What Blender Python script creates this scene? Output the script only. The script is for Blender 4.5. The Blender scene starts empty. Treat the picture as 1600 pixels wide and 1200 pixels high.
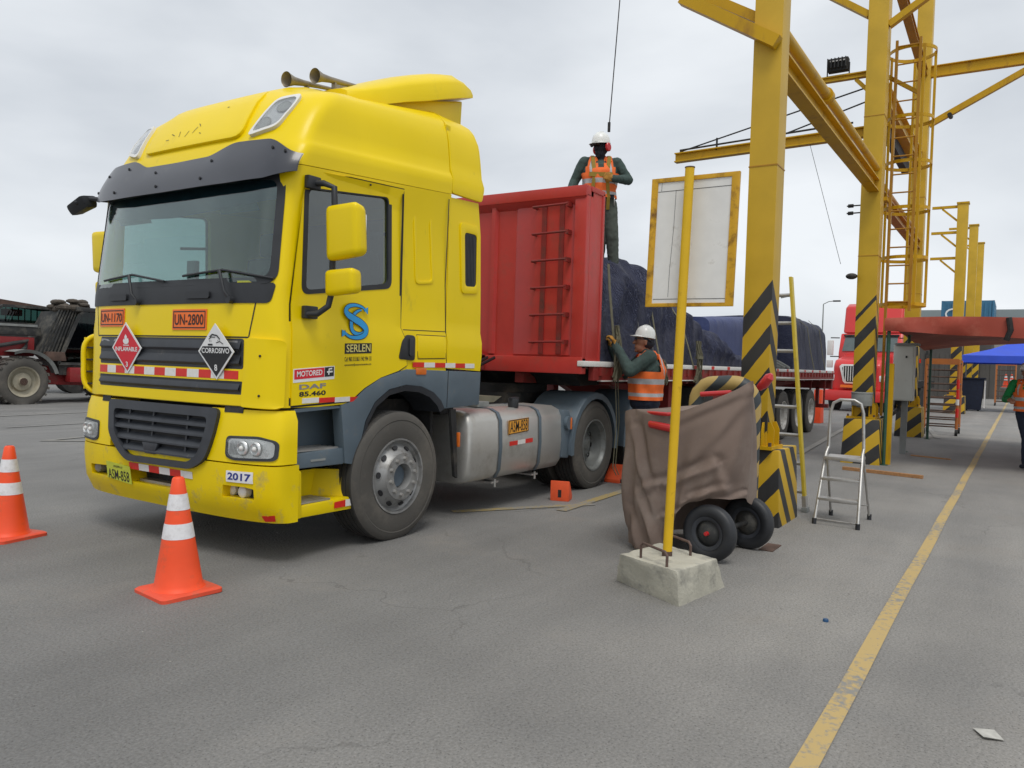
import bpy, bmesh, math, random
import numpy as np
from mathutils import Vector, Matrix, noise
random.seed(7)
S = bpy.context.scene
C = S.collection
V = Vector
PI = math.pi

# ---------------------------------------------------------------- camera
YAW, PITCH, ROLL = math.radians(32.6616), math.radians(-1.5647), math.radians(1.7757)
CAM = V((-3.4065, -4.1328, 1.4488))
FPX = 1224.95
fw = V((math.cos(YAW)*math.cos(PITCH), math.sin(YAW)*math.cos(PITCH), math.sin(PITCH)))
r0 = V((math.sin(YAW), -math.cos(YAW), 0)); u0 = r0.cross(fw)
rr = math.cos(ROLL)*r0 + math.sin(ROLL)*u0; uu = -math.sin(ROLL)*r0 + math.cos(ROLL)*u0
cd = bpy.data.cameras.new('camera'); cam = bpy.data.objects.new('camera', cd); C.objects.link(cam)
cd.sensor_width = 36; cd.lens = FPX/1600*36; cd.clip_end = 3000; cd.clip_start = .05
M_ = Matrix((rr, uu, -fw)).transposed().to_4x4(); M_.translation = CAM
cam.matrix_world = M_
S.camera = cam
# ---------------------------------------------------------------- sky and sun
SUN_EL, SUN_AZ = math.radians(62), math.radians(222)     # azimuth measured from +X towards +Y
w = bpy.data.worlds.new('World'); S.world = w; w.use_nodes = True
nt = w.node_tree; N = nt.nodes; L = nt.links
for n in list(N): N.remove(n)
out = N.new('ShaderNodeOutputWorld'); mix = N.new('ShaderNodeMixShader')
b1 = N.new('ShaderNodeBackground'); b2 = N.new('ShaderNodeBackground')
sky = N.new('ShaderNodeTexSky'); sky.sky_type = 'NISHITA'; sky.sun_disc = False
sky.sun_elevation = SUN_EL; sky.sun_rotation = math.radians(90)-SUN_AZ
b1.inputs[1].default_value = .09
tc = N.new('ShaderNodeTexCoord'); mp = N.new('ShaderNodeMapping'); mp.inputs['Scale'].default_value = (1, 1, 2.6)
nz = N.new('ShaderNodeTexNoise'); nz.inputs['Scale'].default_value = 2.1; nz.inputs['Detail'].default_value = 5; nz.inputs['Roughness'].default_value = .48; nz.inputs['Distortion'].default_value = .25
cr = N.new('ShaderNodeValToRGB')
cr.color_ramp.elements[0].position = .36; cr.color_ramp.elements[0].color = (.66, .70, .75, 1)
cr.color_ramp.elements[1].position = .66; cr.color_ramp.elements[1].color = (.93, .965, 1.0, 1)
L.new(tc.outputs['Generated'], mp.inputs[0]); L.new(mp.outputs[0], nz.inputs['Vector']); L.new(nz.outputs[0], cr.inputs[0])
L.new(sky.outputs[0], b1.inputs[0]); L.new(cr.outputs[0], b2.inputs[0]); b2.inputs[1].default_value = 1.0
mix.inputs[0].default_value = .93
L.new(b1.outputs[0], mix.inputs[1]); L.new(b2.outputs[0], mix.inputs[2]); L.new(mix.outputs[0], out.inputs[0])
sd = bpy.data.lights.new('sun', 'SUN'); sd.energy = 1.6; sd.angle = math.radians(22); sd.color = (1, .965, .91)
so = bpy.data.objects.new('sun', sd); C.objects.link(so)
sdir = V((math.cos(SUN_AZ)*math.cos(SUN_EL), math.sin(SUN_AZ)*math.cos(SUN_EL), math.sin(SUN_EL)))
so.rotation_euler = sdir.to_track_quat('Z', 'Y').to_euler(); so.location = (0, 0, 20)
S.view_settings.view_transform = 'Standard'; S.view_settings.look = 'None'
S.view_settings.exposure = 0; S.view_settings.gamma = 1
S.cycles.max_bounces = 8; S.cycles.transparent_max_bounces = 16

# ---------------------------------------------------------------- materials
MATS = {}
def nodes(m):
    m.use_nodes = True
    return m.node_tree.nodes, m.node_tree.links, m.node_tree.nodes['Principled BSDF']
def mat(name, col, rough=.5, metal=0, var=.12, scale=6, bump=0, bscale=60, dirt=None, damt=.35, dscale=3, coat=0, stretch=(1, 1, 1)):
    """Principled with tone variation, optional dirt patches and fine bump, all in object space."""
    if name in MATS: return MATS[name]
    m = bpy.data.materials.new(name); n, l, p = nodes(m)
    tcn = n.new('ShaderNodeTexCoord'); mpn = n.new('ShaderNodeMapping'); mpn.inputs['Scale'].default_value = stretch
    l.new(tcn.outputs['Object'], mpn.inputs[0])
    a = n.new('ShaderNodeTexNoise'); a.inputs['Scale'].default_value = scale; a.inputs['Detail'].default_value = 6
    l.new(mpn.outputs[0], a.inputs['Vector'])
    r = n.new('ShaderNodeValToRGB')
    c = V(col[:3])
    r.color_ramp.elements[0].position = .3; r.color_ramp.elements[0].color = (*(c*(1-var)), 1)
    r.color_ramp.elements[1].position = .7; r.color_ramp.elements[1].color = (*[min(1, q) for q in c*(1+var*.5)], 1)
    l.new(a.outputs[0], r.inputs[0]); colout = r.outputs[0]
    if dirt is not None:
        d = n.new('ShaderNodeTexNoise'); d.inputs['Scale'].default_value = dscale; d.inputs['Detail'].default_value = 9; d.inputs['Roughness'].default_value = .68
        l.new(mpn.outputs[0], d.inputs['Vector'])
        dr = n.new('ShaderNodeValToRGB'); dr.color_ramp.elements[0].position = 1-damt-.1; dr.color_ramp.elements[1].position = min(1, 1-damt+.12)
        dr.color_ramp.elements[0].color = (0, 0, 0, 1); dr.color_ramp.elements[1].color = (1, 1, 1, 1)
        mx = n.new('ShaderNodeMix'); mx.data_type = 'RGBA'; mx.inputs['B'].default_value = (*dirt, 1)
        l.new(d.outputs[0], dr.inputs[0]); l.new(dr.outputs[0], mx.inputs['Factor']); l.new(colout, mx.inputs['A']); colout = mx.outputs['Result']
    l.new(colout, p.inputs['Base Color'])
    rn = n.new('ShaderNodeMapRange'); rn.inputs['To Min'].default_value = max(0.02, rough-.08); rn.inputs['To Max'].default_value = min(1, rough+.1)
    l.new(a.outputs[0], rn.inputs[0]); l.new(rn.outputs[0], p.inputs['Roughness'])
    p.inputs['Metallic'].default_value = metal
    p.inputs['Coat Weight'].default_value = coat; p.inputs['Coat Roughness'].default_value = .12
    if bump:
        bn = n.new('ShaderNodeTexNoise'); bn.inputs['Scale'].default_value = bscale; bn.inputs['Detail'].default_value = 4
        l.new(mpn.outputs[0], bn.inputs['Vector'])
        bb = n.new('ShaderNodeBump'); bb.inputs['Strength'].default_value = bump; bb.inputs['Distance'].default_value = .01
        l.new(bn.outputs[0], bb.inputs['Height']); l.new(bb.outputs[0], p.inputs['Normal'])
    if 'yellow' in name: p.inputs['Specular IOR Level'].default_value = .28
    MATS[name] = m
    return m
YEL = mat('cab_yellow', (.85, .625, .0), .36, var=.05, scale=1.5, coat=.05, dirt=(.52, .40, .03), damt=.27, dscale=5, bump=.035, bscale=3, stretch=(1, 1, .45))
YELD = mat('cab_yellow_scuffed', (.80, .59, .0), .42, var=.08, scale=3, coat=.0, dirt=(.30, .27, .16), damt=.34, dscale=7)
BLK = mat('black_plastic', (.022, .024, .028), .5, var=.3, scale=8, dirt=(.07, .07, .07), damt=.3)
GRILLE = mat('dark_grey_grille', (.035, .039, .047), .5, var=.25, scale=9, dirt=(.15, .14, .12), damt=.27, dscale=6)
VIS = mat('smoked_visor', (.045, .048, .06), .3, var=.2, scale=2, dirt=(.09, .09, .09), damt=.3, coat=.2)
GREY = mat('bluish_grey_plastic', (.10, .135, .165), .5, var=.12, scale=5, dirt=(.16, .15, .13), damt=.33, dscale=5, bump=.05)
DARK = mat('chassis_dark', (.018, .018, .018), .7, var=.4, scale=7, dirt=(.10, .085, .065), damt=.36)
RUB = mat('tyre_rubber', (.085, .079, .070), .82, var=.18, scale=3, dirt=(.14, .125, .105), damt=.42, dscale=2.4, bump=.1, bscale=90)
RUBD = mat('tread_rubber', (.035, .034, .032), .9, var=.3, scale=9, dirt=(.09, .08, .07), damt=.4, bump=.2, bscale=60)
ALU = mat('brushed_aluminium', (.48, .47, .45), .42, .75, var=.15, scale=9, dirt=(.19, .17, .14), damt=.34, dscale=6)
RIM = mat('steel_rim', (.33, .33, .325), .45, .45, var=.15, scale=10, dirt=(.13, .115, .095), damt=.38, dscale=8)
RIMR = mat('grey_rim', (.19, .20, .195), .45, .3, var=.15, scale=10, dirt=(.10, .09, .075), damt=.38, dscale=8)
TANK = mat('tank_aluminium', (.56, .55, .52), .36, .62, var=.10, scale=3, dirt=(.38, .36, .32), damt=.40, dscale=3, bump=.03, bscale=5)
HUBC = mat('hub_greyblue', (.10, .13, .16), .5, 0, var=.15)
RED = mat('trailer_red', (.50, .040, .032), .42, var=.12, scale=3, dirt=(.30, .06, .045), damt=.36, dscale=3, coat=.1)
REDD = mat('trailer_red_grimy', (.26, .022, .018), .55, var=.2, scale=5, dirt=(.10, .04, .03), damt=.42, dscale=5)
WHT = mat('white_paint', (.72, .71, .68), .45, var=.06, scale=9, dirt=(.40, .37, .32), damt=.3, dscale=9)
TRED = mat('tape_red', (.66, .022, .012), .35, var=.1, scale=40)
TWHT = mat('tape_white', (.74, .72, .69), .35, var=.06, scale=40, dirt=(.45, .42, .38), damt=.3, dscale=15)
ORG = mat('plate_orange', (.90, .17, .015), .4, var=.08, scale=20)
AMB = mat('amber_lens', (.70, .16, .02), .2, var=.1, scale=30, coat=.5)
PYEL = mat('plate_yellowgreen', (.55, .60, .06), .45, var=.12, scale=20, dirt=(.22, .24, .05), damt=.35, dscale=20)
TANKP = mat('plate_amber', (.80, .36, .035), .4, var=.08, scale=20)
INK = mat('black_ink', (.012, .012, .014), .5, var=.1)
BLUEINK = mat('blue_ink', (.02, .035, .22), .5, var=.1)
CYAN = mat('logo_cyan', (.02, .33, .72), .4, var=.05)
WINK = mat('white_ink', (.78, .78, .77), .45, var=.03)
REDINK = mat('red_ink', (.66, .015, .03), .4, var=.05)
CHROME = mat('reflector_chrome', (.80, .80, .79), .28, .55, var=.15, scale=25)
SILV = mat('silver_badge', (.32, .32, .33), .35, .6, var=.05)
HORN = mat('horn_bronze', (.32, .28, .22), .45, .5, var=.2, scale=12, dirt=(.07, .06, .05), damt=.35)
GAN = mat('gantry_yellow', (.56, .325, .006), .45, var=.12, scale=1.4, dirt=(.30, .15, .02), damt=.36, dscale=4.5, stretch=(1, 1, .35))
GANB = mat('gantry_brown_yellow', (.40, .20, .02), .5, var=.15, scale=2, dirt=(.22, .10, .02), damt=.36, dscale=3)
RUST = mat('sign_yellow_rusty', (.60, .33, .02), .5, var=.1, scale=6, dirt=(.10, .035, .015), damt=.42, dscale=9)
POLE = mat('sign_pole_yellow', (.68, .42, .015), .42, var=.08, scale=6, dirt=(.22, .10, .02), damt=.29, dscale=12)
CONC = mat('concrete_block', (.45, .43, .355), .85, var=.14, scale=7, dirt=(.17, .165, .15), damt=.40, dscale=5, bump=.5, bscale=45)
CONE = mat('cone_orange', (.90, .085, .018), .5, var=.08, scale=5, dirt=(.50, .10, .045), damt=.34, dscale=7)
CONEB = mat('cone_base_orange', (.78, .085, .035), .65, var=.12, scale=9, dirt=(.42, .12, .07), damt=.38, dscale=9)
REFL = mat('reflective_white', (.76, .75, .76), .35, var=.05, scale=60, dirt=(.52, .49, .48), damt=.38, dscale=9)
CHOCK = mat('chock_orange', (.80, .10, .025), .6, var=.1, scale=15, dirt=(.45, .10, .05), damt=.33, dscale=14)
TARPB = None
CANV = mat('brown_canvas', (.19, .138, .112), .85, var=.14, scale=1.6, dirt=(.245, .20, .17), damt=.42, dscale=1.6, bump=.12, bscale=160)
LAD = mat('ladder_fibreglass', (.55, .41, .03), .5, var=.1, scale=8, dirt=(.2, .16, .05), damt=.33, dscale=10)
RAILRED = mat('extinguisher_red', (.52, .018, .02), .3, var=.1, scale=6, coat=.3)
SKIN = mat('skin', (.30, .135, .08), .55, var=.1, scale=20)
JACK = mat('dark_green_workwear', (.045, .075, .068), .85, var=.3, scale=14, bump=.3, bscale=30)
TROU = mat('green_grey_trousers', (.070, .085, .072), .85, var=.3, scale=12, bump=.3, bscale=30)
NAVY = mat('navy_cloth', (.015, .022, .045), .85, var=.3, scale=12)
BLKC = mat('black_cloth', (.012, .014, .022), .85, var=.3, scale=12)
HIVIS = mat('hivis_orange', (.90, .17, .03), .75, var=.15, scale=10, dirt=(.60, .14, .05), damt=.3, bump=.25, bscale=25)
RTAPE = mat('silver_reflective', (.45, .46, .47), .4, var=.08, scale=30)
HELM = mat('white_helmet', (.78, .79, .76), .3, var=.04, scale=9, coat=.3)
GLOV = mat('tan_leather_glove', (.42, .20, .03), .8, var=.25, scale=30)
HARN = mat('mustard_harness', (.30, .20, .02), .7, var=.2, scale=30)
GSLV = mat('green_sleeve', (.005, .22, .055), .8, var=.2, scale=10)
WEB = mat('khaki_webbing', (.17, .16, .105), .85, var=.2, scale=20, dirt=(.12, .11, .08), damt=.38, dscale=14)
GPOLE = mat('green_post', (.02, .075, .045), .5, var=.2, scale=8)
BOXG = mat('cabinet_grey', (.60, .62, .57), .5, var=.05, scale=4, dirt=(.33, .33, .29), damt=.33)
ORP = mat('rack_orange', (.44, .14, .03), .5, var=.15, scale=6, dirt=(.2, .08, .03), damt=.35)
REDT = mat('red_tarpaulin', (.34, .055, .030), .7, var=.25, scale=1.5, dirt=(.46, .14, .09), damt=.40, dscale=1.4, bump=.15, bscale=6)
BLUC = mat('blue_canopy', (.028, .085, .62), .6, var=.1, scale=2)
MASS = mat('machine_red', (.26, .016, .018), .5, var=.2, scale=3, dirt=(.15, .05, .04), damt=.38)
DIRTB = mat('machine_black_dusty', (.035, .036, .036), .75, var=.4, scale=5, dirt=(.13, .12, .10), damt=.42)
DUSTG = mat('dusty_grey', (.24, .25, .24), .7, var=.2, scale=5, dirt=(.15, .13, .11), damt=.35)
OLDRIM = mat('old_cream_rim', (.36, .33, .25), .7, var=.2, scale=6, dirt=(.18, .13, .09), damt=.4)
RUSTM = mat('rusty_brown', (.10, .06, .045), .8, var=.4, scale=6)
TRUKR = mat('far_truck_red', (.62, .028, .025), .35, var=.08, scale=1.5, coat=.3)
CONT = mat('container_blue', (.045, .17, .29), .6, var=.12, scale=2)
BLDG = mat('warehouse_cream', (.42, .40, .36), .8, var=.08, scale=.6)
BLDR = mat('warehouse_roof_grey', (.27, .31, .315), .7, var=.08, scale=.5)
FENC = mat('fence_brown_grey', (.085, .078, .07), .8, var=.2, scale=1)
WOOD = mat('wood_plank', (.40, .20, .08), .75, var=.25, scale=5, stretch=(1, 8, 8))
STEEL = mat('rusted_bar', (.13, .085, .07), .7, .3, var=.3, scale=20)

def glass(name, tint, rough=.02, refl=1.0, f0=.07):
    m = bpy.data.materials.new(name); n, l, p = nodes(m); n.remove(p)
    o = n['Material Output']; tr = n.new('ShaderNodeBsdfTransparent'); tr.inputs[0].default_value = (*tint, 1)
    gl = n.new('ShaderNodeBsdfGlossy'); gl.inputs['Roughness'].default_value = rough; gl.inputs[0].default_value = (refl, refl, refl, 1)
    gm = n.new('ShaderNodeNewGeometry'); dt = n.new('ShaderNodeVectorMath'); dt.operation = 'DOT_PRODUCT'
    l.new(gm.outputs['Normal'], dt.inputs[0]); l.new(gm.outputs['Incoming'], dt.inputs[1])
    def ma(op, a, b=None):
        q = n.new('ShaderNodeMath'); q.operation = op
        for i, t in enumerate((a, b)):
            if t is None: continue
            if isinstance(t, (int, float)): q.inputs[i].default_value = t
            else: l.new(t, q.inputs[i])
        return q.outputs[0]
    fr = ma('ADD', ma('MULTIPLY', ma('POWER', ma('SUBTRACT', 1, ma('ABSOLUTE', dt.outputs['Value'])), 4), .9), f0)
    mx = n.new('ShaderNodeMixShader'); l.new(fr, mx.inputs[0]); l.new(tr.outputs[0], mx.inputs[1]); l.new(gl.outputs[0], mx.inputs[2]); l.new(mx.outputs[0], o.inputs[0])
    return m
GLS = glass('windscreen_glass', (.70, .87, .84), f0=.085)
GLSD = glass('door_glass', (.55, .62, .62), f0=.10)
LENS = glass('lamp_lens', (.92, .93, .93), .06)
GLST = glass('teal_glass', (.16, .26, .24), f0=.035)

def stripe_mat(name, ky, kx, yc, xc, period, duty, tmax, ph=0):
    """yellow paint with slanted black hazard bands that wrap round the corner (marks on the steel)."""
    m = bpy.data.materials.new(name); n, l, p = nodes(m)
    g = n.new('ShaderNodeNewGeometry'); s = n.new('ShaderNodeSeparateXYZ'); l.new(g.outputs['Position'], s.inputs[0])
    def ma(op, a, b):
        q = n.new('ShaderNodeMath'); q.operation = op
        for i, t in enumerate((a, b)):
            if isinstance(t, (int, float)): q.inputs[i].default_value = t
            else: l.new(t, q.inputs[i])
        return q.outputs[0]
    nz = n.new('ShaderNodeTexNoise'); nz.inputs['Scale'].default_value = 14; l.new(g.outputs['Position'], nz.inputs['Vector'])
    t = ma('ADD', s.outputs[2], ma('ADD', ma('MULTIPLY', ma('SUBTRACT', s.outputs[1], yc), ky), ma('MULTIPLY', ma('SUBTRACT', s.outputs[0], xc), kx)))
    t = ma('ADD', t, ma('MULTIPLY', ma('SUBTRACT', nz.outputs[0], .5), .012))
    fr = ma('FRACT', ma('ADD', ma('DIVIDE', t, period), ph+50), 0)
    blk = ma('MULTIPLY', ma('LESS_THAN', fr, duty), ma('LESS_THAN', t, tmax))
    n2 = n.new('ShaderNodeTexNoise'); n2.inputs['Scale'].default_value = 2.2; n2.inputs['Detail'].default_value = 8; l.new(g.outputs['Position'], n2.inputs['Vector'])
    r1 = n.new('ShaderNodeValToRGB'); r1.color_ramp.elements[0].position = .35; r1.color_ramp.elements[0].color = (.50, .31, .010, 1); r1.color_ramp.elements[1].position = .7; r1.color_ramp.elements[1].color = (.60, .37, .015, 1)
    r2 = n.new('ShaderNodeValToRGB'); r2.color_ramp.elements[0].position = .35; r2.color_ramp.elements[0].color = (.017, .018, .021, 1); r2.color_ramp.elements[1].position = .75; r2.color_ramp.elements[1].color = (.045, .044, .042, 1)
    l.new(n2.outputs[0], r1.inputs[0]); l.new(n2.outputs[0], r2.inputs[0])
    mx = n.new('ShaderNodeMix'); mx.data_type = 'RGBA'; l.new(blk, mx.inputs['Factor']); l.new(r1.outputs[0], mx.inputs['A']); l.new(r2.outputs[0], mx.inputs['B'])
    l.new(mx.outputs['Result'], p.inputs['Base Color']); p.inputs['Roughness'].default_value = .5
    return m

def tarp_mat(name, c1, c2, bs=.9):
    m = bpy.data.materials.new(name); n, l, p = nodes(m)
    tcn = n.new('ShaderNodeTexCoord'); wv = n.new('ShaderNodeTexWave'); wv.inputs['Scale'].default_value = 16; wv.inputs['Distortion'].default_value = 9; wv.inputs['Detail'].default_value = 3
    nz = n.new('ShaderNodeTexNoise'); nz.inputs['Scale'].default_value = 2.5; nz.inputs['Detail'].default_value = 8; nz.inputs['Roughness'].default_value = .6
    l.new(tcn.outputs['Object'], wv.inputs['Vector']); l.new(tcn.outputs['Object'], nz.inputs['Vector'])
    r = n.new('ShaderNodeValToRGB'); r.color_ramp.elements[0].position = .3; r.color_ramp.elements[0].color = (*c1, 1); r.color_ramp.elements[1].position = .72; r.color_ramp.elements[1].color = (*c2, 1)
    l.new(nz.outputs[0], r.inputs[0]); l.new(r.outputs[0], p.inputs['Base Color'])
    ad = n.new('ShaderNodeMath'); ad.operation = 'MULTIPLY_ADD'; l.new(wv.outputs[1], ad.inputs[0]); ad.inputs[1].default_value = .30; l.new(nz.outputs[0], ad.inputs[2])
    b = n.new('ShaderNodeBump'); b.inputs['Strength'].default_value = bs; b.inputs['Distance'].default_value = .06; l.new(ad.outputs[0], b.inputs['Height']); l.new(b.outputs[0], p.inputs['Normal'])
    p.inputs['Roughness'].default_value = .55
    return m
TARPN = tarp_mat('navy_tarpaulin', (.012, .016, .046), (.050, .058, .112))
TARPD = tarp_mat('dark_tarpaulin', (.014, .018, .045), (.038, .045, .085), .25)
TARPB = tarp_mat('blue_tarpaulin', (.030, .045, .14), (.055, .075, .19), .2)

# ---------------------------------------------------------------- mesh helpers
ORGN = {}
def setp(o, label=None, cat=None, group=None, kind=None):
    if label: o['label'] = label
    if cat: o['category'] = cat
    if group: o['group'] = group
    if kind: o['kind'] = kind
    return o
def thing(name, label, cat, loc=(0, 0, 0), group=None):
    o = bpy.data.objects.new(name, None); C.objects.link(o); o.location = loc; o.empty_display_size = .2
    ORGN[o] = V(loc); return setp(o, label, cat, group)
def copy_tree(o, parent=None):
    c = o.copy(); C.objects.link(c)
    if parent is not None: c.parent = parent
    for ch in list(o.children): copy_tree(ch, c)
    return c
class MB:
    def __init__(s): s.v = []; s.f = []; s.mi = []; s.cur = 0
    def raw(s, vs, fs):
        b = len(s.v); s.v += [V(p) for p in vs]; s.f += [tuple(i+b for i in f) for f in fs]; s.mi += [s.cur]*len(fs); return s
    def box(s, x0, x1, y0, y1, z0, z1):
        return s.raw([(x, y, z) for x in (x0, x1) for y in (y0, y1) for z in (z0, z1)],
                     [(0, 1, 3, 2), (4, 6, 7, 5), (0, 4, 5, 1), (2, 3, 7, 6), (0, 2, 6, 4), (1, 5, 7, 3)])
    def bar(s, p, q, a, b, up=(0, 0, 1)):
        p = V(p); q = V(q); d = (q-p).normalized(); up = V(up)
        if abs(d.dot(up)) > .98: up = V((1, 0, 0))
        x = d.cross(up).normalized(); y = x.cross(d)
        vs = [c+x*i*a/2+y*j*b/2 for c in (p, q) for i, j in ((-1, -1), (1, -1), (1, 1), (-1, 1))]
        return s.raw(vs, [(3, 2, 1, 0), (4, 5, 6, 7), (0, 1, 5, 4), (1, 2, 6, 5), (2, 3, 7, 6), (3, 0, 4, 7)])
    def prism(s, poly, d):
        n = len(poly); d = V(d); P = [V(p) for p in poly]
        return s.raw(P+[p+d for p in P], [tuple(range(n))[::-1], tuple(range(n, 2*n))]+[(i, (i+1) % n, (i+1) % n+n, i+n) for i in range(n)])
    def tube(s, path, r, n=10, closed=False, caps=True, r_list=None):
        P = [V(p) for p in path]; m = len(P); up = None; rings = []
        for i in range(m):
            a = P[(i-1) % m] if (i or closed) else P[0]; b = P[(i+1) % m] if (i < m-1 or closed) else P[-1]
            d = (b-a)
            d = d.normalized() if d.length > 1e-9 else V((0, 0, 1))
            if up is None: up = V((0, 0, 1)) if abs(d.z) < .9 else V((1, 0, 0))
            x = d.cross(up)
            if x.length < 1e-4: x = d.cross(V((1, .3, 0)))
            x.normalize(); y = x.cross(d).normalized(); up = y
            rad = r_list[i] if r_list else r
            rings.append([P[i]+x*math.cos(2*PI*k/n)*rad+y*math.sin(2*PI*k/n)*rad for k in range(n)])
        vs = [p for ri in rings for p in ri]; fs = []
        for i in range(m if closed else m-1):
            j = (i+1) % m
            for k in range(n): fs.append((i*n+k, j*n+k, j*n+(k+1) % n, i*n+(k+1) % n))
        if caps and not closed: fs += [tuple(range(n)), tuple(range((m-1)*n, m*n))[::-1]]
        return s.raw(vs, fs)
    def cyl(s, p, q, r, n=14, r2=None): return s.tube([p, q], r, n, r_list=[r, r if r2 is None else r2])
    def lathe(s, prof, o, ax='Y', n=40, caps=True):
        """prof: (radius, along) pairs"""
        vs = []; o = V(o)
        for r, t in prof:
            for k in range(n):
                c, q = math.cos(2*PI*k/n)*r, math.sin(2*PI*k/n)*r
                vs.append(o+(V((c, t, q)) if ax == 'Y' else V((c, q, t)) if ax == 'Z' else V((t, c, q))))
        m = len(prof); fs = [(i*n+k, i*n+(k+1) % n, (i+1)*n+(k+1) % n, (i+1)*n+k) for i in range(m-1) for k in range(n)]
        if caps:
            if prof[0][0] > 1e-6: fs.append(tuple(range(n)))
            if prof[-1][0] > 1e-6: fs.append(tuple(range((m-1)*n, m*n)))
        return s.raw(vs, fs)
    def sphere(s, c, r, n=14, m=9):
        r = (r, r, r) if isinstance(r, (int, float)) else r
        prof = [(math.sin(PI*i/m), -math.cos(PI*i/m)) for i in range(m+1)]
        vs = [V(c)+V((math.cos(2*PI*k/n)*a*r[0], math.sin(2*PI*k/n)*a*r[1], b*r[2])) for a, b in prof for k in range(n)]
        return s.raw(vs, [(i*n+k, i*n+(k+1) % n, (i+1)*n+(k+1) % n, (i+1)*n+k) for i in range(m) for k in range(n)])
    def build(s, name, ms, parent=None, smooth=38, bevel=0, seg=2, label=None, local=False, loc=None, tf=None):
        me = bpy.data.meshes.new(name)
        o0 = V((0, 0, 0)) if (parent is None or local) else ORGN.get(parent, V((0, 0, 0)))
        vs = [tf @ p for p in s.v] if tf else s.v
        me.from_pydata([p-o0 for p in vs], [], s.f)
        ms = ms if isinstance(ms, (list, tuple)) else [ms]
        for m in ms: me.materials.append(m)
        for p, i in zip(me.polygons, s.mi): p.material_index = min(i, len(ms)-1)
        bm = bmesh.new(); bm.from_mesh(me); bmesh.ops.remove_doubles(bm, verts=bm.verts, dist=1e-5)
        bmesh.ops.dissolve_degenerate(bm, edges=bm.edges, dist=1e-6)
        bmesh.ops.recalc_face_normals(bm, faces=bm.faces)
        if bevel:
            es = [e for e in bm.edges if len(e.link_faces) == 2 and e.calc_face_angle(0) > math.radians(30)]
            bmesh.ops.bevel(bm, geom=es, offset=bevel, segments=seg, affect='EDGES', profile=.6, clamp_overlap=True)
        th = math.radians(smooth)
        for f in bm.faces: f.smooth = True
        for e in bm.edges:
            if len(e.link_faces) == 2 and e.calc_face_angle(0) > th: e.smooth = False
        bm.to_mesh(me); bm.free()
        o = bpy.data.objects.new(name, me); C.objects.link(o)
        if parent is not None: o.parent = parent
        ORGN[o] = o0
        if loc is not None: o.location = loc
        if label: o['label'] = label
        return o
def shape2d(fn, faces2d):
    """2D mesh (verts, faces) -> mapped"""
    pass
def patch(poly, mp, off=.01, thick=.01, grid=.07, mb=None):
    """a polygon in (s,t) densified on a grid, laid on a surface map mp(s,t,off) with thickness."""
    bm = bmesh.new(); f = bm.faces.new([bm.verts.new((p[0], p[1], 0)) for p in poly])
    xs = [p[0] for p in poly]; ys = [p[1] for p in poly]
    if grid:
        for ax, lo, hi in ((0, min(xs), max(xs)), (1, min(ys), max(ys))):
            k = math.floor(lo/grid)+1
            while k*grid < hi-1e-4:
                co = [0, 0, 0]; no = [0, 0, 0]; co[ax] = k*grid; no[ax] = 1
                bmesh.ops.bisect_plane(bm, geom=bm.verts[:]+bm.edges[:]+bm.faces[:], plane_co=co, plane_no=no, dist=1e-5); k += 1
    bmesh.ops.triangulate(bm, faces=[f for f in bm.faces if len(f.verts) > 4])
    bm.verts.ensure_lookup_table(); n = len(bm.verts)
    for i, v in enumerate(bm.verts): v.index = i
    vs = [mp(v.co.x, v.co.y, off) for v in bm.verts]+[mp(v.co.x, v.co.y, off-thick) for v in bm.verts]
    fs = [tuple(v.index for v in f.verts) for f in bm.faces]; fs += [tuple(i+n for i in f[::-1]) for f in fs]
    for e in bm.edges:
        if len(e.link_faces) == 1: a, b = e.verts[0].index, e.verts[1].index; fs.append((a, b, b+n, a+n))
    bm.free()
    mb = mb or MB(); mb.raw(vs, fs); return mb
def rrect(x0, x1, y0, y1, r=.02, n=4):
    P = []
    for cx, cy, a in ((x1-r, y1-r, 0), (x0+r, y1-r, 90), (x0+r, y0+r, 180), (x1-r, y0+r, 270)):
        for i in range(n+1):
            t = math.radians(a+90*i/n); P.append((cx+r*math.cos(t), cy+r*math.sin(t)))
    return P
def roundpoly(poly, r, n=4):
    P = []; m = len(poly)
    for i in range(m):
        a, b, c = V(poly[i-1]), V(poly[i]), V(poly[(i+1) % m])
        d1 = min(r, (a-b).length*.45); d2 = min(r, (c-b).length*.45)
        p = b+(a-b).normalized()*d1; q = b+(c-b).normalized()*d2
        for k in range(n+1):
            t = k/n; P.append(tuple(p*(1-t)**2+b*2*t*(1-t)+q*t*t))
    return P
_tc = {}
def text2d(s, bold=.0, space=1.0):
    """text as 2D triangles, normalised to 0..1 x 0..1 of its own bounds"""
    cu = bpy.data.curves.new('lettering', 'FONT'); cu.body = s; cu.size = 1; cu.offset = bold; cu.resolution_u = 3; cu.space_character = space
    o = bpy.data.objects.new('lettering', cu); C.objects.link(o)
    bpy.context.view_layer.update()
    me = bpy.data.meshes.new_from_object(o.evaluated_get(bpy.context.evaluated_depsgraph_get()))
    vs = [(v.co.x, v.co.y) for v in me.vertices]; fs = [tuple(p.vertices) for p in me.polygons]
    bpy.data.objects.remove(o); bpy.data.curves.remove(cu); bpy.data.meshes.remove(me)
    x0 = min(v[0] for v in vs); x1 = max(v[0] for v in vs); y0 = min(v[1] for v in vs); y1 = max(v[1] for v in vs)
    return [((a-x0)/(x1-x0), (b-y0)/(y1-y0)) for a, b in vs], fs
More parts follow.
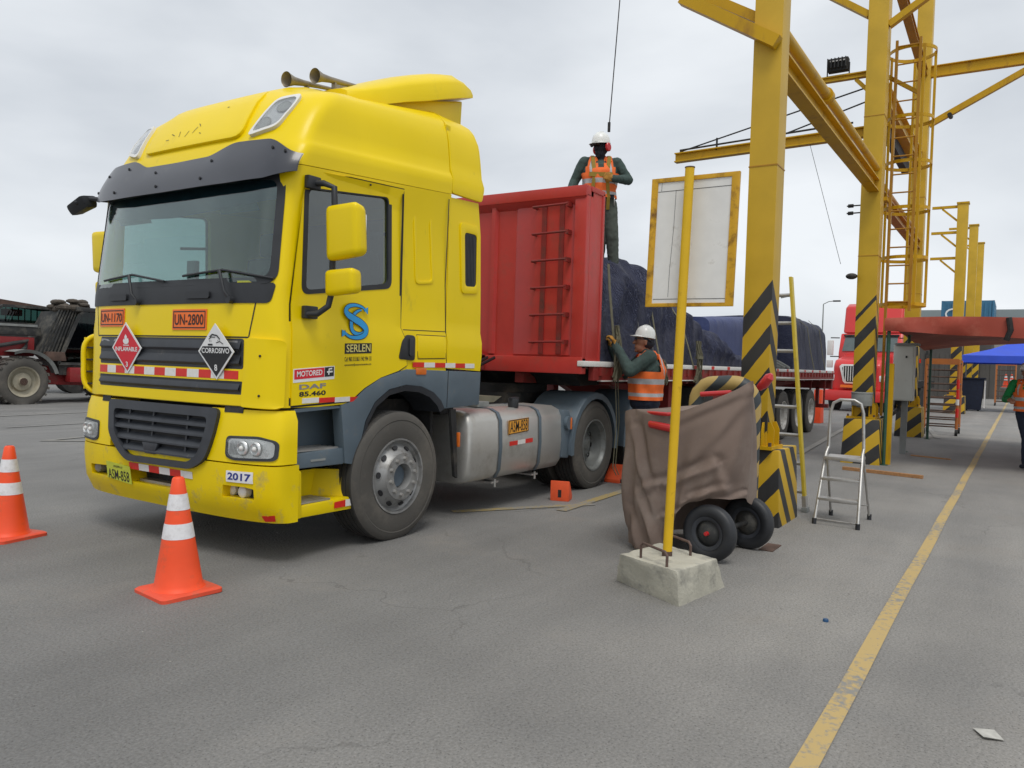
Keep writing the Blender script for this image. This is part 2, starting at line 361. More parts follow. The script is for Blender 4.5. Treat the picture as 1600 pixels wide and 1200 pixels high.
def letters(s, mp, a, b, c, d, off, parent, m, bold=.0, name='lettering', skew=0, label=None, shear=0):
    """text in the box from a to b (reading direction) and c to d (upwards) on map mp"""
    vs, fs = text2d(s, bold)
    q = MB(); q.raw([mp(a+(b-a)*x+(b-a)*skew*y, c+(d-c)*y+shear*x, off) for x, y in vs], fs)
    o = q.build(name, m, parent, label=label); return o
def ribbon(path, wd, mp, off, mb=None):
    P = [V(p) for p in path]; n = len(P); vs = []
    for i in range(n):
        d = (P[min(i+1, n-1)]-P[max(i-1, 0)]).normalized(); q = V((-d.y, d.x))
        ww = wd(i/(n-1)) if callable(wd) else wd
        vs += [P[i]+q*ww/2, P[i]-q*ww/2]
    mb = mb or MB(); mb.raw([mp(p.x, p.y, off) for p in vs], [(2*i, 2*i+1, 2*i+3, 2*i+2) for i in range(n-1)]); return mb
def planemap(o, a, b):
    o = V(o); a = V(a).normalized(); b = V(b).normalized(); n = a.cross(b)
    return lambda s, t, off: o+a*s+b*t+n*off
def interp(T, z):
    if z <= T[0][0]: return T[0][1]
    for (a, p), (b, q) in zip(T, T[1:]):
        if z <= b: return p+(q-p)*(z-a)/(b-a)
    return T[-1][1]
def evalmesh(o, keep=False):
    bpy.context.view_layer.update()
    me = bpy.data.meshes.new_from_object(o.evaluated_get(bpy.context.evaluated_depsgraph_get()))
    return me
def boolean(o, cutters, op='DIFFERENCE'):
    for c in cutters:
        md = o.modifiers.new('b', 'BOOLEAN'); md.object = c; md.operation = op; md.solver = 'EXACT'
    me = evalmesh(o); o.modifiers.clear(); o.data = me
    for c in cutters: bpy.data.objects.remove(c)
    bm = bmesh.new(); bm.from_mesh(me)
    for e in bm.edges:
        e.smooth = not (len(e.link_faces) == 2 and e.calc_face_angle(0) > math.radians(38))
    for f in bm.faces: f.smooth = True
    bm.to_mesh(me); bm.free()

#@@SETTING
# ================================================================ GROUND
def ground_mat():
    m = bpy.data.materials.new('asphalt'); n, l, p = nodes(m)
    g = n.new('ShaderNodeNewGeometry'); s = n.new('ShaderNodeSeparateXYZ'); l.new(g.outputs['Position'], s.inputs[0])
    def nz(scale, det=6, rough=.55):
        q = n.new('ShaderNodeTexNoise'); q.inputs['Scale'].default_value = scale; q.inputs['Detail'].default_value = det; q.inputs['Roughness'].default_value = rough
        l.new(g.outputs['Position'], q.inputs['Vector']); return q.outputs[0]
    def ramp(src, a, b, c1, c2):
        r = n.new('ShaderNodeValToRGB'); r.color_ramp.elements[0].position = a; r.color_ramp.elements[1].position = b
        r.color_ramp.elements[0].color = (*c1, 1); r.color_ramp.elements[1].color = (*c2, 1); l.new(src, r.inputs[0]); return r.outputs[0]
    def mixc(f, a, b, mode='MIX'):
        x = n.new('ShaderNodeMix'); x.data_type = 'RGBA'; x.blend_type = mode
        if isinstance(f, (int, float)): x.inputs['Factor'].default_value = f
        else: l.new(f, x.inputs['Factor'])
        for k, t in (('A', a), ('B', b)):
            if isinstance(t, tuple): x.inputs[k].default_value = (*t, 1)
            else: l.new(t, x.inputs[k])
        return x.outputs['Result']
    base = ramp(nz(.45, 7), .32, .70, (.152, .150, .146), (.218, .215, .208))
    fine = ramp(nz(75, 5, .75), .34, .66, (.70, .70, .69), (1.24, 1.235, 1.23))
    base = mixc(1.0, base, fine, 'MULTIPLY')
    # pale worn dusty strip under the steel columns
    mr = n.new('ShaderNodeMapRange'); mr.interpolation_type = 'SMOOTHSTEP'; l.new(s.outputs[1], mr.inputs[0])
    mr.inputs[1].default_value = -1.1; mr.inputs[2].default_value = -3.2
    dn = n.new('ShaderNodeMath'); dn.operation = 'MULTIPLY'; l.new(mr.outputs[0], dn.inputs[0]); l.new(ramp(nz(.8, 6), .30, .62, (.25, .25, .25), (1, 1, 1)), dn.inputs[1])
    base = mixc(dn.outputs[0], base, mixc(1.0, (.262, .252, .236), fine, 'MULTIPLY'))
    # brownish dust patches, dark oil spots
    base = mixc(ramp(nz(.9, 8, .65), .56, .72, (0, 0, 0), (.45, .45, .45)), base, (.235, .215, .19))
    base = mixc(ramp(nz(1.7, 6, .6), .68, .76, (0, 0, 0), (.65, .65, .65)), base, (.095, .092, .088))
    # tyre-polished streaks along the lane, fine meandering cracks
    mp_ = n.new('ShaderNodeMapping'); mp_.inputs['Scale'].default_value = (.10, 1.5, 1); mp_.inputs['Rotation'].default_value = (0, 0, -.12); l.new(g.outputs['Position'], mp_.inputs[0])
    q = n.new('ShaderNodeTexNoise'); q.inputs['Scale'].default_value = 1.3; q.inputs['Detail'].default_value = 5; l.new(mp_.outputs[0], q.inputs['Vector'])
    base = mixc(1.0, base, ramp(q.outputs[0], .30, .70, (.88, .88, .88), (1.09, 1.085, 1.08)), 'MULTIPLY')
    wn = n.new('ShaderNodeTexNoise'); wn.inputs['Scale'].default_value = 1.8; wn.inputs['Detail'].default_value = 6; l.new(g.outputs['Position'], wn.inputs['Vector'])
    va = n.new('ShaderNodeVectorMath'); va.operation = 'MULTIPLY_ADD'; l.new(wn.outputs['Color'], va.inputs[0]); va.inputs[1].default_value = (.9, .9, 0); l.new(g.outputs['Position'], va.inputs[2])
    cv_ = n.new('ShaderNodeTexVoronoi'); cv_.feature = 'DISTANCE_TO_EDGE'; cv_.inputs['Scale'].default_value = .33; l.new(va.outputs[0], cv_.inputs['Vector'])
    ck = n.new('ShaderNodeMath'); ck.operation = 'MULTIPLY'; l.new(ramp(cv_.outputs['Distance'], .0008, .003, (.38, .38, .38), (0, 0, 0)), ck.inputs[0]); l.new(ramp(nz(.5, 3), .48, .58, (0, 0, 0), (1, 1, 1)), ck.inputs[1])
    base = mixc(ck.outputs[0], base, (.05, .048, .045))
    base = mixc(ramp(nz(2.6, 7, .7), .70, .80, (0, 0, 0), (.5, .5, .5)), base, (.30, .285, .26))
    # light grit
    base = mixc(ramp(nz(38, 2, .5), .74, .78, (0, 0, 0), (.5, .5, .5)), base, (.30, .29, .27))
    vo = n.new('ShaderNodeTexVoronoi'); vo.inputs['Scale'].default_value = 55; l.new(g.outputs['Position'], vo.inputs['Vector'])
    base = mixc(ramp(vo.outputs['Distance'], .10, .24, (.75, .75, .75), (0, 0, 0)), base, (.07, .068, .064))
    l.new(base, p.inputs['Base Color'])
    l.new(ramp(nz(.6, 5), .35, .7, (.72, .72, .72), (.92, .92, .92)), p.inputs['Roughness'])
    b = n.new('ShaderNodeBump'); b.inputs['Strength'].default_value = .55; b.inputs['Distance'].default_value = .006
    ad = n.new('ShaderNodeMath'); l.new(nz(140, 4, .7), ad.inputs[0]); l.new(vo.outputs['Distance'], ad.inputs[1]); l.new(ad.outputs[0], b.inputs['Height'])
    l.new(b.outputs[0], p.inputs['Normal'])
    return m
def paint_mat(name, col, wear=.5):
    m = bpy.data.materials.new(name); n, l, p = nodes(m)
    g = n.new('ShaderNodeNewGeometry'); q = n.new('ShaderNodeTexNoise'); q.inputs['Scale'].default_value = 22; q.inputs['Detail'].default_value = 9; q.inputs['Roughness'].default_value = .7
    q2 = n.new('ShaderNodeTexNoise'); q2.inputs['Scale'].default_value = 1.1
    l.new(g.outputs['Position'], q.inputs['Vector']); l.new(g.outputs['Position'], q2.inputs['Vector'])
    a = n.new('ShaderNodeMath'); a.operation = 'MULTIPLY_ADD'; l.new(q2.outputs[0], a.inputs[0]); a.inputs[1].default_value = .5; l.new(q.outputs[0], a.inputs[2])
    r = n.new('ShaderNodeValToRGB'); r.color_ramp.elements[0].position = wear+.22; r.color_ramp.elements[0].color = (*col, 1); r.color_ramp.elements[1].position = wear+.36; r.color_ramp.elements[1].color = (.235, .228, .21, 1)
    l.new(a.outputs[0], r.inputs[0]); l.new(r.outputs[0], p.inputs['Base Color']); p.inputs['Roughness'].default_value = .8
    return m
g = MB(); g.raw([(-60, -120, 0), (600, -120, 0), (600, 400, 0), (-60, 400, 0)], [(0, 1, 2, 3)])
setp(g.build('ground', ground_mat()), kind='structure')
PY = paint_mat('road_paint_yellow', (.47, .34, .14), .53); PY2 = paint_mat('road_paint_yellow_worn', (.30, .22, .07), .34); PY3 = paint_mat('road_paint_yellow_faded', (.33, .25, .10), .46); PW = paint_mat('road_paint_white_worn', (.36, .35, .33), .36)
LZ = .004
def line(name, p, q, wd, m):
    global LZ; LZ += .0012; p = V((*p, LZ)); q = V((*q, LZ)); d = (q-p).normalized(); s = V((-d.y, d.x, 0))*wd/2
    k = max(2, int((q-p).length)); vs = []
    for i in range(k+1):
        c = p+(q-p)*i/k; j = V((-d.y, d.x, 0))*.004*math.sin(i*1.7)
        vs += [c+s+j, c-s+j]
    b = MB(); b.raw(vs, [(2*i, 2*i+1, 2*i+3, 2*i+2) for i in range(k)]); return setp(b.build(name, m), kind='structure')
line('lane_line', (-2.5, -3.53), (55, -3.83), .088, PY)
line('bay_line', (2.6, .35), (3.9, -.50), .11, PY3); line('bay_line', (3.35, -.42), (8, -.28), .11, PY3)
line('bay_line', (2.9, 8.6), (3.6, 7.9), .12, PY2); line('bay_line', (2.9, 8.55), (6.5, 9.3), .10, PY2)
line('bay_line', (3, 13.4), (9, 14.0), .10, PW); line('bay_line', (3.5, 11.0), (9, 11.4), .08, PW)
line('bay_line', (17, -2.7), (26, -1.5), .12, PW); line('bay_line', (11, -1.0), (30, .4), .12, PW)
# ================================================================ BACKGROUND STRUCTURES
t = thing('warehouse', 'long low cream warehouse with grey roof band on the horizon at far right', 'warehouse', (72, -20, 0))
MB().box(72, 84, -60, 6.5, 0, 6.1).build('wall', BLDG, t)
MB().box(71.8, 84.2, -60.3, 6.8, 6.1, 7.0).build('roof', BLDR, t)
for i in range(9):
    MB().box(71.9, 72, -8-i*5, -6-i*5, 0.1, 3.2).build('door', BLDR, t)
t = thing('shipping_container', 'dark blue shipping container raised above the far fence behind yellow posts', 'container', (64, -1, 4.6))
b = MB(); b.box(64, 70, -2.65, .75, 4.62, 7.1); b.build('body', CONT, t)
for i in range(11): MB().box(63.94, 64, -2.45+i*.3, -2.33+i*.3, 4.8, 6.95).build('rib', CONT, t)
for y in (-2.65, .65): MB().box(63.92, 64.0, y, y+.12, 4.62, 7.1).build('corner_post', CONT, t)
mpc = planemap((63.9, .3, 6.1), (0, -1, 0), (0, 0, 1))
ribbon([(.45*math.cos(a/10*5.0+.6)+.3, .38*math.sin(a/10*5.0+.6)) for a in range(11)], .12, mpc, .02).build('emblem', WINK, t)
t = thing('container_stack_stand', 'brown grey steel shed wall under the blue container', 'shed', (62, 0, 0))
MB().box(63.2, 71, -2.6, 4.5, 0, 4.6).build('wall', FENC, t)
t = thing('panel_fence', 'brown grey corrugated fence running across the far end of the yard', 'fence', (58, 0, 0))
b = MB()
for i in range(120):
    y = -30+i*.3; b.box(58+(i % 2)*.05, 58.08+(i % 2)*.05, y, y+.29, 0, 3.0)
b.build('panels', FENC, t)
for i in range(12): MB().box(57.85, 57.99, -30+i*3.1, -29.86+i*3.1, 0, 3.15).build('post', DARK, t)
def lamp_post(x, y, h, lab):
    t = thing('street_lamp', lab, 'lamp post', (x, y, 0), 'lamp posts over the far yard')
    MB().cyl((x, y, 0), (x, y, h), .10, 10, .05).build('pole', DUSTG, t)
    MB().tube([(x, y, h), (x, y-.5, h+.25), (x, y-1.1, h+.3)], .04, 8).build('arm', DUSTG, t)
    MB().box(x-.15, x+.15, y-1.6, y-.9, h+.22, h+.36).build('lamp_head', DARK, t, bevel=.03)
lamp_post(80, 12.4, 8.3, 'tall thin lamp post rising behind the last tarpaulin load')
lamp_post(150, 19.3, 10.2, 'tiny far lamp post left of the red lorry')
# distant yard skyline left: low mast
t = thing('lattice_mast', 'small thin grey mast on the horizon left of the red lorry', 'mast', (120, 14.5, 0))
b = MB()
for dx, dy in ((0, 0), (.5, 0), (0, .5), (.5, .5)): b.cyl((120+dx, 14.5+dy, 0), (120.25, 14.75, 12), .05, 6)
for i in range(12): b.bar((120+.02*i, 14.5+.02*i, i), (120.5-.02*i, 15-.02*i, i+1), .04, .04)
b.build('frame', DUSTG, t)

# ================================================================ GANTRY
SC1 = stripe_mat('hazard_column_near', 1.36, 1.15, -2.22, 4.0, .405, .47, 2.55, .70)
SC2 = stripe_mat('hazard_column_middle', 1.2, 1.1, -2.22, 10.4, .46, .45, 2.75, .2)
SC3 = stripe_mat('hazard_column_rear', 1.2, 1.1, -2.22, 17.2, .5, .45, 2.6, .1)
SP1 = stripe_mat('hazard_plinth', 1.25, 1.3, -2.3, 4.0, .44, .48, 9, .32)
SP2 = stripe_mat('hazard_plinth_middle', .95, 2.2, -2.3, 10.2, .50, .5, 9, .1)
SP3 = stripe_mat('hazard_plinth_rear', .95, 2.0, -2.3, 17.0, .5, .5, 9, .3)
def column(x, w_, d_, y0, y1, h, ms, mp_, ph, lab, ped, group='yellow steel gantry columns'):
    yc = (y0+y1)/2
    t = thing('gantry_column', lab, 'column', (x, yc, 0), group)
    # rolled section: two flanges and a web seen from the yard as a boxed column
    b = MB(); b.box(x, x+d_, y0, y1, ph, h); b.build('shaft', ms, t, bevel=.006)
    b = MB()
    for dz in (0,):
        b.box(x-.07, x+d_+.07, y0-.07, y1+.07, ph-.001, ph+.03)
        for yy in (y0+.02, y0+.12, y1-.03): b.prism([(x-.06, yy, ph+.03), (x, yy, ph+.03), (x, yy, ph+.25), (x-.03, yy, ph+.25), (x-.06, yy, ph+.18)], (0, .014, 0))
        for xx in (x+.03, x+d_-.05): b.prism([(xx, y0-.06, ph+.03), (xx, y0, ph+.03), (xx, y0, ph+.25), (xx, y0-.03, ph+.25), (xx, y0-.06, ph+.18)], (.014, 0, 0))
    b.build('base_plate', GAN, t)
    for xx in (x-.045, x+d_+.045):
        for yy in (y0-.045, y1+.045): MB().cyl((xx, yy, ph+.03), (xx, yy, ph+.065), .016, 6).build('anchor_bolt', RUSTM, t)
    if x < 20:
        for zz in (3.35, 5.6):
            MB().box(x-.004, x+d_+.004, y0-.004, y1+.004, zz, zz+.012).build('weld_seam', GANB, t)
    x0, x1, py0, py1 = ped
    b = MB(); b.raw([(x0, py0, -.02), (x0, py1, -.02), (x1, py1, -.02), (x1, py0, -.02), (x0+.02, py0+.03, ph-.002), (x0+.02, py1-.03, ph-.002), (x1-.03, py1-.03, ph-.002), (x1-.03, py0+.03, ph-.002)],
                    [(0, 1, 2, 3), (4, 5, 6, 7), (0, 1, 5, 4), (1, 2, 6, 5), (2, 3, 7, 6), (3, 0, 4, 7)])
    b.build('plinth', mp_, t, bevel=.012)
    return t
column(4.02, .3, .27, -2.205, -1.945, 7.2, SC1, SP1, .715, 'nearest tall yellow steel column with black hazard bands, beside the canvas covered cart', (3.98, 4.72, -2.36, -1.92))
c2 = column(10.4, .3, .36, -2.20, -1.90, 10.5, SC2, SP2, .72, 'second tall yellow column, carrying the caged ladder', (10.15, 10.9, -2.38, -1.80))
c3 = column(17.2, .3, .36, -2.19, -1.87, 12.5, SC3, SP3, .70, 'third tall yellow column, behind the ladder cage', (17.0, 17.7, -2.36, -1.78))
for i, (xx, hh, lab) in enumerate(((31.6, 8.15, 'first short far yellow post above the red tarpaulin'), (40.5, 8.75, 'second short far yellow post above the red tarpaulin'), (48.5, 9.05, 'farthest short yellow post above the red tarpaulin'))):
    t = column(xx, .3, .38, -2.35, -1.98, hh, stripe_mat('hazard_column_far', 1.1, 1.1, -2.2, xx, .6, .45, 2.6, .2+i*.2), stripe_mat('hazard_plinth_far', .95, 1.6, -2.2, xx, .6, .5, 9, .3), .7, lab, (xx-.2, xx+.6, -2.55, -1.8), 'shorter gantry posts in the distance')
    for k in range(1 if i else 3):
        z = hh-.08-k*1.0
        MB().bar((xx+.2, -1.98, z), (xx+.2, -1.1, z), .10, .10).build('arm', GAN, t)
        MB().bar((xx+.2, -1.98, z-.55), (xx+.2, -1.45, z-.06), .07, .07).build('strut', GAN, t)
    MB().box(xx-.03, xx+.41, -2.38, -1.95, hh, hh+.06).build('cap', GAN, t)
# longitudinal beams
def ibeam(mb, p, q, wd, h):
    p = V(p); q = V(q)
    mb.bar(p+V((0, 0, h/2-.01)), q+V((0, 0, h/2-.01)), wd, .02); mb.bar(p-V((0, 0, h/2-.01)), q-V((0, 0, h/2-.01)), wd, .02); mb.bar(p, q, .02, h-.04)
def beam(lab, p, q, wd, h, m=GAN, pipe=False, cat='beam', name='gantry_beam'):
    b = MB()
    if pipe: b.cyl(p, q, wd/2, 18)
    else: ibeam(b, p, q, wd, h)
    o = b.build(name, m); setp(o, lab, cat); return o
beam('yellow rolled beam sloping in view from the nearest column to the second one', (4.29, -2.09, 4.42), (10.4, -2.09, 4.48), .16, .20)
b = MB(); b.cyl((4.29, -2.12, 4.69), (6.4, -2.12, 4.72), .062, 18); b.cyl((6.38, -2.12, 4.72), (6.5, -2.12, 4.72), .085, 18); b.cyl((6.5, -2.12, 4.72), (10.4, -2.12, 4.76), .055, 18)
setp(b.build('overhead_pipe', GAN), 'round yellow pipe with a collar running above the near beam', 'pipe')
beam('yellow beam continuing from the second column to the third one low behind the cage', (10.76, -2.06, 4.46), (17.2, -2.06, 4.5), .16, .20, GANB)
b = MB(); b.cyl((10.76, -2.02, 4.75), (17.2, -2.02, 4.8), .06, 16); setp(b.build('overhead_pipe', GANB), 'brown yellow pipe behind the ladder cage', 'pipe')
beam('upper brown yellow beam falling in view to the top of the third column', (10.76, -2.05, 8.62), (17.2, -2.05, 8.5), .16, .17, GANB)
beam('wide yellow box girder between second and third columns above the dark cable tray', (10.76, -2.0, 6.28), (17.2, -2.0, 6.5), .2, .34, GAN)
o = MB().box(11.2, 16.4, -1.92, -1.78, 6.0, 6.25).build('cable_tray', DARK); setp(o, 'dark cable tray hanging under the wide girder', 'tray')
# knee braces and arms (each a thing bolted to its column)
def arm(lab, p, q, a, h, m=GAN, name='brace', cat='brace'):
    b = MB(); b.bar(p, q, a, h, up=(1, 0, 0)); o = b.build(name, m); setp(o, lab, cat); return o
arm('thick diagonal brace rising left from the nearest column at the top of the picture', (3.96, -2.18, 4.45), (3.96, -1.25, 5.05), .11, .10)
arm('second diagonal brace end high on the left of the nearest column', (4.15, -1.945, 4.78), (4.15, -1.3, 5.18), .09, .09)
arm('short brace rising left near the top of the second column', (10.5, -1.90, 7.27), (10.5, -.9, 8.0), .10, .12)
arm('brace rising right from the second column across the sky', (10.5, -2.2, 7.05), (10.5, -3.3, 7.75), .10, .12)
t = thing('cantilever_arm', 'long level yellow arm with stay rods reaching left over the loads from the second column', 'beam', (10.62, -1.9, 5.35))
b = MB(); ibeam(b, (10.62, -1.9, 5.42), (10.62, 1.38, 5.36), .14, .17); b.build('arm', GAN, t)
MB().cyl((10.62, -1.9, 6.15), (10.62, 1.3, 5.47), .013, 6).build('stay_rod', DARK, t)
MB().cyl((10.62, -1.9, 5.92), (10.62, -.4, 5.5), .013, 6).build('stay_rod', DARK, t)
MB().cyl((10.62, -1.7, 5.6), (10.62, 1.3, 5.5), .017, 6).build('conduit', DARK, t)
b = MB()
for y in (.6, -.4, -1.5): b.box(10.6, 10.64, y-.012, y+.012, 5.42, 5.64)
b.build('clip', DARK, t)
MB().cyl((10.5, -1.05, 5.3), (10.5, -1.62, 3.25), .004, 5).build('wire', DARK, t)
t = thing('floodlight_bracket', 'short yellow bracket holding the black floodlight left of the second column', 'bracket', (10.6, -1.9, 6.3))
b = MB(); ibeam(b, (10.6, -1.9, 6.36), (10.6, -1.12, 6.36), .10, .09); b.bar((10.6, -1.9, 6.1), (10.6, -1.72, 6.3), .05, .06); b.build('bracket_arm', GAN, t)
t = thing('floodlight', 'square black floodlight standing on the short bracket against the sky', 'floodlight', (10.6, -1.45, 6.42))
b = MB(); b.box(10.52, 10.66, -1.60, -1.28, 6.47, 6.68); b.build('housing', DARK, t, bevel=.01)
b = MB()
for i in range(6): b.box(10.44, 10.52, -1.58+i*.056, -1.565+i*.056, 6.5, 6.66)
b.build('cooling_fins', DARK, t)
MB().box(10.505, 10.52, -1.56, -1.32, 6.62, 6.64).build('lens', WHT, t)
b = MB(); b.box(10.57, 10.60, -1.62, -1.605, 6.41, 6.6); b.box(10.57, 10.60, -1.275, -1.26, 6.41, 6.6); b.box(10.57, 10.60, -1.62, -1.26, 6.40, 6.415); b.build('yoke', DARK, t)
t = thing('cantilever_arm', 'yellow arm with diagonal strut reaching right out of the picture from the third column', 'beam', (17.4, -2.2, 8.4))
b = MB(); ibeam(b, (17.4, -2.19, 8.55), (17.4, -6.0, 8.52), .14, .26); b.build('arm', GAN, t)
MB().bar((17.4, -2.19, 7.32), (17.4, -4.35, 8.42), .12, .13).build('strut', GAN, t)
MB().cyl((17.2, -2.62, 7.45), (17.6, -2.62, 7.5), .05, 8).build('clamp', DARK, t)
b = MB(); b.bar((11.1, -1.9, 6.6), (11.1, -2.6, 6.1), .06, .06); o = b.build('brace', GAN); setp(o, 'small diagonal brace behind the upper part of the ladder cage', 'brace')
# caged ladder on the second column
t = thing('caged_ladder', 'yellow vertical ladder inside a hooped safety cage beside the second column', 'ladder', (11.1, -2.5, 2.5))
zc = (2.62, 3.4, 4.22, 4.98, 5.72, 6.84)
LX = 10.95
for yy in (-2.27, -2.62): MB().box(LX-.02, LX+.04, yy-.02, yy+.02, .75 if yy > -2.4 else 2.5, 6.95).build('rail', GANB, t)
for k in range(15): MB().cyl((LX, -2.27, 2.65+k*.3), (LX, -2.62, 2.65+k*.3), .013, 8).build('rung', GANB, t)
for z in zc:
    b = MB(); n = 28
    pts = [(LX+.02+.36*(1-math.cos(PI*2*i/n))*1.0, -2.47-.36*math.sin(PI*2*i/n)) for i in range(n+1)]
    for i in range(n): b.bar((pts[i][0], pts[i][1], z), (pts[i+1][0], pts[i+1][1], z), .012, .055)
    b.build('hoop', GAN, t)
for a in (35, 110, 180, 250, 325):
    px = LX+.02+.355*(1-math.cos(math.radians(a))); py = -2.47-.355*math.sin(math.radians(a))
    MB().box(px-.02, px+.02, py-.02, py+.02, 2.6, 6.86).build('upright', GAN, t)
MB().box(10.76, 11.0, -2.25, -2.15, 4.3, 4.36).build('stay', GAN, t)
# second post of the second frame, cabinet, bowl on column
o = MB().box(10.42, 10.50, -2.50, -2.42, 0, 1.62).build('steel_post', [GAN]); setp(o, 'low yellow post right of the second column beside the green tent leg', 'post')
b = MB(); b.cyl((10.33, -2.06, .93), (10.33, -2.06, 1.12), .155, 24, .16); b.cyl((10.33, -2.06, 1.12), (10.33, -2.06, 1.145), .165, 24); b.cyl((10.33, -2.06, .90), (10.33, -2.06, .93), .08, 16)
setp(b.build('tin_bucket', DUSTG, bevel=.004), 'grey tin bucket fixed low on the front of the second column', 'bucket')
b = MB(); b.sphere((10.3, -1.83, 3.02), (.09, .09, .05)); b.cyl((10.3, -1.83, 3.03), (10.35, -1.9, 3.03), .02); setp(b.build('bell', DARK), 'small dark dome fitting on the left edge of the second column', 'bell')
t = thing('electrical_cabinet', 'tall pale grey electrical cabinet hanging between the green tent legs', 'cabinet', (12.4, -2.5, 1))
MB().box(12.3, 12.6, -2.60, -2.26, .98, 1.98).build('body', BOXG, t, bevel=.01)
MB().box(12.285, 12.3, -2.58, -2.28, 1.0, 1.96).build('door', BOXG, t, bevel=.003)
MB().box(12.25, 12.65, -2.66, -2.28, 1.98, 2.02).build('lid', DUSTG, t, bevel=.005)
MB().box(12.275, 12.285, -2.49, -2.46, 1.75, 1.79).build('lock', DARK, t)
MB().box(12.5, 12.6, -2.5, -2.4, 0, .98).build('post', DUSTG, t)
MB().tube([(12.45, -2.38, .98), (12.45, -2.36, .8), (11.6, -2.2, .62), (10.9, -2.3, .72)], .035, 8).build('conduit', DARK, t)
# insulators wire
t = thing('wire_insulators', 'two small dark insulators on a thin bracket left of the second column', 'insulator', (10.5, -1.85, 4.2))
for z in (4.08, 4.20):
    MB().cyl((10.5, -1.9, z), (10.5, -1.68, z), .012, 6).build('pin', DARK, t); MB().cyl((10.5, -1.78, z), (10.5, -1.70, z), .03, 10).build('disc', DARK, t)
# lifting cable from worker harness up out of frame
o = MB().cyl((5.06, .04, 4.26), (5.0, -.18, 7.6), .007, 6).build('fall_arrest_cable', DARK); setp(o, 'thin taut steel cable hanging from above to the worker on the load', 'cable')
b = MB(); b.cyl((5.06, .04, 4.22), (5.06, .04, 4.33), .018, 8)
setp(b.build('cable_hook', DARK), 'small dark swivel hook at the lower end of the overhead cable', 'hook')

# ================================================================ RED CANOPY, BLUE CANOPY, RACKS
t = thing('red_canopy', 'faded red tarpaulin shelter on thin green legs at the right edge', 'canopy', (13.5, -4, 0))
n1, n2 = 30, 26; vs = []
for i in range(n1+1):
    for j in range(n2+1):
        a = i/n1; c = j/n2; x = 10.25+6.6*a; y = -2.36-5.2*c
        z = 2.30+.06*c-.27*a*math.exp(-4.5*c) - .05*math.sin(PI*c) + .04*noise.noise(V((x*.9, y*.9, 0)))
        vs.append((x, y, z))
fs = [(i*(n2+1)+j, i*(n2+1)+j+1, (i+1)*(n2+1)+j+1, (i+1)*(n2+1)+j) for i in range(n1) for j in range(n2)]
b = MB(); b.raw(vs, fs); k = len(vs)
vs2 = [(x, y, z-.012) for x, y, z in vs]; b.raw(vs2, [f[::-1] for f in fs]); b.build('roof_sheet', REDT, t, smooth=60)
b = MB(); m_ = 40; vs = []
for j in range(m_+1):
    c = j/m_; y = -2.36-5.2*c; top = 2.335+.02*math.sin(c*9)
    dz = .20+.10*abs(math.sin(c*PI*1.6))+.03*noise.noise(V((y*2, 1, 0)))
    vs += [(10.23, y, top), (10.20+.03*math.sin(y*8), y, top-dz*.5), (10.22+.04*math.sin(y*5), y, top-dz)]
b.raw(vs, [(3*j+q, 3*j+q+1, 3*j+q+4, 3*j+q+3) for j in range(m_) for q in (0, 1)])
b.raw([(p[0]+.012, p[1], p[2]) for p in vs], [(3*j+q+3, 3*j+q+4, 3*j+q+1, 3*j+q) for j in range(m_) for q in (0, 1)]); b.build('valance', REDT, t, smooth=60)
for px, py in ((10.3, -2.42), (13.0, -2.43), (16.75, -2.5), (10.3, -7.4), (16.75, -7.4)):
    MB().cyl((px, py, 0), (px, py, 2.3 if px < 14 else 2.1), .028, 10).build('leg', GPOLE, t); MB().cyl((px, py, 0), (px, py, .01), .07, 12).build('foot', GPOLE, t)
MB().tube([(10.3, -2.42, 2.3), (10.3, -7.4, 2.36)], .02, 8).build('crossbar', GPOLE, t); MB().tube([(10.3, -2.42, 2.28), (16.75, -2.5, 2.10)], .02, 8).build('crossbar', GPOLE, t)
b = MB(); b.tube([(10.18, -4.02, 2.33), (10.17, -4.05, 2.15), (10.2, -4.0, 2.0)], .04, 8); b.build('tie_knot', DARK, t)

t = thing('blue_canopy', 'bright blue pop up canopy tent seen under the red tarpaulin', 'canopy', (36, -4, 0))
P0 = [(34.6, -2.2), (38.6, -2.2), (38.6, -6.2), (34.6, -6.2)]
b = MB(); ap = (36.6, -4.2, 3.05)
for i in range(4):
    p, q = P0[i], P0[(i+1) % 4]
    m1 = ((p[0]+ap[0])/2, (p[1]+ap[1])/2, 2.64); m2 = ((q[0]+ap[0])/2, (q[1]+ap[1])/2, 2.64)
    b.raw([(*p, 2.35), (*q, 2.35), m2, m1], [(0, 1, 2, 3)]); b.raw([m1, m2, ap], [(0, 1, 2)])
    b.raw([(*p, 2.35), (*q, 2.35), (*q, 2.05), (*p, 2.05)], [(0, 1, 2, 3)])
b.build('roof_sheet', BLUC, t, smooth=5)
for p in P0: MB().box(p[0]-.03, p[0]+.03, p[1]-.03, p[1]+.03, 0, 2.3).build('leg', DUSTG, t)

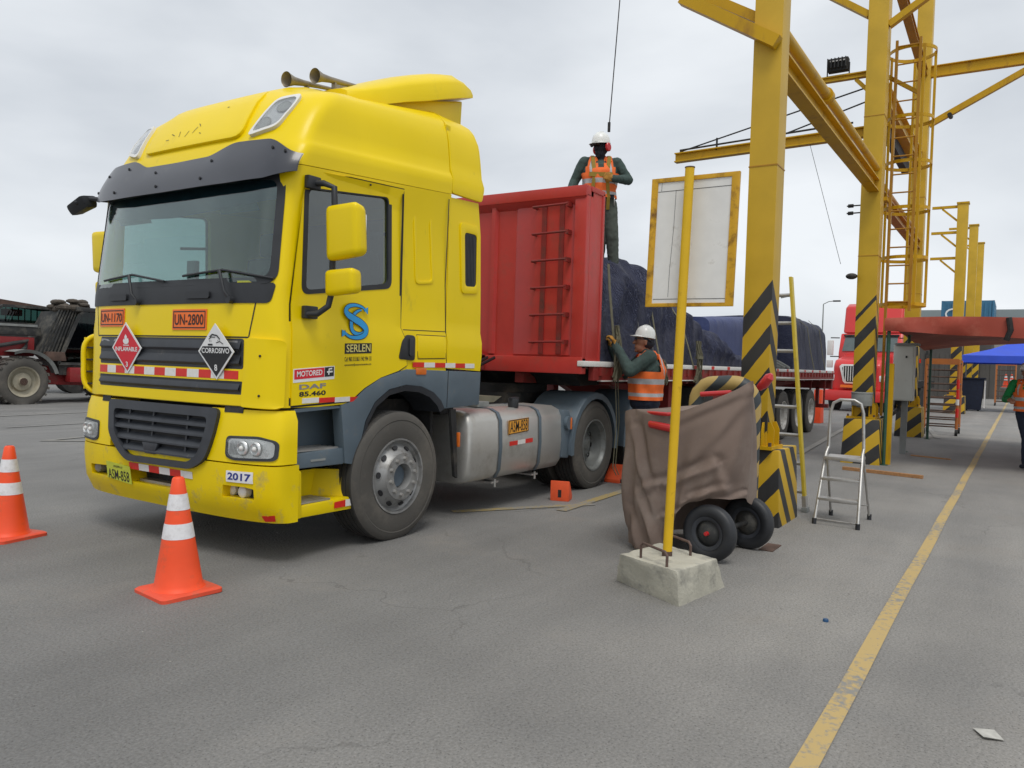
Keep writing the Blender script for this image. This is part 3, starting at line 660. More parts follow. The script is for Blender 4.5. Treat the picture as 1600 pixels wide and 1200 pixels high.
def rack(lab, x, y0, y1, h, d, n, m=ORP, tape=True):
    t = thing('wheeled_rack', lab, 'rack', (x, (y0+y1)/2, 0), 'orange wheeled tube racks')
    for xx in (x, x+d):
        for yy in (y0, y1): MB().cyl((xx, yy, .16), (xx, yy, h), .035, 8).build('post', m, t)
    b = MB()
    for k in range(n):
        z = .22+k*(h-.3)/(n-1)
        b.cyl((x, y0, z), (x, y1, z), .02, 6); b.cyl((x+d, y0, z), (x+d, y1, z), .02, 6)
        if k % 3 == 0: b.cyl((x, y0, z), (x+d, y0, z), .02, 6); b.cyl((x, y1, z), (x+d, y1, z), .02, 6)
    b.build('bars', RUSTM, t)
    b = MB(); b.box(x-.04, x+.0, y0, y1, h-.12, h+.02); b.build('top_board', m, t)
    if tape:
        for k in range(3): MB().box(x-.044, x-.04, y1+.12+k*.14, y1+.24+k*.14, h-.10, h).build('tape', [TRED, TWHT, TRED][k], t)
        for k, z in enumerate((.45, .75, .9, 1.15)): MB().cyl((x-.003, y0, z), (x-.003, y0, z+.22 if k != 1 else z+.14), .0375, 8).build('tape', TRED if k != 1 else TWHT, t)
    for xx in (x, x+d):
        for yy in (y0, y1): MB().cyl((xx, yy-.03, .075), (xx, yy+.03, .075), .075, 12).build('castor', DARK, t)
rack('orange wheeled rack of tubes with red and white tape standing under the red canopy', 18.4, -2.98, -2.28, 1.85, 1.0, 10)
rack('far orange rack beyond the blue canopy', 44, -4.15, -3.3, 2.2, 1.2, 8, tape=False)
t = thing('waste_bin', 'black wheeled waste bin with a white side in front of the far posts', 'bin', (35.5, -2.7, 0))
b = MB(); b.raw([(35.1, -2.95, 0.05), (35.1, -2.28, .05), (35.7, -2.28, .05), (35.7, -2.95, .05), (35.0, -3.05, 1.35), (35.0, -2.18, 1.35), (35.8, -2.18, 1.35), (35.8, -3.05, 1.35)], [(0, 1, 2, 3), (4, 5, 6, 7), (0, 1, 5, 4), (1, 2, 6, 5), (2, 3, 7, 6), (3, 0, 4, 7)]); b.build('body', NAVY, t, bevel=.02)
b = MB(); b.box(34.95, 35.85, -3.1, -2.13, 1.35, 1.42); b.build('lid', NAVY, t, bevel=.02)
MB().box(35.0, 35.8, -3.10, -3.06, .15, 1.3).build('label_panel', WHT, t)
for y in (-2.4, -2.85): MB().cyl((35.6, y-.04, .1), (35.6, y+.04, .1), .1, 12).build('wheel', DARK, t)

#@@TRUCK
# ================================================================ TRACTOR UNIT
YC = 1.2
XFt = [(.3, .12), (.42, .06), (.6, .04), (.85, .05), (1.0, .07), (1.1, .08), (1.9, .09), (1.95, .10), (2.74, .195), (2.8, .20), (2.98, .27), (3.15, .36), (3.3, .46), (3.4, .56), (3.48, .72), (3.54, .95), (3.56, 1.3)]
Wt = [(.3, 1.19), (1.0, 1.19), (1.09, 1.15), (1.62, 1.15), (1.70, 1.135), (2.74, 1.125), (2.76, 1.16), (2.90, 1.165), (2.965, 1.13), (3.2, 1.105), (3.3, 1.085), (3.40, 1.05), (3.45, 1.01), (3.49, .95), (3.52, .87), (3.54, .78), (3.56, .6)]
Dt = [(.3, .22), (2.74, .2), (3.0, .25), (3.6, .35)]
def frx(y, z, grow=0):
    w_ = interp(Wt, z)+grow; t_ = min(abs(y-YC)/w_, .9999)
    return interp(XFt, z)-grow+interp(Dt, z)*(1-(1-t_**3)**(1/3))
def mf(y, z, off):
    e = .004; x = frx(y, z)
    dy = (frx(y+e, z)-frx(y-e, z))/(2*e); dz = (frx(y, z+e)-frx(y, z-e))/(2*e)
    dy = max(-2.5, min(2.5, dy))
    n = V((-1, dy, dz)).normalized(); return V((x, y, z))+n*off
def mfm(sx): return lambda s, z, off: mf(YC+sx*s, z, off)      # mirrored: s = distance from centre plane
def ms_(x, z, off): return V((x, YC-interp(Wt, z)-off, z))       # left flank (towards the camera)
def msr(x, z, off): return V((x, YC+interp(Wt, z)+off, z))       # right flank
def ring(z, xb, grow=0, n=22, shear=0):
    w_ = interp(Wt, z)+grow; D_ = interp(Dt, z); xf = interp(XFt, z)-grow
    P = []
    for i in range(-n, n+1):
        a = i/n*PI/2; s = math.copysign(abs(math.sin(a))**(2/3), a); c = abs(math.cos(a))**(2/3)
        P.append((xf+D_*(1-c), YC-w_*s))
    P = [(xb, P[0][1])]+P+[(xb, P[-1][1])]
    return [V((x, y, z+shear*(x-.35))) for x, y in P]
def loft(zs, xb, grow=0, shear=None, n=22):
    b = MB(); vs = []; m_ = 2*n+3
    for z in zs: vs += ring(z, xb(z) if callable(xb) else xb, grow, n, shear(z) if shear else 0)
    fs = [(i*m_+k, i*m_+(k+1) % m_, (i+1)*m_+(k+1) % m_, (i+1)*m_+k) for i in range(len(zs)-1) for k in range(m_)]
    fs += [tuple(range(m_))[::-1], tuple(range((len(zs)-1)*m_, len(zs)*m_))]
    return b.raw(vs, fs)
tr = thing('tractor_unit', 'yellow truck tractor unit with high roof, grey bumper arches and hazard placards on its front', 'truck', (0, YC, 0))
TZ = [1.09, 1.2, 1.4, 1.62, 1.70, 1.9, 1.95, 2.2, 2.5, 2.76]
sh = lambda z: .075*max(0, (z-1.9)/.85)
cab = loft(TZ, 2.04, 0, sh).build('cab_shell', YEL, tr)
inner = loft([1.28, 1.95, 2.70], 1.98, -.05, sh).build('cutter', YEL, None)
inner.location = (0, 0, 0); cab.parent = None; cab.location = tr.location
for v in cab.data.vertices: pass
cut = [inner]
# windscreen opening, door window openings both sides
wp = roundpoly([(-1.07, 1.955), (1.07, 1.955), (1.05, 2.67), (-1.05, 2.67)], .08)
cut.append(MB().prism([(-.3, YC+s, z) for s, z in wp], (.62, 0, 0)).build('cutter', YEL))
DW = roundpoly([(.415, 1.90), (1.285, 2.03), (1.265, 2.715), (.43, 2.625)], .05)
cut.append(MB().prism([(x, -.3, z) for x, z in DW], (0, 3, 0)).build('cutter', YEL))
cut.append(MB().cyl((1.48, -.2, .58), (1.48, .62, .58), .70, 40).build('cutter', YEL)); cut.append(MB().cyl((1.48, 1.78, .58), (1.48, 2.6, .58), .70, 40).build('cutter', YEL))
bpy.context.view_layer.update()
boolean(cab, cut)
cab.parent = tr; cab.location = (0, 0, 0)
for y0, y1 in ((.32, .66), (1.74, 2.08)):
    b = MB(); A = [math.radians(a) for a in range(-5, 186, 8)]
    for a in A: b.v += [V((1.48+.695*math.cos(a), y0, .58+.695*math.sin(a))), V((1.48+.695*math.cos(a), y1, .58+.695*math.sin(a)))]
    b.f = [(2*i, 2*i+1, 2*i+3, 2*i+2) for i in range(len(A)-1)]; b.mi = [0]*len(b.f); b.build('wheel_well', DARK, tr)
    yy = y1 if y0 < 1 else y0
    MB().raw([(1.48+.695*math.cos(a), yy, .58+.695*math.sin(a)) for a in A], [tuple(range(len(A)))]).build('wheel_well', DARK, tr)
# interior
b = MB(); b.box(.35, 1.95, .15, 2.25, 1.285, 1.30); b.build('cab_floor', DARK, tr)
b = MB(); b.prism([(.30, .20, 1.3), (.62, .20, 1.3), (.66, .20, 1.86), (.45, .20, 1.95), (.25, .20, 1.93)], (0, 2.0, 0)); b.build('dashboard', GREY, tr, bevel=.03)
def seat(y):
    s = MB().box(1.0, 1.5, y-.25, y+.25, 1.55, 1.72).build('driver_seat', GRILLE, tr, bevel=.05)
    MB().box(1.45, 1.60, y-.25, y+.25, 1.70, 2.35).build('seat_back', GRILLE, s, bevel=.06, local=False)
    h = MB().box(1.5, 1.6, y-.13, y+.13, 2.36, 2.58).build('headrest', GRILLE, s, bevel=.04)
seat(.68); seat(1.75)
b = MB(); b.box(.42, .46, 1.30, 1.40, 2.02, 2.17); b.bar((.44, 1.35, 1.93), (.44, 1.37, 2.05), .02, .02); b.build('phone_holder', BLK, tr)
MB().box(.34, .50, 1.55, 1.85, 1.94, 1.97).build('papers', WHT, tr); MB().box(.40, .55, .95, 1.15, 1.94, 2.0).build('dash_box', BLK, tr, bevel=.02)
for yy in (.16, 2.22): MB().box(.5, 1.9, yy, yy+.02, 1.35, 1.86).build('door_trim', GREY, tr)
for yy in (.45, 1.75): b = MB(); b.raw([(.26, yy, 2.60), (.26, yy+.42, 2.60), (.33, yy+.42, 2.48), (.33, yy, 2.48), (.27, yy, 2.60), (.27, yy+.42, 2.60), (.34, yy+.42, 2.48), (.34, yy, 2.48)], [(0, 1, 2, 3), (4, 5, 6, 7), (0, 1, 5, 4), (1, 2, 6, 5), (2, 3, 7, 6), (3, 0, 4, 7)]); b.build('inner_sun_shade', GREY, tr)
b = MB(); b.tube([(.72+.07*math.sin(a/16*2*PI), .68+.23*math.cos(a/16*2*PI), 2.02+.2*math.sin(a/16*2*PI)) for a in range(16)], .016, 8, closed=True); b.cyl((.72, .68, 2.02), (.5, .68, 1.85), .04); b.build('steering_wheel', BLK, tr)
b = MB(); b.box(1.9, 1.97, .3, 2.1, 1.5, 2.7); b.build('bunk_curtain', GRILLE, tr)
# front glass
patch(roundpoly([(YC-1.085, 1.945), (YC+1.085, 1.945), (YC+1.065, 2.685), (YC-1.065, 2.685)], .09), mf, .004, .006, .08).build('windscreen', GLS, tr, smooth=60)
b = MB()
WO = roundpoly([(YC-1.10, 1.93), (YC+1.10, 1.93), (YC+1.08, 2.70), (YC-1.08, 2.70)], .10, 5)
WI = roundpoly([(YC-1.05, 1.975), (YC+1.05, 1.975), (YC+1.03, 2.655), (YC-1.03, 2.655)], .08, 5)
def frame_on(O_, I_, mp, off, th, sub=6):
    b = MB(); n = len(O_); vs = []; 
    def dens(P):
        R = []
        for i in range(len(P)):
            a, c = P[i], P[(i+1) % len(P)]
            for k in range(sub): R.append((a[0]+(c[0]-a[0])*k/sub, a[1]+(c[1]-a[1])*k/sub))
        return R
    O_, I_ = dens(O_), dens(I_); n = len(O_)
    vs = [mp(*p, off) for p in O_]+[mp(*p, off) for p in I_]+[mp(*p, off-th) for p in O_]+[mp(*p, off-th) for p in I_]
    fs = []
    for i in range(n):
        j = (i+1) % n; fs += [(i, j, n+j, n+i), (2*n+i, 3*n+i, 3*n+j, 2*n+j), (i, 2*n+i, 2*n+j, j), (n+i, n+j, 3*n+j, 3*n+i)]
    return b.raw(vs, fs)
frame_on(WO, WI, mf, .007, .012).build('windscreen_seal', BLK, tr)
# tinted strip along the top of the glass
patch([(YC-1.04, 2.52), (YC-.5, 2.47), (YC, 2.45), (YC+.5, 2.47), (YC+1.04, 2.52), (YC+1.04, 2.66), (YC-1.04, 2.66)], mf, -.006, .004, .08).build('sun_strip', NAVY, tr)
# black scuttle panel below glass
patch(roundpoly([(YC-1.07, 1.80), (YC+1.07, 1.80), (YC+1.10, 1.94), (YC-1.10, 1.94)], .04), mf, .006, .01, .07).build('scuttle_panel', BLK, tr)
for y in (1.78, .78):
    o = patch(rrect(y-.13, y+.13, 1.835, 1.885, .015), mf, .022, .016, .07).build('scuttle_handle', BLK, tr)
    p = [mf(y+.02, 1.84, .03), mf(y-.02, 1.90, .04), mf(y+.18, 2.0, .045)]
for yy, tip in ((1.50, 2.02), (.44, 1.02)):
    a = mf(yy, 1.82, .02); c = mf(yy+.10, 2.02, .05); 
    wpr = MB(); wpr.tube([a, mf(yy+.03, 1.88, .05), c], .012, 8); wpr.cyl(a-V((.02, 0, 0)), a+V((.02, 0, 0)), .025)
    o = wpr.build('wiper', BLK, tr)
    MB().tube([mf(yy+.10-.42+i*.105, 2.03-.012*abs(i-4)+(i-4)*.004, .022) for i in range(9)], .009, 6).build('wiper_blade', BLK, o)
# front upper panel line and placards
def seam(pts, mp, wd=.010, name='panel_gap', off=.002): return ribbon(pts, wd, mp, off).build(name, INK, tr)
seam([(YC-.92+.1*i*1.84/2, 1.565) for i in range(21)], mf)
seam([(YC-.92, 1.57), (YC-.945, 1.70), (YC-.965, 1.80)], mf)
seam([(YC+.92, 1.57), (YC+.945, 1.70), (YC+.965, 1.80)], mf)
def placard(y0, y1, z0, z1, s):
    o = patch([(y0, z0), (y1, z0), (y1, z1), (y0, z1)], mf, .006, .005, .06).build('un_number_plate', ORG, tr)
    fo = [(y0+.012, z0+.012), (y1-.012, z0+.012), (y1-.012, z1-.012), (y0+.012, z1-.012)]
    fi = [(y0+.02, z0+.02), (y1-.02, z0+.02), (y1-.02, z1-.02), (y0+.02, z1-.02)]
    frame_on(fo, fi, mf, .0075, .001).build('border', INK, o)
    letters(s, mf, y1-.03, y0+.03, z0+.035, z1-.035, .0085, o, INK, .012)
    return o
placard(1.695, 2.085, 1.635, 1.775, 'UN-1170'); placard(.685, 1.072, 1.612, 1.760, 'UN-2800')
# upper grille
for nm, z0, z1 in (('upper_grille', 1.345, 1.555), ('middle_grille', 1.17, 1.262)):
    patch(roundpoly([(YC-.88, z0), (YC+.86, z0), (YC+.86, z1), (YC-.88, z1)], .02), mf, .003, .01, .08).build(nm, GRILLE, tr)
for z0, z1 in ((1.365, 1.44), (1.465, 1.54), (1.185, 1.245)):
    b = MB(); n = 20
    for i in range(n+1):
        y = YC-.86+1.70*i/n; b.v += [mf(y, z1, .006), mf(y, z0+.025, .022), mf(y, z0+.018, .022), mf(y, z0, .004)]
    for i in range(n):
        for k in range(3): b.f.append((4*i+k, 4*i+k+1, 4*i+4+k+1, 4*i+4+k)); b.mi.append(0)
    b.build('grille_blade', GRILLE, tr, smooth=30)
patch([(YC-.90, 1.262), (YC+.88, 1.262), (YC+.88, 1.345), (YC-.90, 1.345)], mf, .012, .012, .08).build('grille_bar', YEL, tr)
patch([(YC-.90, 1.095), (YC+.88, 1.095), (YC+.88, 1.17), (YC-.90, 1.17)], mf, .012, .012, .08).build('grille_bar', YEL, tr)
for i in range(13):
    y1 = YC+.84-i*.13; o = patch([(y1-.13, 1.275), (y1, 1.275), (y1, 1.333), (y1-.13, 1.333)], mf, .0145, .003, .06).build('reflective_tape', TRED if i % 2 == 0 else TWHT, tr)
letters('DAF', mf, 2.03, 1.62, 1.475, 1.54, .012, tr, SILV, .02, skew=.0)
o = patch([(.36, 1.47), (.46, 1.47), (.47, 1.54), (.37, 1.54)], mf, .01, .002, 0).build('badge', SILV, tr)
# hazard diamonds
def diamond(yc_, zc_, r, kind):
    mp = planemap(mf(yc_, zc_, .03), (0, -1, 0), (-.06, 0, 1))
    mp0 = lambda s, t_, off: mp(s, t_, off)
    o = patch([(0, -r), (r, 0), (0, r), (-r, 0)], mp0, .004, .005, 0).build('hazard_diamond', WINK, tr)
    q = r-.02
    if kind == 'flam':
        patch([(0, -q), (q, 0), (0, q), (-q, 0)], mp0, .006, .001, 0).build('field', REDINK, o)
        f = [(0, .105), (.018, .085), (.012, .07), (.032, .075), (.038, .05), (.03, .035), (.012, .03), (-.012, .03), (-.03, .035), (-.04, .052), (-.03, .07), (-.016, .062), (-.018, .085)]
        MB().raw([mp0(x, y, .0075) for x, y in f], [tuple(range(len(f)))]).build('flame', WINK, o)
        MB().raw([mp0(x, y, .0075) for x, y in [(-.038, .018), (.038, .018), (.038, .024), (-.038, .024)]], [(0, 1, 2, 3)]).build('flame_base', WINK, o)
        letters('INFLAMABLE', mp0, -.145, .145, -.025, .008, .0075, o, WINK, .02); letters('3', mp0, -.014, .014, -.145, -.105, .0075, o, WINK, .02)
    else:
        patch([(-q, -.0), (0, -q), (q, 0), (q-.03, .03-.03)], mp0, .006, .001, 0).build('field', INK, o)
        patch([(-q*.83, -.033+.0), (q*.83, -.033), (q*.98, .0), (q*.80, .035), (-q*.80, .035), (-q*.98, 0)], mp0, .0065, .0005, 0).build('band', INK, o)
        letters('CORROSIVO', mp0, -.15, .15, -.012, .024, .008, o, WINK, .02); letters('8', mp0, -.016, .016, -.135, -.09, .008, o, WINK, .02)
        b = MB()
        ribbon([(-.06, .10), (-.03, .118), (.02, .11), (.05, .085)], .010, mp0, .007, b); ribbon([(-.07, .085), (-.04, .10), (0, .098)], .006, mp0, .007, b)
        ribbon([(-.08, .047), (-.03, .047)], .012, mp0, .007, b); ribbon([(.01, .06), (.05, .07), (.085, .052)], .006, mp0, .007, b)
        for x in (-.06, -.045): ribbon([(x, .078), (x, .066)], .004, mp0, .007, b)
        for x in (.03, .05): ribbon([(x, .08), (x, .072)], .004, mp0, .007, b)
        b.build('pictogram', INK, o)
diamond(1.60, 1.470, .195, 'flam'); diamond(.545, 1.462, .195, 'corr')
# lower shell: headlamp panels and bumper
CAVZ = [.30, .36, .42, .5, .6, .695]
bp = loft(CAVZ, .36).build('bumper', YELD, tr)
hp = loft([.705, .75, .85, 1.0, 1.07], .34).build('headlamp_panel', YEL, tr)
# cut central grille hole
cu = [MB().box(-.2, .32, YC-.60, YC+.60, .66, 1.2).build('cutter', YEL)]
cu2 = [MB().prism([(-.2, YC+s, z) for s, z in ((-.36, .452), (.33, .452), (.36, .56), (-.36, .56))], (.6, 0, 0)).build('cutter', YEL),
       MB().prism([(-.2, y, z) for y, z in ((.175, .462), (.175, .535), (.245, .545), (.44, .545), (.455, .46))], (.42, 0, 0)).build('cutter', YEL),
       MB().prism([(-.2, 2.4-y, z) for y, z in ((.27, .452), (.27, .53), (.555, .545), (.58, .455))], (.42, 0, 0)).build('cutter', YEL)]
for o_, c_ in ((hp, cu), (bp, cu2)):
    o_.parent = None; o_.location = tr.location; bpy.context.view_layer.update(); boolean(o_, c_); o_.parent = tr; o_.location = (0, 0, 0)
# fog lamps
for sx in (-1, 1):
    y0 = YC+sx*.82
    MB().box(.17, .30, y0-.17, y0+.17, .44, .56).build('fog_lamp_housing', BLK, tr)
    for k in (-1, 1):
        c = V((.135+.012*(k*-sx), y0+k*.07, .502)); MB().lathe([(.0, -.012), (.03, -.008), (.042, .004), (.045, .05)], c, 'X', 18).build('fog_lamp', WHT if sx < 0 else DUSTG, tr)
MB().box(.2, .34, YC-.4, YC+.4, .44, .57).build('crossmember', DARK, tr)
MB().box(.12, .2, YC-.38, YC+.30, .452, .47).build('tow_step', ALU, tr)
# headlamps
def headlamp(sx):
    s0, s1 = .80, 1.155; z0, z1 = .752, .868
    P = roundpoly([(s0, z0+.01), (s0+.06, z0-.012), (s1, z0), (s1+.005, z1-.01), (s1-.1, z1+.01), (s0, z1)], .03)
    mp = mfm(sx)
    o = patch(P, mp, .002, .02, .06).build('headlight', CHROME, tr, smooth=50)
    P2 = roundpoly([(s0-.018, z0-.01), (s0+.06, z0-.03), (s1+.018, z0-.018), (s1+.022, z1), (s1-.1, z1+.028), (s0-.015, z1+.018)], .035)
    frame_on(P2, P, mp, .008, .012).build('headlight_bezel', GRILLE if sx < 9 else YEL, o)
    for s, r in ((s0+.13, .052), (s0+.235, .05)):
        c = mp(s, (z0+z1)/2, .006); MB().lathe([(.0, .012), (r*.45, .008), (r*.8, -.008), (r, -.002), (r*1.06, .004)], c, 'X', 22, caps=False).build('reflector', CHROME, o)
        MB().sphere(c-V((.004, 0, 0)), .018, 10, 6).build('bulb', WHT, o)
    for k in range(7):
        y = s0+.02+k*.013; ribbon([(y, z0+.01), (y+.01, z1-.01)], .004, mp, .006).build('flute', SILV, o)
    patch(P, mp, .016, .004, .06).build('lens', LENS, o, smooth=60)
headlamp(-1); headlamp(1)
# lower grille
b = MB(); b.box(.30, .31, YC-.6, YC+.6, .62, 1.08); b.build('radiator', DARK, tr)
GO = roundpoly([(YC-.70, 1.068), (YC-.67, .86), (YC-.60, .70), (YC-.46, .625), (YC+.32, .615), (YC+.44, .68), (YC+.58, .80), (YC+.64, 1.068)], .06, 4)
GI = roundpoly([(YC-.60, 1.0), (YC-.58, .86), (YC-.52, .73), (YC-.42, .67), (YC+.30, .66), (YC+.38, .71), (YC+.50, .82), (YC+.55, 1.0)], .05, 4)
frame_on(GO, GI, mf, .03, .09, 3).build('lower_grille', GRILLE, tr, smooth=50)
patch([(YC-.60, 1.0), (YC-.6, .8), (YC-.42, .655), (YC+.30, .65), (YC+.5, .8), (YC+.55, 1.0)], mf, -.02, .02, .08).build('grille_backing', DARK, tr)
for z, hw0, hw1 in ((.965, .60, .55), (.895, .59, .535), (.815, .565, .50), (.735, .53, .43)):
    b = MB(); n = 16
    for i in range(n+1):
        y = YC-hw0+(hw0+hw1)*i/n; b.v += [mf(y, z+.02, -.02), mf(y, z-.025, .022), mf(y, z-.037, .022), mf(y, z-.02, -.02)]
    for i in range(n):
        for k in range(3): b.f.append((4*i+k, 4*i+k+1, 4*i+4+k+1, 4*i+4+k)); b.mi.append(0)
    b.build('grille_slat', GRILLE, tr, smooth=30)
for y in (YC-.36, YC+.05, YC+.36): MB().prism([mf(y, 1.0, .0), mf(y, .66, .0), mf(y, .66, -.018), mf(y, 1.0, -.018)], (0, .02, 0)).build('grille_rib', GRILLE, tr)
b = MB(); b.prism([mf(YC+.04+s, z, .02) for s, z in ((-.10, .775), (.10, .775), (.06, .69), (-.06, .69))], (.03, 0, 0)); b.build('tow_cover', GRILLE, tr, bevel=.008)
# gaps beside lower grille top
for y0, y1 in ((1.86, 1.99), (.30, .47)): patch([(y0, 1.045), (y1, 1.045), (y1, 1.09), (y0, 1.09)], mf, .004, .01, 0).build('air_gap', DARK, tr)
# bumper tapes, plate, year number
o = patch([(1.47+.36, .455), (1.47+.36, .585), (1.50, .57), (1.49, .432)][::-1], mf, .012, .004, .06).build('number_plate', PYEL, tr)
letters('ASM-858', mf, 1.81, 1.515, .452, .53, .0135, o, INK, .006, shear=-.006); letters('PERU', mf, 1.72, 1.60, .545, .560, .0135, o, INK, .02)
for i in range(6):
    y1 = 1.515-i*.128; patch([(y1-.128, .553+.0), (y1, .553), (y1, .603), (y1-.128, .603)], mf, .005, .004, .06).build('reflective_tape', TRED if i % 2 == 0 else TWHT, tr)
o = patch([(.172, .575), (.40, .572), (.40, .648), (.172, .652)], mf, .006, .004, .06).build('year_sticker', WINK, tr)
letters('2017', mf, .385, .187, .588, .638, .0075, o, BLUEINK, .03)
for (s0_, s1_) in (('a', .3),): patch([(.07, .315), (.14, .31), (.15, .35), (.06, .36)], mf, .003, .003, 0).build('torn_tape', TRED, tr)
# side corner panels (wind deflectors) of the cab front
def smooth3(P, k=5):
    R = []
    for i in range(len(P)-1):
        p0, p1, p2, p3 = [V(P[max(0, min(len(P)-1, i+d))]) for d in (-1, 0, 1, 2)]
        for q in range(k):
            t_ = q/k; R.append(.5*((2*p1)+(-p0+p2)*t_+(2*p0-5*p1+4*p2-p3)*t_*t_+(-p0+3*p1-3*p2+p3)*t_**3))
    return R+[V(P[-1])]
def cornerpanel(sx):
    mp = mfm(sx)
    b = patch(roundpoly([(.885, 1.085), (1.145, 1.075), (1.147, 1.55), (.925, 1.565)], .03), mp, .028, .03, .05)
    o = b.build('corner_deflector', YEL, tr, bevel=.006)
    for z in (1.17, 1.44): MB().sphere(mp(1.03, z, .03), .009, 8, 6).build('screw', INK, o)
cornerpanel(-1)
# right-hand deflector stands off the corner with vanes
b = MB(); o_ = []
PR = [(.18, 2.37, 1.12), (.16, 2.42, 1.17), (.16, 2.44, 1.50), (.18, 2.42, 1.545), (.26, 2.38, 1.565)]
b.tube(smooth3([(.33, 2.28, 1.09), (.25, 2.37, 1.095), (.195, 2.43, 1.17), (.19, 2.445, 1.33), (.195, 2.44, 1.49), (.25, 2.40, 1.56), (.33, 2.30, 1.57)]), .022, 10)
o = b.build('corner_deflector', YEL, tr)
b = MB(); b.prism([(.19, 2.43, 1.12), (.19, 2.43, 1.55), (.42, 2.47, 1.55), (.42, 2.47, 1.12)], (.0, .015, 0)); b.build('outer_skin', YEL, o)
for z in (1.16, 1.26, 1.36, 1.46): MB().box(.2, .36, 2.28, 2.44, z, z+.012).build('vane', DARK, o)

# sun visor
def visx(y, z):
    t_ = min(abs(y-YC)/1.22, .9999); base = .075+.42*(z-2.62)
    return base+.30*(1-(1-t_**3.2)**(1/3.2))
def mv(y, z, off): return V((visx(y, z)-off, y, z))
def vtop(s):
    s = abs(s); T_ = [(0, 2.862), (.34, 2.866), (.64, 2.948), (.92, 2.945), (1.19, 2.83)]
    for (a, p), (b_, q) in zip(T_, T_[1:]):
        if s <= b_: k_ = (s-a)/(b_-a); k_ = k_*k_*(3-2*k_); return p+(q-p)*k_
    return 2.83
def vbot(s): return interp([(0, 2.625), (.7, 2.63), (1.0, 2.645), (1.19, 2.70)], abs(s))
b = MB(); n = 96; rows = 6
for side in (0, 1):
    base = len(b.v)
    for i in range(n+1):
        s = -1.19+2.38*i/n
        for k in range(rows+1):
            z = vbot(s)+(vtop(s)-vbot(s))*k/rows; bl = .012*math.sin(PI*k/rows)
            b.v.append(mv(YC+s, z, bl-side*.008))
    for i in range(n):
        for k in range(rows):
            a = base+i*(rows+1)+k; f = (a, a+1, a+rows+2, a+rows+1); b.f.append(f if side else f[::-1]); b.mi.append(0)
vis = b.build('sun_visor', VIS, tr, smooth=60)
for s, z in ((-1.1, 2.84), (-1.0, 2.87), (-.45, 2.82), (.62, 2.88), (.95, 2.86), (1.1, 2.74), (.7, 2.69), (.12, 2.68), (-.4, 2.69), (.2, 2.80)):
    c = mv(YC+s, z, .014); MB().lathe([(.0, -.006), (.011, -.003), (.012, .004)], c, 'X', 10).build('rivet', INK, vis)
for s in (-.9, -.35, .35, .9): MB().bar(mv(YC+s, 2.83, -.01), mf(YC+s, 2.86, 0), .02, .02).build('bracket', BLK, vis)

# roof fairing
RZ = [2.765, 2.79, 2.84, 2.90, 2.93, 2.965, 3.06, 3.15, 3.22, 3.3, 3.35, 3.4, 3.43, 3.46, 3.49, 3.51, 3.53, 3.545, 3.56]
rfm = loft(RZ, lambda z: 2.04 if z < 3.5 else 2.04, 0, lambda z: .075, n=30)
for v in rfm.v:
    k_ = max(0, min(1, (v.z-3.22)/.25))*max(0, min(1, (abs(v.y-YC)-.52)/.22)); v.z -= .085*k_*math.exp(-((v.x-1.1)/.5)**2)
rf = rfm.build('roof_fairing', YEL, tr, smooth=50)
RC = roundpoly([(YC-.60, 3.0), (YC+.60, 3.0), (YC+.52, 3.44), (YC-.52, 3.44)], .10)
patch(RC, mf, .022, .03, .06).build('roof_front_panel', YEL, tr, bevel=.008)
sc_ = MB()
for (y_, z_, dy_, dz_) in ((1.45, 3.12, .05, .02), (1.38, 3.10, .02, .05), (1.28, 3.14, .02, -.05), (1.22, 3.11, -.03, .05), (1.16, 3.16, .04, .03), (1.50, 3.09, .04, .0), (1.1, 3.09, .03, .01), (.95, 3.30, .02, .0)):
    ribbon([(y_, z_), (y_+dy_*.5, z_+dz_*.6), (y_+dy_, z_+dz_)], .006, mf, .0235, sc_)
sc_.build('scratches', mat('scratch_brown', (.16, .13, .05), .8), tr)['kind'] = 'stuff'
# roof lamps
for sx in (-1, 1):
    mp = mfm(sx)
    Q = [(.665, 2.985), (.90, 3.045), (.935, 3.20), (.925, 3.33), (.74, 3.30)]
    if True:
        O_ = roundpoly(Q, .05); cx = sum(p[0] for p in Q)/5; cz = sum(p[1] for p in Q)/5
        I_ = roundpoly([(cx+(x-cx)*.84, cz+(z-cz)*.84) for x, z in Q], .045)
        o = frame_on(O_, I_, mp, .026, .04, 3).build('roof_lamp', WHT, tr)
        patch(I_, mp, .008, .012, .04).build('reflector_bowl', RTAPE, o)
        for (s, z) in ((.76, 3.09), (.85, 3.22)):
            c = mp(s, z, .010); nn = (mp(s, z, 1)-mp(s, z, 0))
            q = MB(); q.lathe([(.0, .0), (.03, .0), (.05, .004), (.056, .010), (.06, .004)], (0, 0, 0), 'Z', 20)
            q.build('lamp_bowl', DUSTG, o, tf=Matrix.Translation(c) @ nn.to_track_quat('Z', 'Y').to_matrix().to_4x4())
        patch(I_, mp, .023, .003, .04).build('lens', LENS, o)
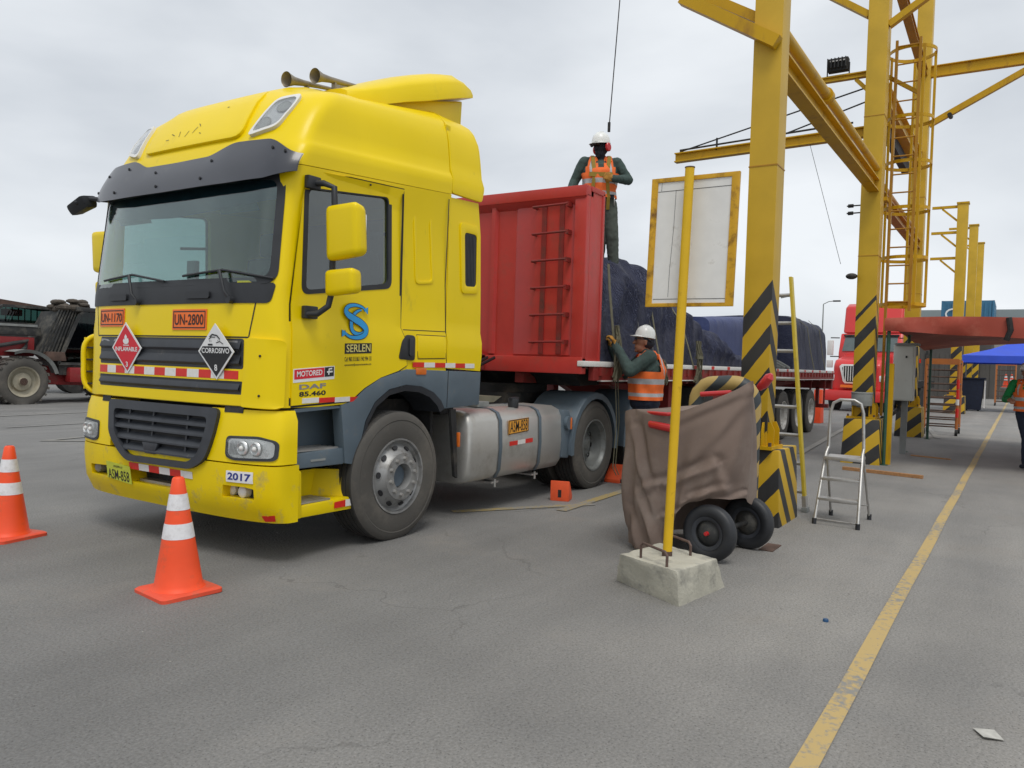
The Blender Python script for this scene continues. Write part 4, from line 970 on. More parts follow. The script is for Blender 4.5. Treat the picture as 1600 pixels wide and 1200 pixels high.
# horns
for (y, x0, z0, x1, z1, r) in ((.74, .80, 3.60, 1.34, 3.68, .060), (.62, .98, 3.665, 1.68, 3.755, .060)):
    b = MB(); L_ = x1-x0
    prof = [(r, 0), (r*.93, .006), (r*.55, .08), (r*.42, .16), (r*.3, L_*.6), (r*.24, L_)]
    o = b.lathe([(r*.9, .004), (r*.5, .07), (.01, .12)], (0, 0, 0), 'X', 22, caps=False).lathe(prof, (0, 0, 0), 'X', 22, caps=False).build('air_horn', HORN, tr, tf=Matrix.Translation((x0, y, z0)) @ Matrix.Rotation(-math.atan2(z1-z0, L_), 4, 'Y'))
    MB().box(x1-.01, x1+.10, y-.045, y+.045, z1-.09, z1+.05).build('horn_base', HORN, o, bevel=.008)
    MB().box(x0+.20, x0+.22, y-.02, y+.02, z0-.09, z0+.01).build('horn_stay', HORN, o)
    MB().box(x0+.20+.22, x0+.235+.22, y-.02, y+.02, z0-.07, z0+.03).build('horn_stay', HORN, o)
# top air deflector
def deflsec(x, z0, z1, hw, x2): pass
b = MB(); secs = [(1.12, 3.50, 3.60, .80), (1.25, 3.50, 3.65, .88), (1.45, 3.53, 3.75, .92), (1.7, 3.62, 3.87, .94), (1.95, 3.70, 3.97, .95), (2.2, 3.79, 4.06, .955), (2.38, 3.85, 4.105, .955), (2.48, 3.88, 4.09, .955), (2.56, 3.905, 4.04, .95), (2.61, 3.92, 3.97, .94)]
for x, za, zb, hw in secs:
    for s in [-1, -.97, -.9, -.78, -.5, 0, .5, .78, .9, .97, 1]:
        k = 1-.42*abs(s)**14-.05*s*s; b.v.append(V((x, YC+hw*s, za+(zb-za)*k)))
    for s in [1, .5, 0, -.5, -1]: b.v.append(V((x, YC+hw*s, za)))
m_ = 16
b.f = [(i*m_+k, i*m_+(k+1) % m_, (i+1)*m_+(k+1) % m_, (i+1)*m_+k) for i in range(len(secs)-1) for k in range(m_)]+[tuple(range(m_)), tuple(range((len(secs)-1)*m_, len(secs)*m_))]
b.mi = [0]*len(b.f); b.build('air_deflector', YEL, tr, smooth=50)
b = MB(); b.prism([(1.3, YC-.86, 3.5), (2.54, YC-.86, 3.5), (2.56, YC-.86, 3.89), (1.9, YC-.86, 3.70), (1.3, YC-.86, 3.58)], (0, 1.72, 0)); b.build('deflector_base', YEL, tr, bevel=.02)
# rear side fairings
def sidefair(sy, z0, z1, top, name):
    poly = [(2.05, z0+.10*0), (2.50, z0), (2.53, z0+.1), (2.515, z1-.2), (2.47, z1-.05), (2.40, z1), (2.05, z1+.03)]
    mp = (lambda x, z, off: V((x, YC-sy*(min(1.155, interp(Wt, z-.13))+off), z)))
    b = patch(roundpoly(poly, .03), mp, .004, .035, .08)
    return b.build(name, YEL, tr, bevel=.012)
for sy in (1, -1):
    sidefair(sy, 2.905, 3.63, 0, 'upper_side_fairing')
    lo = [(2.05, 1.38), (2.555, 1.36), (2.575, 1.5), (2.56, 2.0), (2.53, 2.6), (2.48, 2.895), (2.05, 2.87)]
    vent = roundpoly([(2.30, 2.12), (2.47, 2.13), (2.46, 2.60), (2.27, 2.60)], .04)
    mpw = (lambda x, z, off, sy=sy: V((x, YC-sy*(1.15-.02*(z > 1.7)+off), z)))
    b = patch(lo, mpw, .004, .035, .09); o = b.build('lower_side_fairing', YEL, tr)
    patch(vent, mpw, .009, .006, 0).build('air_intake', BLK, o)
    for k in range(7): patch([(2.295+k*.022, 2.14), (2.303+k*.022, 2.14), (2.293+k*.022, 2.585), (2.285+k*.022, 2.585)], mpw, .013, .004, 0).build('intake_bar', GRILLE, o)
    frame_on(roundpoly([(2.25, 2.05), (2.50, 2.07), (2.49, 2.68), (2.20, 2.68)], .05), vent, mpw, .016, .014, 1).build('intake_frame', YEL, o, bevel=.004)
MB().box(2.04, 2.10, .12, 2.28, 1.2, 3.5).build('rear_wall', YELD, tr)

# flank: door (both sides, lettering only on the near side)
DOOR = [(.305, 1.105), (.88, 1.13), (1.02, 1.22), (1.2, 1.30), (1.41, 1.355), (1.51, 1.40), (1.475, 1.62), (1.435, 1.70), (1.405, 2.80), (.41, 2.745), (.30, 1.80)]
def door(sy, mp):
    dr = frame_on_poly = None
    b = MB(); bmh = bmesh.new()
    hole = DW
    o = patch(DOOR, mp, .010, .009, .09).build('door', YEL, tr)
    o.parent = None; o.location = tr.location
    c = MB().prism([(x, -.3, z) for x, z in DW], (0, 3, 0)).build('cutter', YEL); bpy.context.view_layer.update(); boolean(o, [c]); o.parent = tr; o.location = (0, 0, 0)
    O_ = roundpoly([(.385, 1.875), (1.315, 2.005), (1.295, 2.75), (.40, 2.655)], .07, 5)
    frame_on(O_, roundpoly([(.425, 1.91), (1.275, 2.04), (1.255, 2.705), (.44, 2.615)], .05, 5), mp, .014, .02, 2).build('window_seal', BLK, o)
    patch(DW, mp, -.004, .005, 0).build('side_window', GLSD, o)
    seam_pts = DOOR+[DOOR[0]]
    b = MB(); ribbon(DOOR[:1]+DOOR[1:]+DOOR[:1], .030, mp, .0012, b); b.build('door_gap', INK, o)
    MB().box(1.205, 1.215, 0, .01, 0, .01)
    hd = patch(roundpoly([(1.40, 1.45), (1.60, 1.44), (1.60, 1.645), (1.50, 1.65), (1.44, 1.60)], .03), mp, .016, .012, 0).build('door_handle', BLK, o, bevel=.004)
    patch(rrect(1.52, 1.575, 1.475, 1.625, .02), mp, .028, .012, 0).build('grip', GRILLE, hd, bevel=.005)
    patch([(.98, 2.38), (1.26, 2.415), (1.26, 2.44), (.98, 2.405)], mp, -.012, .01, 0).build('window_bar', GRILLE, o)
    return o
dl = door(1, ms_); door(-1, msr)
# door lettering (near side)
mt = lambda x, z, off: ms_(x, min(z, 1.60), off)+V((0, 0, z-min(z, 1.60)))
sq = [(1.0, 1.635), (.965, 1.605), (.885, 1.60), (.83, 1.60), (.80, 1.625)]
def slogo():
    b1_, b2_ = MB(), MB()
    S1 = [(1.005, 1.905), (.975, 1.945), (.90, 1.965), (.83, 1.945), (.80, 1.895), (.82, 1.845), (.885, 1.80), (.96, 1.755), (1.01, 1.70), (1.015, 1.645), (.985, 1.60), (.92, 1.575), (.85, 1.58), (.80, 1.615), (.785, 1.65)]
    S2 = [(1.03, 1.925), (1.0, 1.90), (.965, 1.87)][:2]
    C2 = [(.965, 1.915), (.93, 1.90), (.895, 1.865), (.87, 1.81), (.86, 1.745), (.865, 1.68), (.89, 1.635), (.94, 1.62), (.985, 1.64), (1.0, 1.69)]
    def sm(P, k=4):
        R = []
        for i in range(len(P)-1):
            p0, p1, p2, p3 = [V(P[max(0, min(len(P)-1, i+d))]) for d in (-1, 0, 1, 2)]
            for q in range(k):
                t_ = q/k; R.append(.5*((2*p1)+(-p0+p2)*t_+(2*p0-5*p1+4*p2-p3)*t_*t_+(-p0+3*p1-3*p2+p3)*t_**3))
        return R+[V(P[-1])]
    wd1 = lambda t_: .014+.036*math.sin(PI*t_)**2; wd2 = lambda t_: .010+.02*math.sin(PI*t_)
    zs_ = lambda P: [(x, 1.60+(z-1.575)*.62) for x, z in P]
    S1, C2 = zs_(S1), zs_(C2)
    for P, wd, e in ((C2, wd2, 0), (S1, wd1, .0015)):
        p = sm(P)
        ribbon(p, lambda t_: wd(t_)+.011, mw, .0122+e, b1_); ribbon(p, wd, mw, .0130+e, b2_)
    for tri in map(zs_, ([(1.03, 1.955), (.985, 1.925), (1.03, 1.865)], [(.765, 1.575), (.765, 1.66), (.82, 1.62)])):
        b1_.raw([mw(x+(x-.9)*.03, z, .0135) for x, z in tri], [(0, 1, 2)]); b2_.raw([mw(x, z, .0148) for x, z in tri], [(0, 1, 2)])
    return b1_, b2_
mw = lambda x, z, off: V((x, YC-1.15-off, z))
a_, c_ = slogo(); a_.build('logo_outline', INK, dl); c_.build('logo', CYAN, dl)
o = patch([(.80, 1.475), (1.085, 1.488), (1.085, 1.565), (.80, 1.552)], mw, .0125, .002, 0).build('name_panel', INK, dl)
letters('SERLEN', mw, .815, 1.07, 1.487, 1.545, .014, o, mat('cream_ink', (.75, .66, .22), .5), .01, shear=.012)
letters('Cel: 960 315 863 / 942 994 131', mw, .80, 1.085, 1.418, 1.452, .0125, dl, INK, .01, shear=.012)
letters('operaciones@corporacionserlen.com', mw, .80, 1.085, 1.380, 1.402, .0125, dl, INK, .01, shear=.012)
o = patch([(.315, 1.262), (.70, 1.29), (.70, 1.385), (.315, 1.358)], mw, .012, .002, 0).build('dealer_sticker', WINK, dl)
patch([(.323, 1.285), (.60, 1.305), (.60, 1.372), (.323, 1.352)], mw, .0135, .001, 0).build('red_field', REDINK, o)
patch([(.605, 1.305), (.693, 1.311), (.693, 1.379), (.605, 1.373)], mw, .0135, .001, 0).build('black_field', INK, o)
letters('MOTORED', mw, .345, .58, 1.303, 1.342, .0145, o, WINK, .02, shear=.016)
b = MB(); ribbon([(.625, 1.34), (.68, 1.344)], .012, mw, .0145, b); ribbon([(.642, 1.32), (.645, 1.362), (.675, 1.366)], .012, mw, .0146, b); b.build('mark', WINK, o)
letters('DAF', mw, .37, .62, 1.215, 1.25, .012, dl, SILV, .03, shear=.01); letters('85.460', mw, .37, .62, 1.165, 1.20, .012, dl, INK, .03, shear=.01)
for i in range(4):
    x = .40+i*.155; patch([(x, 1.118), (x+.155, 1.122), (x+.155, 1.158), (x, 1.154)], mw, .013, .003, 0).build('reflective_tape', TWHT if i % 2 == 0 else TRED, dl)
for i in range(6):
    x = 1.585+i*.145; patch([(x, 1.385), (x+.145, 1.387), (x+.145, 1.428), (x, 1.426)], mw, .010, .003, 0).build('reflective_tape', TRED if i % 2 == 0 else TWHT, tr)
patch(rrect(1.62, 1.75, 1.325, 1.38, .01), mw, .02, .02, 0).build('side_marker', AMB, tr, bevel=.004)
# side details behind the door
for mp in (ms_, msr):
    O_ = roundpoly([(1.615, 2.07), (1.86, 2.10), (1.80, 2.73), (1.57, 2.70)], .05); I_ = roundpoly([(1.64, 2.10), (1.83, 2.12), (1.775, 2.70), (1.60, 2.675)], .04)
    frame_on(O_, I_, mp, .008, .01, 2).build('panel_moulding', YEL, tr, bevel=.003)
    seam([(1.63, 2.09), (1.845, 2.11), (1.79, 2.715), (1.585, 2.69), (1.63, 2.09)], mp, .005)
    seam([(2.045, 1.38), (2.04, 1.70), (2.02, 2.1), (2.0, 2.84)], mp, .012)
    seam([(1.47, 1.688), (2.04, 1.70)], mp, .006)
    hb = patch(roundpoly([(1.66, 1.46), (2.10-.08, 1.47), (2.02, 1.655), (1.64, 1.65)], .02), mp, .006, .006, 0).build('locker_door', YEL, tr, bevel=.003)
    seam([(1.655, 1.455), (2.03, 1.465), (2.03, 1.66), (1.635, 1.655), (1.655, 1.455)], mp, .006)
seam([(.40, 2.752), (1.0, 2.797), (1.6, 2.842), (2.04, 2.875)], lambda x, z, off: V((x, YC-1.128-off, z)), .014)
for x, z in ((.98, 2.745), (1.02, 2.76), (1.055, 2.745)): MB().sphere(ms_(x, z, .01), .008, 8, 6).build('plug', INK, tr)
# mirrors
def mirrors(sy):
    def Y_(off): return YC-sy*(1.15+off)
    m1 = MB(); m1.raw([(x, Y_(o_), z) for x, o_, z in ((.44, .15, 2.10), (.44, .46, 2.13), (.42, .46, 2.50), (.42, .15, 2.49), (.58, .16, 2.12), (.58, .44, 2.15), (.55, .44, 2.48), (.55, .16, 2.47))],
          [(0, 1, 2, 3), (4, 5, 6, 7), (0, 1, 5, 4), (1, 2, 6, 5), (2, 3, 7, 6), (3, 0, 4, 7)])
    a = m1.build('mirror_housing', YEL, tr, bevel=.055, seg=4)
    MB().box(.575, .585, min(Y_(.2), Y_(.40)), max(Y_(.2), Y_(.40)), 2.18, 2.43).build('mirror_glass', CHROME, a)
    m2 = MB(); m2.raw([(x, Y_(o_), z) for x, o_, z in ((.45, .14, 1.86), (.45, .42, 1.88), (.44, .42, 2.06), (.44, .14, 2.05), (.57, .15, 1.88), (.57, .40, 1.89), (.56, .40, 2.05), (.56, .15, 2.04))],
          [(0, 1, 2, 3), (4, 5, 6, 7), (0, 1, 5, 4), (1, 2, 6, 5), (2, 3, 7, 6), (3, 0, 4, 7)])
    m2.build('wide_angle_mirror', YEL, tr, bevel=.045, seg=4)
    b = MB(); b.tube([(.45, Y_(.0), 2.655), (.47, Y_(.10), 2.65), (.50, Y_(.17), 2.62), (.50, Y_(.18), 2.45), (.50, Y_(.17), 2.1), (.50, Y_(.17), 1.90), (.48, Y_(.16), 1.80), (.44, Y_(.10), 1.745), (.40, Y_(.02), 1.74)], .022, 10)
    o = b.build('mirror_arm', BLK, tr)
    for z in (2.655, 1.755): MB().box(.38, .50, min(Y_(.0), Y_(.045)), max(Y_(.0), Y_(.045)), z-.045, z+.045).build('arm_bracket', BLK, o, bevel=.012)
mirrors(1); mirrors(-1)
b = MB(); b.tube([(.28, 2.25, 2.69), (.18, 2.40, 2.70), (.12, 2.48, 2.66)], .02, 8); o = b.build('front_mirror_arm', BLK, tr)
b = MB(); b.raw([(.10, 2.38, 2.72), (.10, 2.62, 2.64), (.16, 2.62, 2.56), (.16, 2.38, 2.62), (.24, 2.38, 2.74), (.24, 2.60, 2.68), (.26, 2.60, 2.60), (.26, 2.38, 2.64)], [(0, 1, 2, 3), (4, 5, 6, 7), (0, 1, 5, 4), (1, 2, 6, 5), (2, 3, 7, 6), (3, 0, 4, 7)]); b.build('kerb_mirror', BLK, o, bevel=.03)

# grey arch with step well, both sides
def arch(sy):
    def mp(x, z, off): return V((x, YC-sy*(1.152+off), z))
    inner_ = [(2.02, 1.03), (1.97, 1.10), (1.86, 1.175), (1.7, 1.225), (1.5, 1.24), (1.3, 1.205), (1.14, 1.11), (1.04, .97), (.99, .80), (.975, .635)]
    outer_ = [(.83, .66), (.80, .90), (.775, 1.095), (.90, 1.125), (1.03, 1.215), (1.2, 1.295), (1.41, 1.345), (1.51, 1.368), (2.555, 1.352), (2.54, 1.05)]
    P = outer_+inner_
    b = patch([p for p in P], mp, .012, .10, .0)
    a = b.build('wheel_arch', GREY, tr, bevel=.006)
    b = MB(); n = len(inner_)
    for x, z in inner_: b.v += [mp(x, z, .014), mp(x+(1.5-x)*.09, z+(.7-z)*.09, .0), mp(x+(1.5-x)*.09, z+(.7-z)*.09, -.3)]
    for i in range(n-1):
        for k in (0, 1): b.f.append((3*i+k, 3*i+k+1, 3*i+4+k, 3*i+3+k)); b.mi.append(0)
    b.build('arch_lip', GRILLE, a, smooth=60)
    seam([(2.05, 1.04), (2.06, 1.36)], lambda x, z, off: mp(x, z, .0135), .008)
    sg = lambda q: YC-sy*q
    ya, yb, yc_ = sg(1.15), sg(.95), sg(.86)
    lo_, hi_ = min(ya, yc_), max(ya, yc_)
    MB().box(.33, 1.02, min(yc_, sg(.9)), max(yc_, sg(.9)), .60, 1.12).build('step_well_back', GREY, a)
    s = MB().prism([(.36, ya, .66), (.83, ya, .655), (.83, ya, .775), (.36, ya, .765)], (0, yc_-ya, 0)).build('upper_step', GREY, a, bevel=.01)
    b = MB()
    for k in range(4): b.box(.38, .80, min(sg(1.12-k*.06), sg(1.09-k*.06)), max(sg(1.12-k*.06), sg(1.09-k*.06)), .772, .785)
    b.build('step_tread', ALU, s)
    MB().prism([(.34, ya, 1.055), (.80, ya, 1.075), (.80, ya, 1.10), (.34, ya, 1.08)], (0, yc_-ya, 0)).build('well_header', GREY, a)
    MB().box(.50, .64, min(sg(1.155), sg(1.14)), max(sg(1.155), sg(1.14)), .70, .715).build('step_light', DUSTG, a)
    # yellow lower step
    ls = MB().prism([(.36, ya, .31), (.93, ya, .305), (.94, ya, .40), (.36, ya, .395)], (0, sg(.82)-ya, 0)).build('lower_step', YELD, tr, bevel=.012)
    MB().prism([(.34, sg(1.17), .31), (.42, sg(1.165), .31), (.41, sg(1.165), .64), (.34, sg(1.17), .69)], (0, sg(.9)-ya, 0)).build('step_pillar', YELD, ls, bevel=.015)
    MB().prism([(.42, sg(.9), .39), (.93, sg(.9), .39), (.93, sg(.9), .66), (.42, sg(.9), .66)], (0, sg(.87)-sg(.9), 0)).build('step_back', YELD, ls)
    MB().raw([(.74, sg(.9), .40), (.94, sg(1.15), .40), (.965, sg(1.15), .60), (.78, sg(.9), .60), (.90, sg(.86), .4), (.96, sg(1.14), .4), (.985, sg(1.14), .60), (.92, sg(.86), .6)], [(0, 1, 2, 3), (4, 5, 6, 7), (0, 1, 5, 4), (1, 2, 6, 5), (2, 3, 7, 6), (3, 0, 4, 7)]).build('step_side', YELD, ls)
    b = MB()
    for k in range(5): b.box(.43, .72, min(sg(1.13-k*.045), sg(1.10-k*.045)), max(sg(1.13-k*.045), sg(1.10-k*.045)), .40, .412)
    b.build('step_tread', ALU, ls)
    if sy > 0:
        patch([(.74, .335), (.85, .335), (.85, .385), (.74, .380)], mp, .006, .004, 0).build('reflective_tape', TRED, ls); patch([(.85, .335), (.935, .335), (.935, .385), (.85, .385)], mp, .006, .004, 0).build('reflective_tape', TWHT, ls)
arch(1); arch(-1)
MB().box(.45, 2.0, .42, 1.98, .62, 1.1).build('engine_block', DARK, tr)

# ---- wheels
def tyre_mb(R, w_, ri, c=(0, 0, 0)):
    h = w_/2; b = MB()
    prof = [(ri, -h+.02), (ri+.01, -h+.006), (ri+.03, -h+.002), (ri+(R-ri)*.45, -h-.008), (R-.075, -h+.002), (R-.068, -h-.002), (R-.045, -h+.004), (R-.02, -h+.012), (R-.006, -h+.028)]
    tread = []
    n = 5; tw = 2*h-.06
    for k in range(n):
        a = -h+.035+k*tw/n; tread += [(R, a), (R, a+tw/n-.012), (R-.014, a+tw/n-.010), (R-.014, a+tw/n-.002)]
    prof = prof+tread+[(r_, -t_) for r_, t_ in prof[::-1]]
    b.lathe(prof, c, 'Y', 64, caps=False)
    k0 = len(b.mi)
    m_ = len(prof)
    for i in range(m_-1):
        if 8 <= i < m_-9:
            for k in range(64): b.mi[i*64+k] = 1
    return b
def wheel(parent, x, y, R, w_, style, sy=1, name='wheel', rim=None, c=None):
    """y = outer sidewall plane; sy=1 faces -Y"""
    rim = rim or RIM; ri = R*.56; W2 = w_/2
    b = MB()
    if style == 'front':
        prof = [(ri+.012, .012-W2), (ri+.012, -W2), (ri-.002, -W2+.002), (ri-.008, .03-W2), (ri-.03, .05-W2), (ri-.045, .035-W2), (ri*.66, -.018-W2), (ri*.64, -.035-W2), (ri*.36, -.04-W2), (ri*.34, -.02-W2), (ri*.33, .07-W2), (0, .075-W2)]
    else:
        prof = [(ri+.012, .012-W2), (ri+.012, -W2), (ri-.004, -W2+.002), (ri-.012, .03-W2), (ri-.03, .05-W2), (ri-.04, .13-W2), (ri*.80, .17-W2), (ri*.62, .165-W2), (ri*.60, .15-W2), (ri*.44, .15-W2), (ri*.42, .125-W2), (ri*.34, .115-W2), (0, .115-W2)]
    b.lathe(prof, (0, 0, 0), 'Y', 48, caps=False)
    rot = Matrix.Identity(4) if sy > 0 else Matrix.Rotation(PI, 4, 'Z')
    o = b.build(name, rim, parent, local=True, tf=rot, smooth=30); ORGN[o] = V((0, 0, 0))
    base = ORGN[parent]
    o.location = V((x, y+sy*W2, R-.01))-base
    tyre_mb(R, w_, ri+.005).build('tyre', [RUB, RUBD], o, local=True)
    nn = 10
    if style == 'front':
        rb, yb = ri*.50, -.04-W2; rh, yh = ri*.80, .010-W2
    else:
        rb, yb = ri*.52, .148-W2; rh, yh = ri*.73, .163-W2
    q2 = MB()
    for k in range(nn):
        a = 2*PI*k/nn+.2; MB().cyl((rb*math.cos(a), yb+.004, rb*math.sin(a)), (rb*math.cos(a), yb-.022, rb*math.sin(a)), .017, 8, .013).build('wheel_nut', ALU if style == 'front' else rim, o, local=True, tf=rot)
        a += PI/nn; rad = V((math.cos(a), 0, math.sin(a))); cc = rad*rh+V((0, yh, 0))
        nrm = (V((0, -1, 0))+rad*(.75 if style == 'front' else .1)).normalized()
        tt = V((-math.sin(a), 0, math.cos(a))); bb_ = nrm.cross(tt)
        q2.raw([cc+nrm*.006+(tt*math.cos(t_)*.026+bb_*math.sin(t_)*.018) for t_ in [2*PI*j/14 for j in range(14)]]+[cc-nrm*.02+(tt*math.cos(t_)*.026+bb_*math.sin(t_)*.018) for t_ in [2*PI*j/14 for j in range(14)]],
               [tuple(range(14))]+[(j, (j+1) % 14, (j+1) % 14+14, j+14) for j in range(14)])
    q2.build('hand_holes', INK, o, local=True, tf=rot)
    if style == 'front': MB().lathe([(0, .02-W2), (ri*.30, .022-W2), (ri*.325, .035-W2), (ri*.33, .068-W2)], (0, 0, 0), 'Y', 30, caps=False).build('hub_cap', HUBC, o, local=True, tf=rot)
    else: MB().lathe([(0, .095-W2), (ri*.18, .097-W2), (ri*.23, .105-W2), (ri*.27, .118-W2)], (0, 0, 0), 'Y', 24, caps=False).build('hub_cap', rim, o, local=True, tf=rot)
    return o
XF_, XR1, XR2 = 1.40, 4.89, 6.27
def copy_part(o, parent, loc):
    c = o.copy(); C.objects.link(c); c.parent = parent; c.location = loc
    for ch in o.children: d = ch.copy(); C.objects.link(d); d.parent = c
    return c
w1 = wheel(tr, XF_, 0, .52, .31, 'front'); wheel(tr, XF_, 2.40-.0, .52, .31, 'front', -1)
w2 = wheel(tr, XR1, 0, .52, .30, 'rear', rim=RIMR); w2r = wheel(tr, XR1, 2.4, .52, .30, 'rear', -1, rim=RIMR)
copy_part(w2, tr, w2.location+V((XR2-XR1, 0, 0))); copy_part(w2r, tr, w2r.location+V((XR2-XR1, 0, 0)))
for xx in (XR1, XR2):
    for yy in (.50, 1.90): tyre_mb(.52, .30, .30).build('inner_tyre', [RUB, RUBD], tr, local=True, loc=V((xx, yy, .51))-V((0, YC, 0)))
    MB().cyl((xx, .3, .51), (xx, 2.1, .51), .12, 16).build('axle', DARK, tr)
MB().cyl((XF_, .2, .5), (XF_, 2.2, .5), .07, 12).build('axle', DARK, tr)
# chassis
for y in (.75, 1.57): MB().box(.8, 7.0, y, y+.08, .72, .98).build('chassis_rail', DARK, tr)
MB().prism([(2.6, .55, 1.02), (3.55, .55, 1.02), (3.7, .55, 1.08), (2.6, .55, 1.12)], (0, 1.3, 0)).build('catwalk', mat('dusty_catwalk', (.20, .185, .13), .8, var=.25, dirt=(.09, .085, .07), damt=.4), tr)
MB().box(2.55, 3.9, .35, .55, .96, 1.0).build('catwalk_edge', DUSTG, tr)
MB().box(2.3, 2.5, .3, 2.1, .95, 1.7).build('rear_cab_mount', DARK, tr)
b = MB(); b.cyl((4.9, 1.2, 1.08), (4.9, 1.2, 1.2), .45, 28); b.box(4.4, 5.4, .75, 1.65, .95, 1.09); b.build('fifth_wheel', DARK, tr)
b = MB()
for k in range(4):
    pts = [(2.55+.0, 1.0+.08*k, 1.6), (2.8, 1.0+.08*k, 1.35-.03*k), (3.4, 1.0+.08*k, 1.25), (4.2, 1.0+.1*k, 1.5)]
    b.tube(pts, .018, 6)
b.build('air_lines', INK, tr)
# fuel tank
def tank(sy):
    def mp(x, z, o): return V((x, YC-sy*(1.165-o), z))
    sec = []
    for (a, z, o) in ((0, .30, .50), (0, .30, .16), (0, .33, .06), (0, .40, .015), (0, .62, .0), (0, .88, .012), (0, .955, .05), (0, .99, .13), (0, 1.0, .50)): sec.append((z, o))
    b = MB(); x0, x1 = (2.42, 4.18)
    for x, e in ((x0, .03), (x0+.025, .008), (x0+.06, 0), (x1-.06, 0), (x1-.025, .008), (x1, .03)):
        for z, o in sec: b.v.append(mp(x, z+(e if z < .6 else -e), o+e if o < .4 else o))
    m_ = len(sec)
    b.f = [(i*m_+k, i*m_+(k+1) % m_, (i+1)*m_+(k+1) % m_, (i+1)*m_+k) for i in range(5) for k in range(m_)]+[tuple(range(m_)), tuple(range(5*m_, 6*m_))]
    b.mi = [0]*len(b.f); t_ = b.build('fuel_tank', TANK, tr, smooth=50, bevel=0)
    for xs in (2.89, 3.64):
        b = MB()
        for x in (xs, xs+.055):
            for z, o in sec: b.v.append(mp(x, z-.005 if z < .4 else z+.006, o-.008 if o < .4 else o))
        b.f = [(k, k+1, m_+k+1, m_+k) for k in range(m_-1)]; b.mi = [0]*len(b.f)
        st = b.build('tank_strap', GREY, t_, smooth=60)
        bb = MB(); y = mp(0, 0, .05).y; bb.cyl((xs+.027, y, .31), (xs+.027, y, .235), .012); y2 = mp(0, 0, .25).y; bb.box(xs-.03, xs+.09, min(y, y2), max(y, y2), .272, .29); bb.build('strap_bolt', ALU, st)
    c = mp(3.38, 1.02, .16); q = MB(); q.cyl(c-V((0, 0, .03)), c+V((0, 0, .06)), .055, 18); q.box(c.x-.06, c.x+.08, c.y-.02, c.y+.02, c.z+.055, c.z+.075); q.build('filler_cap', BLK, t_, bevel=.006)
    c = mp(3.0, 1.02, .3); MB().box(c.x-.14, c.x+.06, c.y-.06, c.y+.06, 1.0, 1.055).build('sender_box', DUSTG, t_, bevel=.008)
    return t_, mp
tk, mtk = tank(1); tank(-1)
mk = lambda x, z, off: mtk(x, z, -off)
o = patch([(3.055, .735), (3.43, .755), (3.43, .895), (3.055, .88)], mk, .004, .003, 0).build('number_plate', TANKP, tk)
letters('ASM-858', mk, 3.08, 3.405, .757, .866, .0055, o, INK, .004, shear=.014)
frame_on([(3.057, .737), (3.428, .757), (3.428, .893), (3.057, .878)], [(3.065, .745), (3.42, .765), (3.42, .885), (3.065, .870)], mk, .0055, .001, 1).build('border', INK, o)
for i in range(3):
    x = 3.085+i*.145; patch([(x, .625+i*.004), (x+.145, .629+i*.004), (x+.145, .672+i*.004), (x, .668+i*.004)], mk, .004, .003, 0).build('reflective_tape', TRED if i != 1 else TWHT, tk)
MB().box(2.22, 2.245, .02, .05, .68, .81).build('side_marker', AMB, tr, bevel=.005)
MB().box(2.06, 2.10, .22, .6, .34, 1.0).build('mud_flap', DARK, tr, bevel=.01)
MB().prism([(2.19, .03, .42), (2.23, .03, .40), (2.18, .03, 1.02), (2.10, .03, 1.02)], (0, .03, 0)).build('flap_edge', DARK, tr)
# rear mudguards
def mudguard(xc, sy):
    sg = lambda q: YC-sy*q
    b = MB(); A = [a for a in range(-8, 189, 14)]
    Rg = .60
    pts = [(xc-Rg*math.cos(math.radians(a)), .51+Rg*math.sin(math.radians(a))*1.02) for a in A]
    for x, z in pts:
        b.v += [V((x, sg(1.21), z-.02*0)), V((x, sg(1.195), z+.012)), V((x, sg(.58), z+.012)), V((x, sg(.58), z-.01)), V((x+(xc-x)*.09, sg(1.19), z+(.51-z)*.09)), V((x+(xc-x)*.11, sg(1.21), z+(.51-z)*.11))]
    n = len(pts)
    for i in range(n-1):
        for k in range(6): b.f.append((6*i+k, 6*i+(k+1) % 6, 6*i+6+(k+1) % 6, 6*i+6+k)); b.mi.append(0)
    b.f += [tuple(range(6)), tuple(range(6*(n-1), 6*n))]; b.mi += [0, 0]
    return b.build('mudguard', GREY, tr, smooth=40)
for xx in (XR1, XR2):
    for sy in (1, -1): mudguard(xx, sy)
MB().prism([(4.14, .03, .42), (4.30, .03, .40), (4.40, .03, .60), (4.31, .03, .93), (4.14, .03, .95)], (0, .5, 0)).build('mudguard_panel', GREY, tr, bevel=.02)
MB().cyl((4.24, .03, .80), (4.24, -.01, .80), .075, 18).build('marker_base', GREY, tr); MB().box(4.25, 4.275, -.02, .0, .73, .86).build('side_marker', AMB, tr, bevel=.004)

#@@TRAILER
# ================================================================ FLATBED TRAILER
tl = thing('flatbed_trailer', 'red flatbed trailer with tall ribbed headboard and white edged deck behind the yellow tractor', 'trailer', (10, YC, 0))
TY0, TY1, HX = -.11, 2.51, 4.28
# headboard
b = MB(); b.box(HX+.05, HX+.10, TY0+.05, TY1-.05, 1.50, 3.34); hb = b.build('headboard', RED, tl)
b = MB(); b.box(HX-.02, HX+.16, TY0-.0, TY1, 3.30, 3.425); b.prism([(HX-.02, TY0+.02, 3.30), (HX+.05, TY0+.02, 3.22), (HX+.05, TY0+.02, 3.30)], (0, TY1-TY0-.04, 0)); b.build('headboard_cap', RED, hb, bevel=.012)
for y0, y1, dx in ((TY0+.0, TY0+.15, 0), (TY1-.15, TY1, 0)):
    b = MB(); b.prism([(HX+.0, y0, 1.40), (HX+.0, y1, 1.40), (HX+.09, y1, 1.40), (HX+.09, y0, 1.40)], (0, 0, 1.93)); b.build('corner_post', RED, hb, bevel=.01)
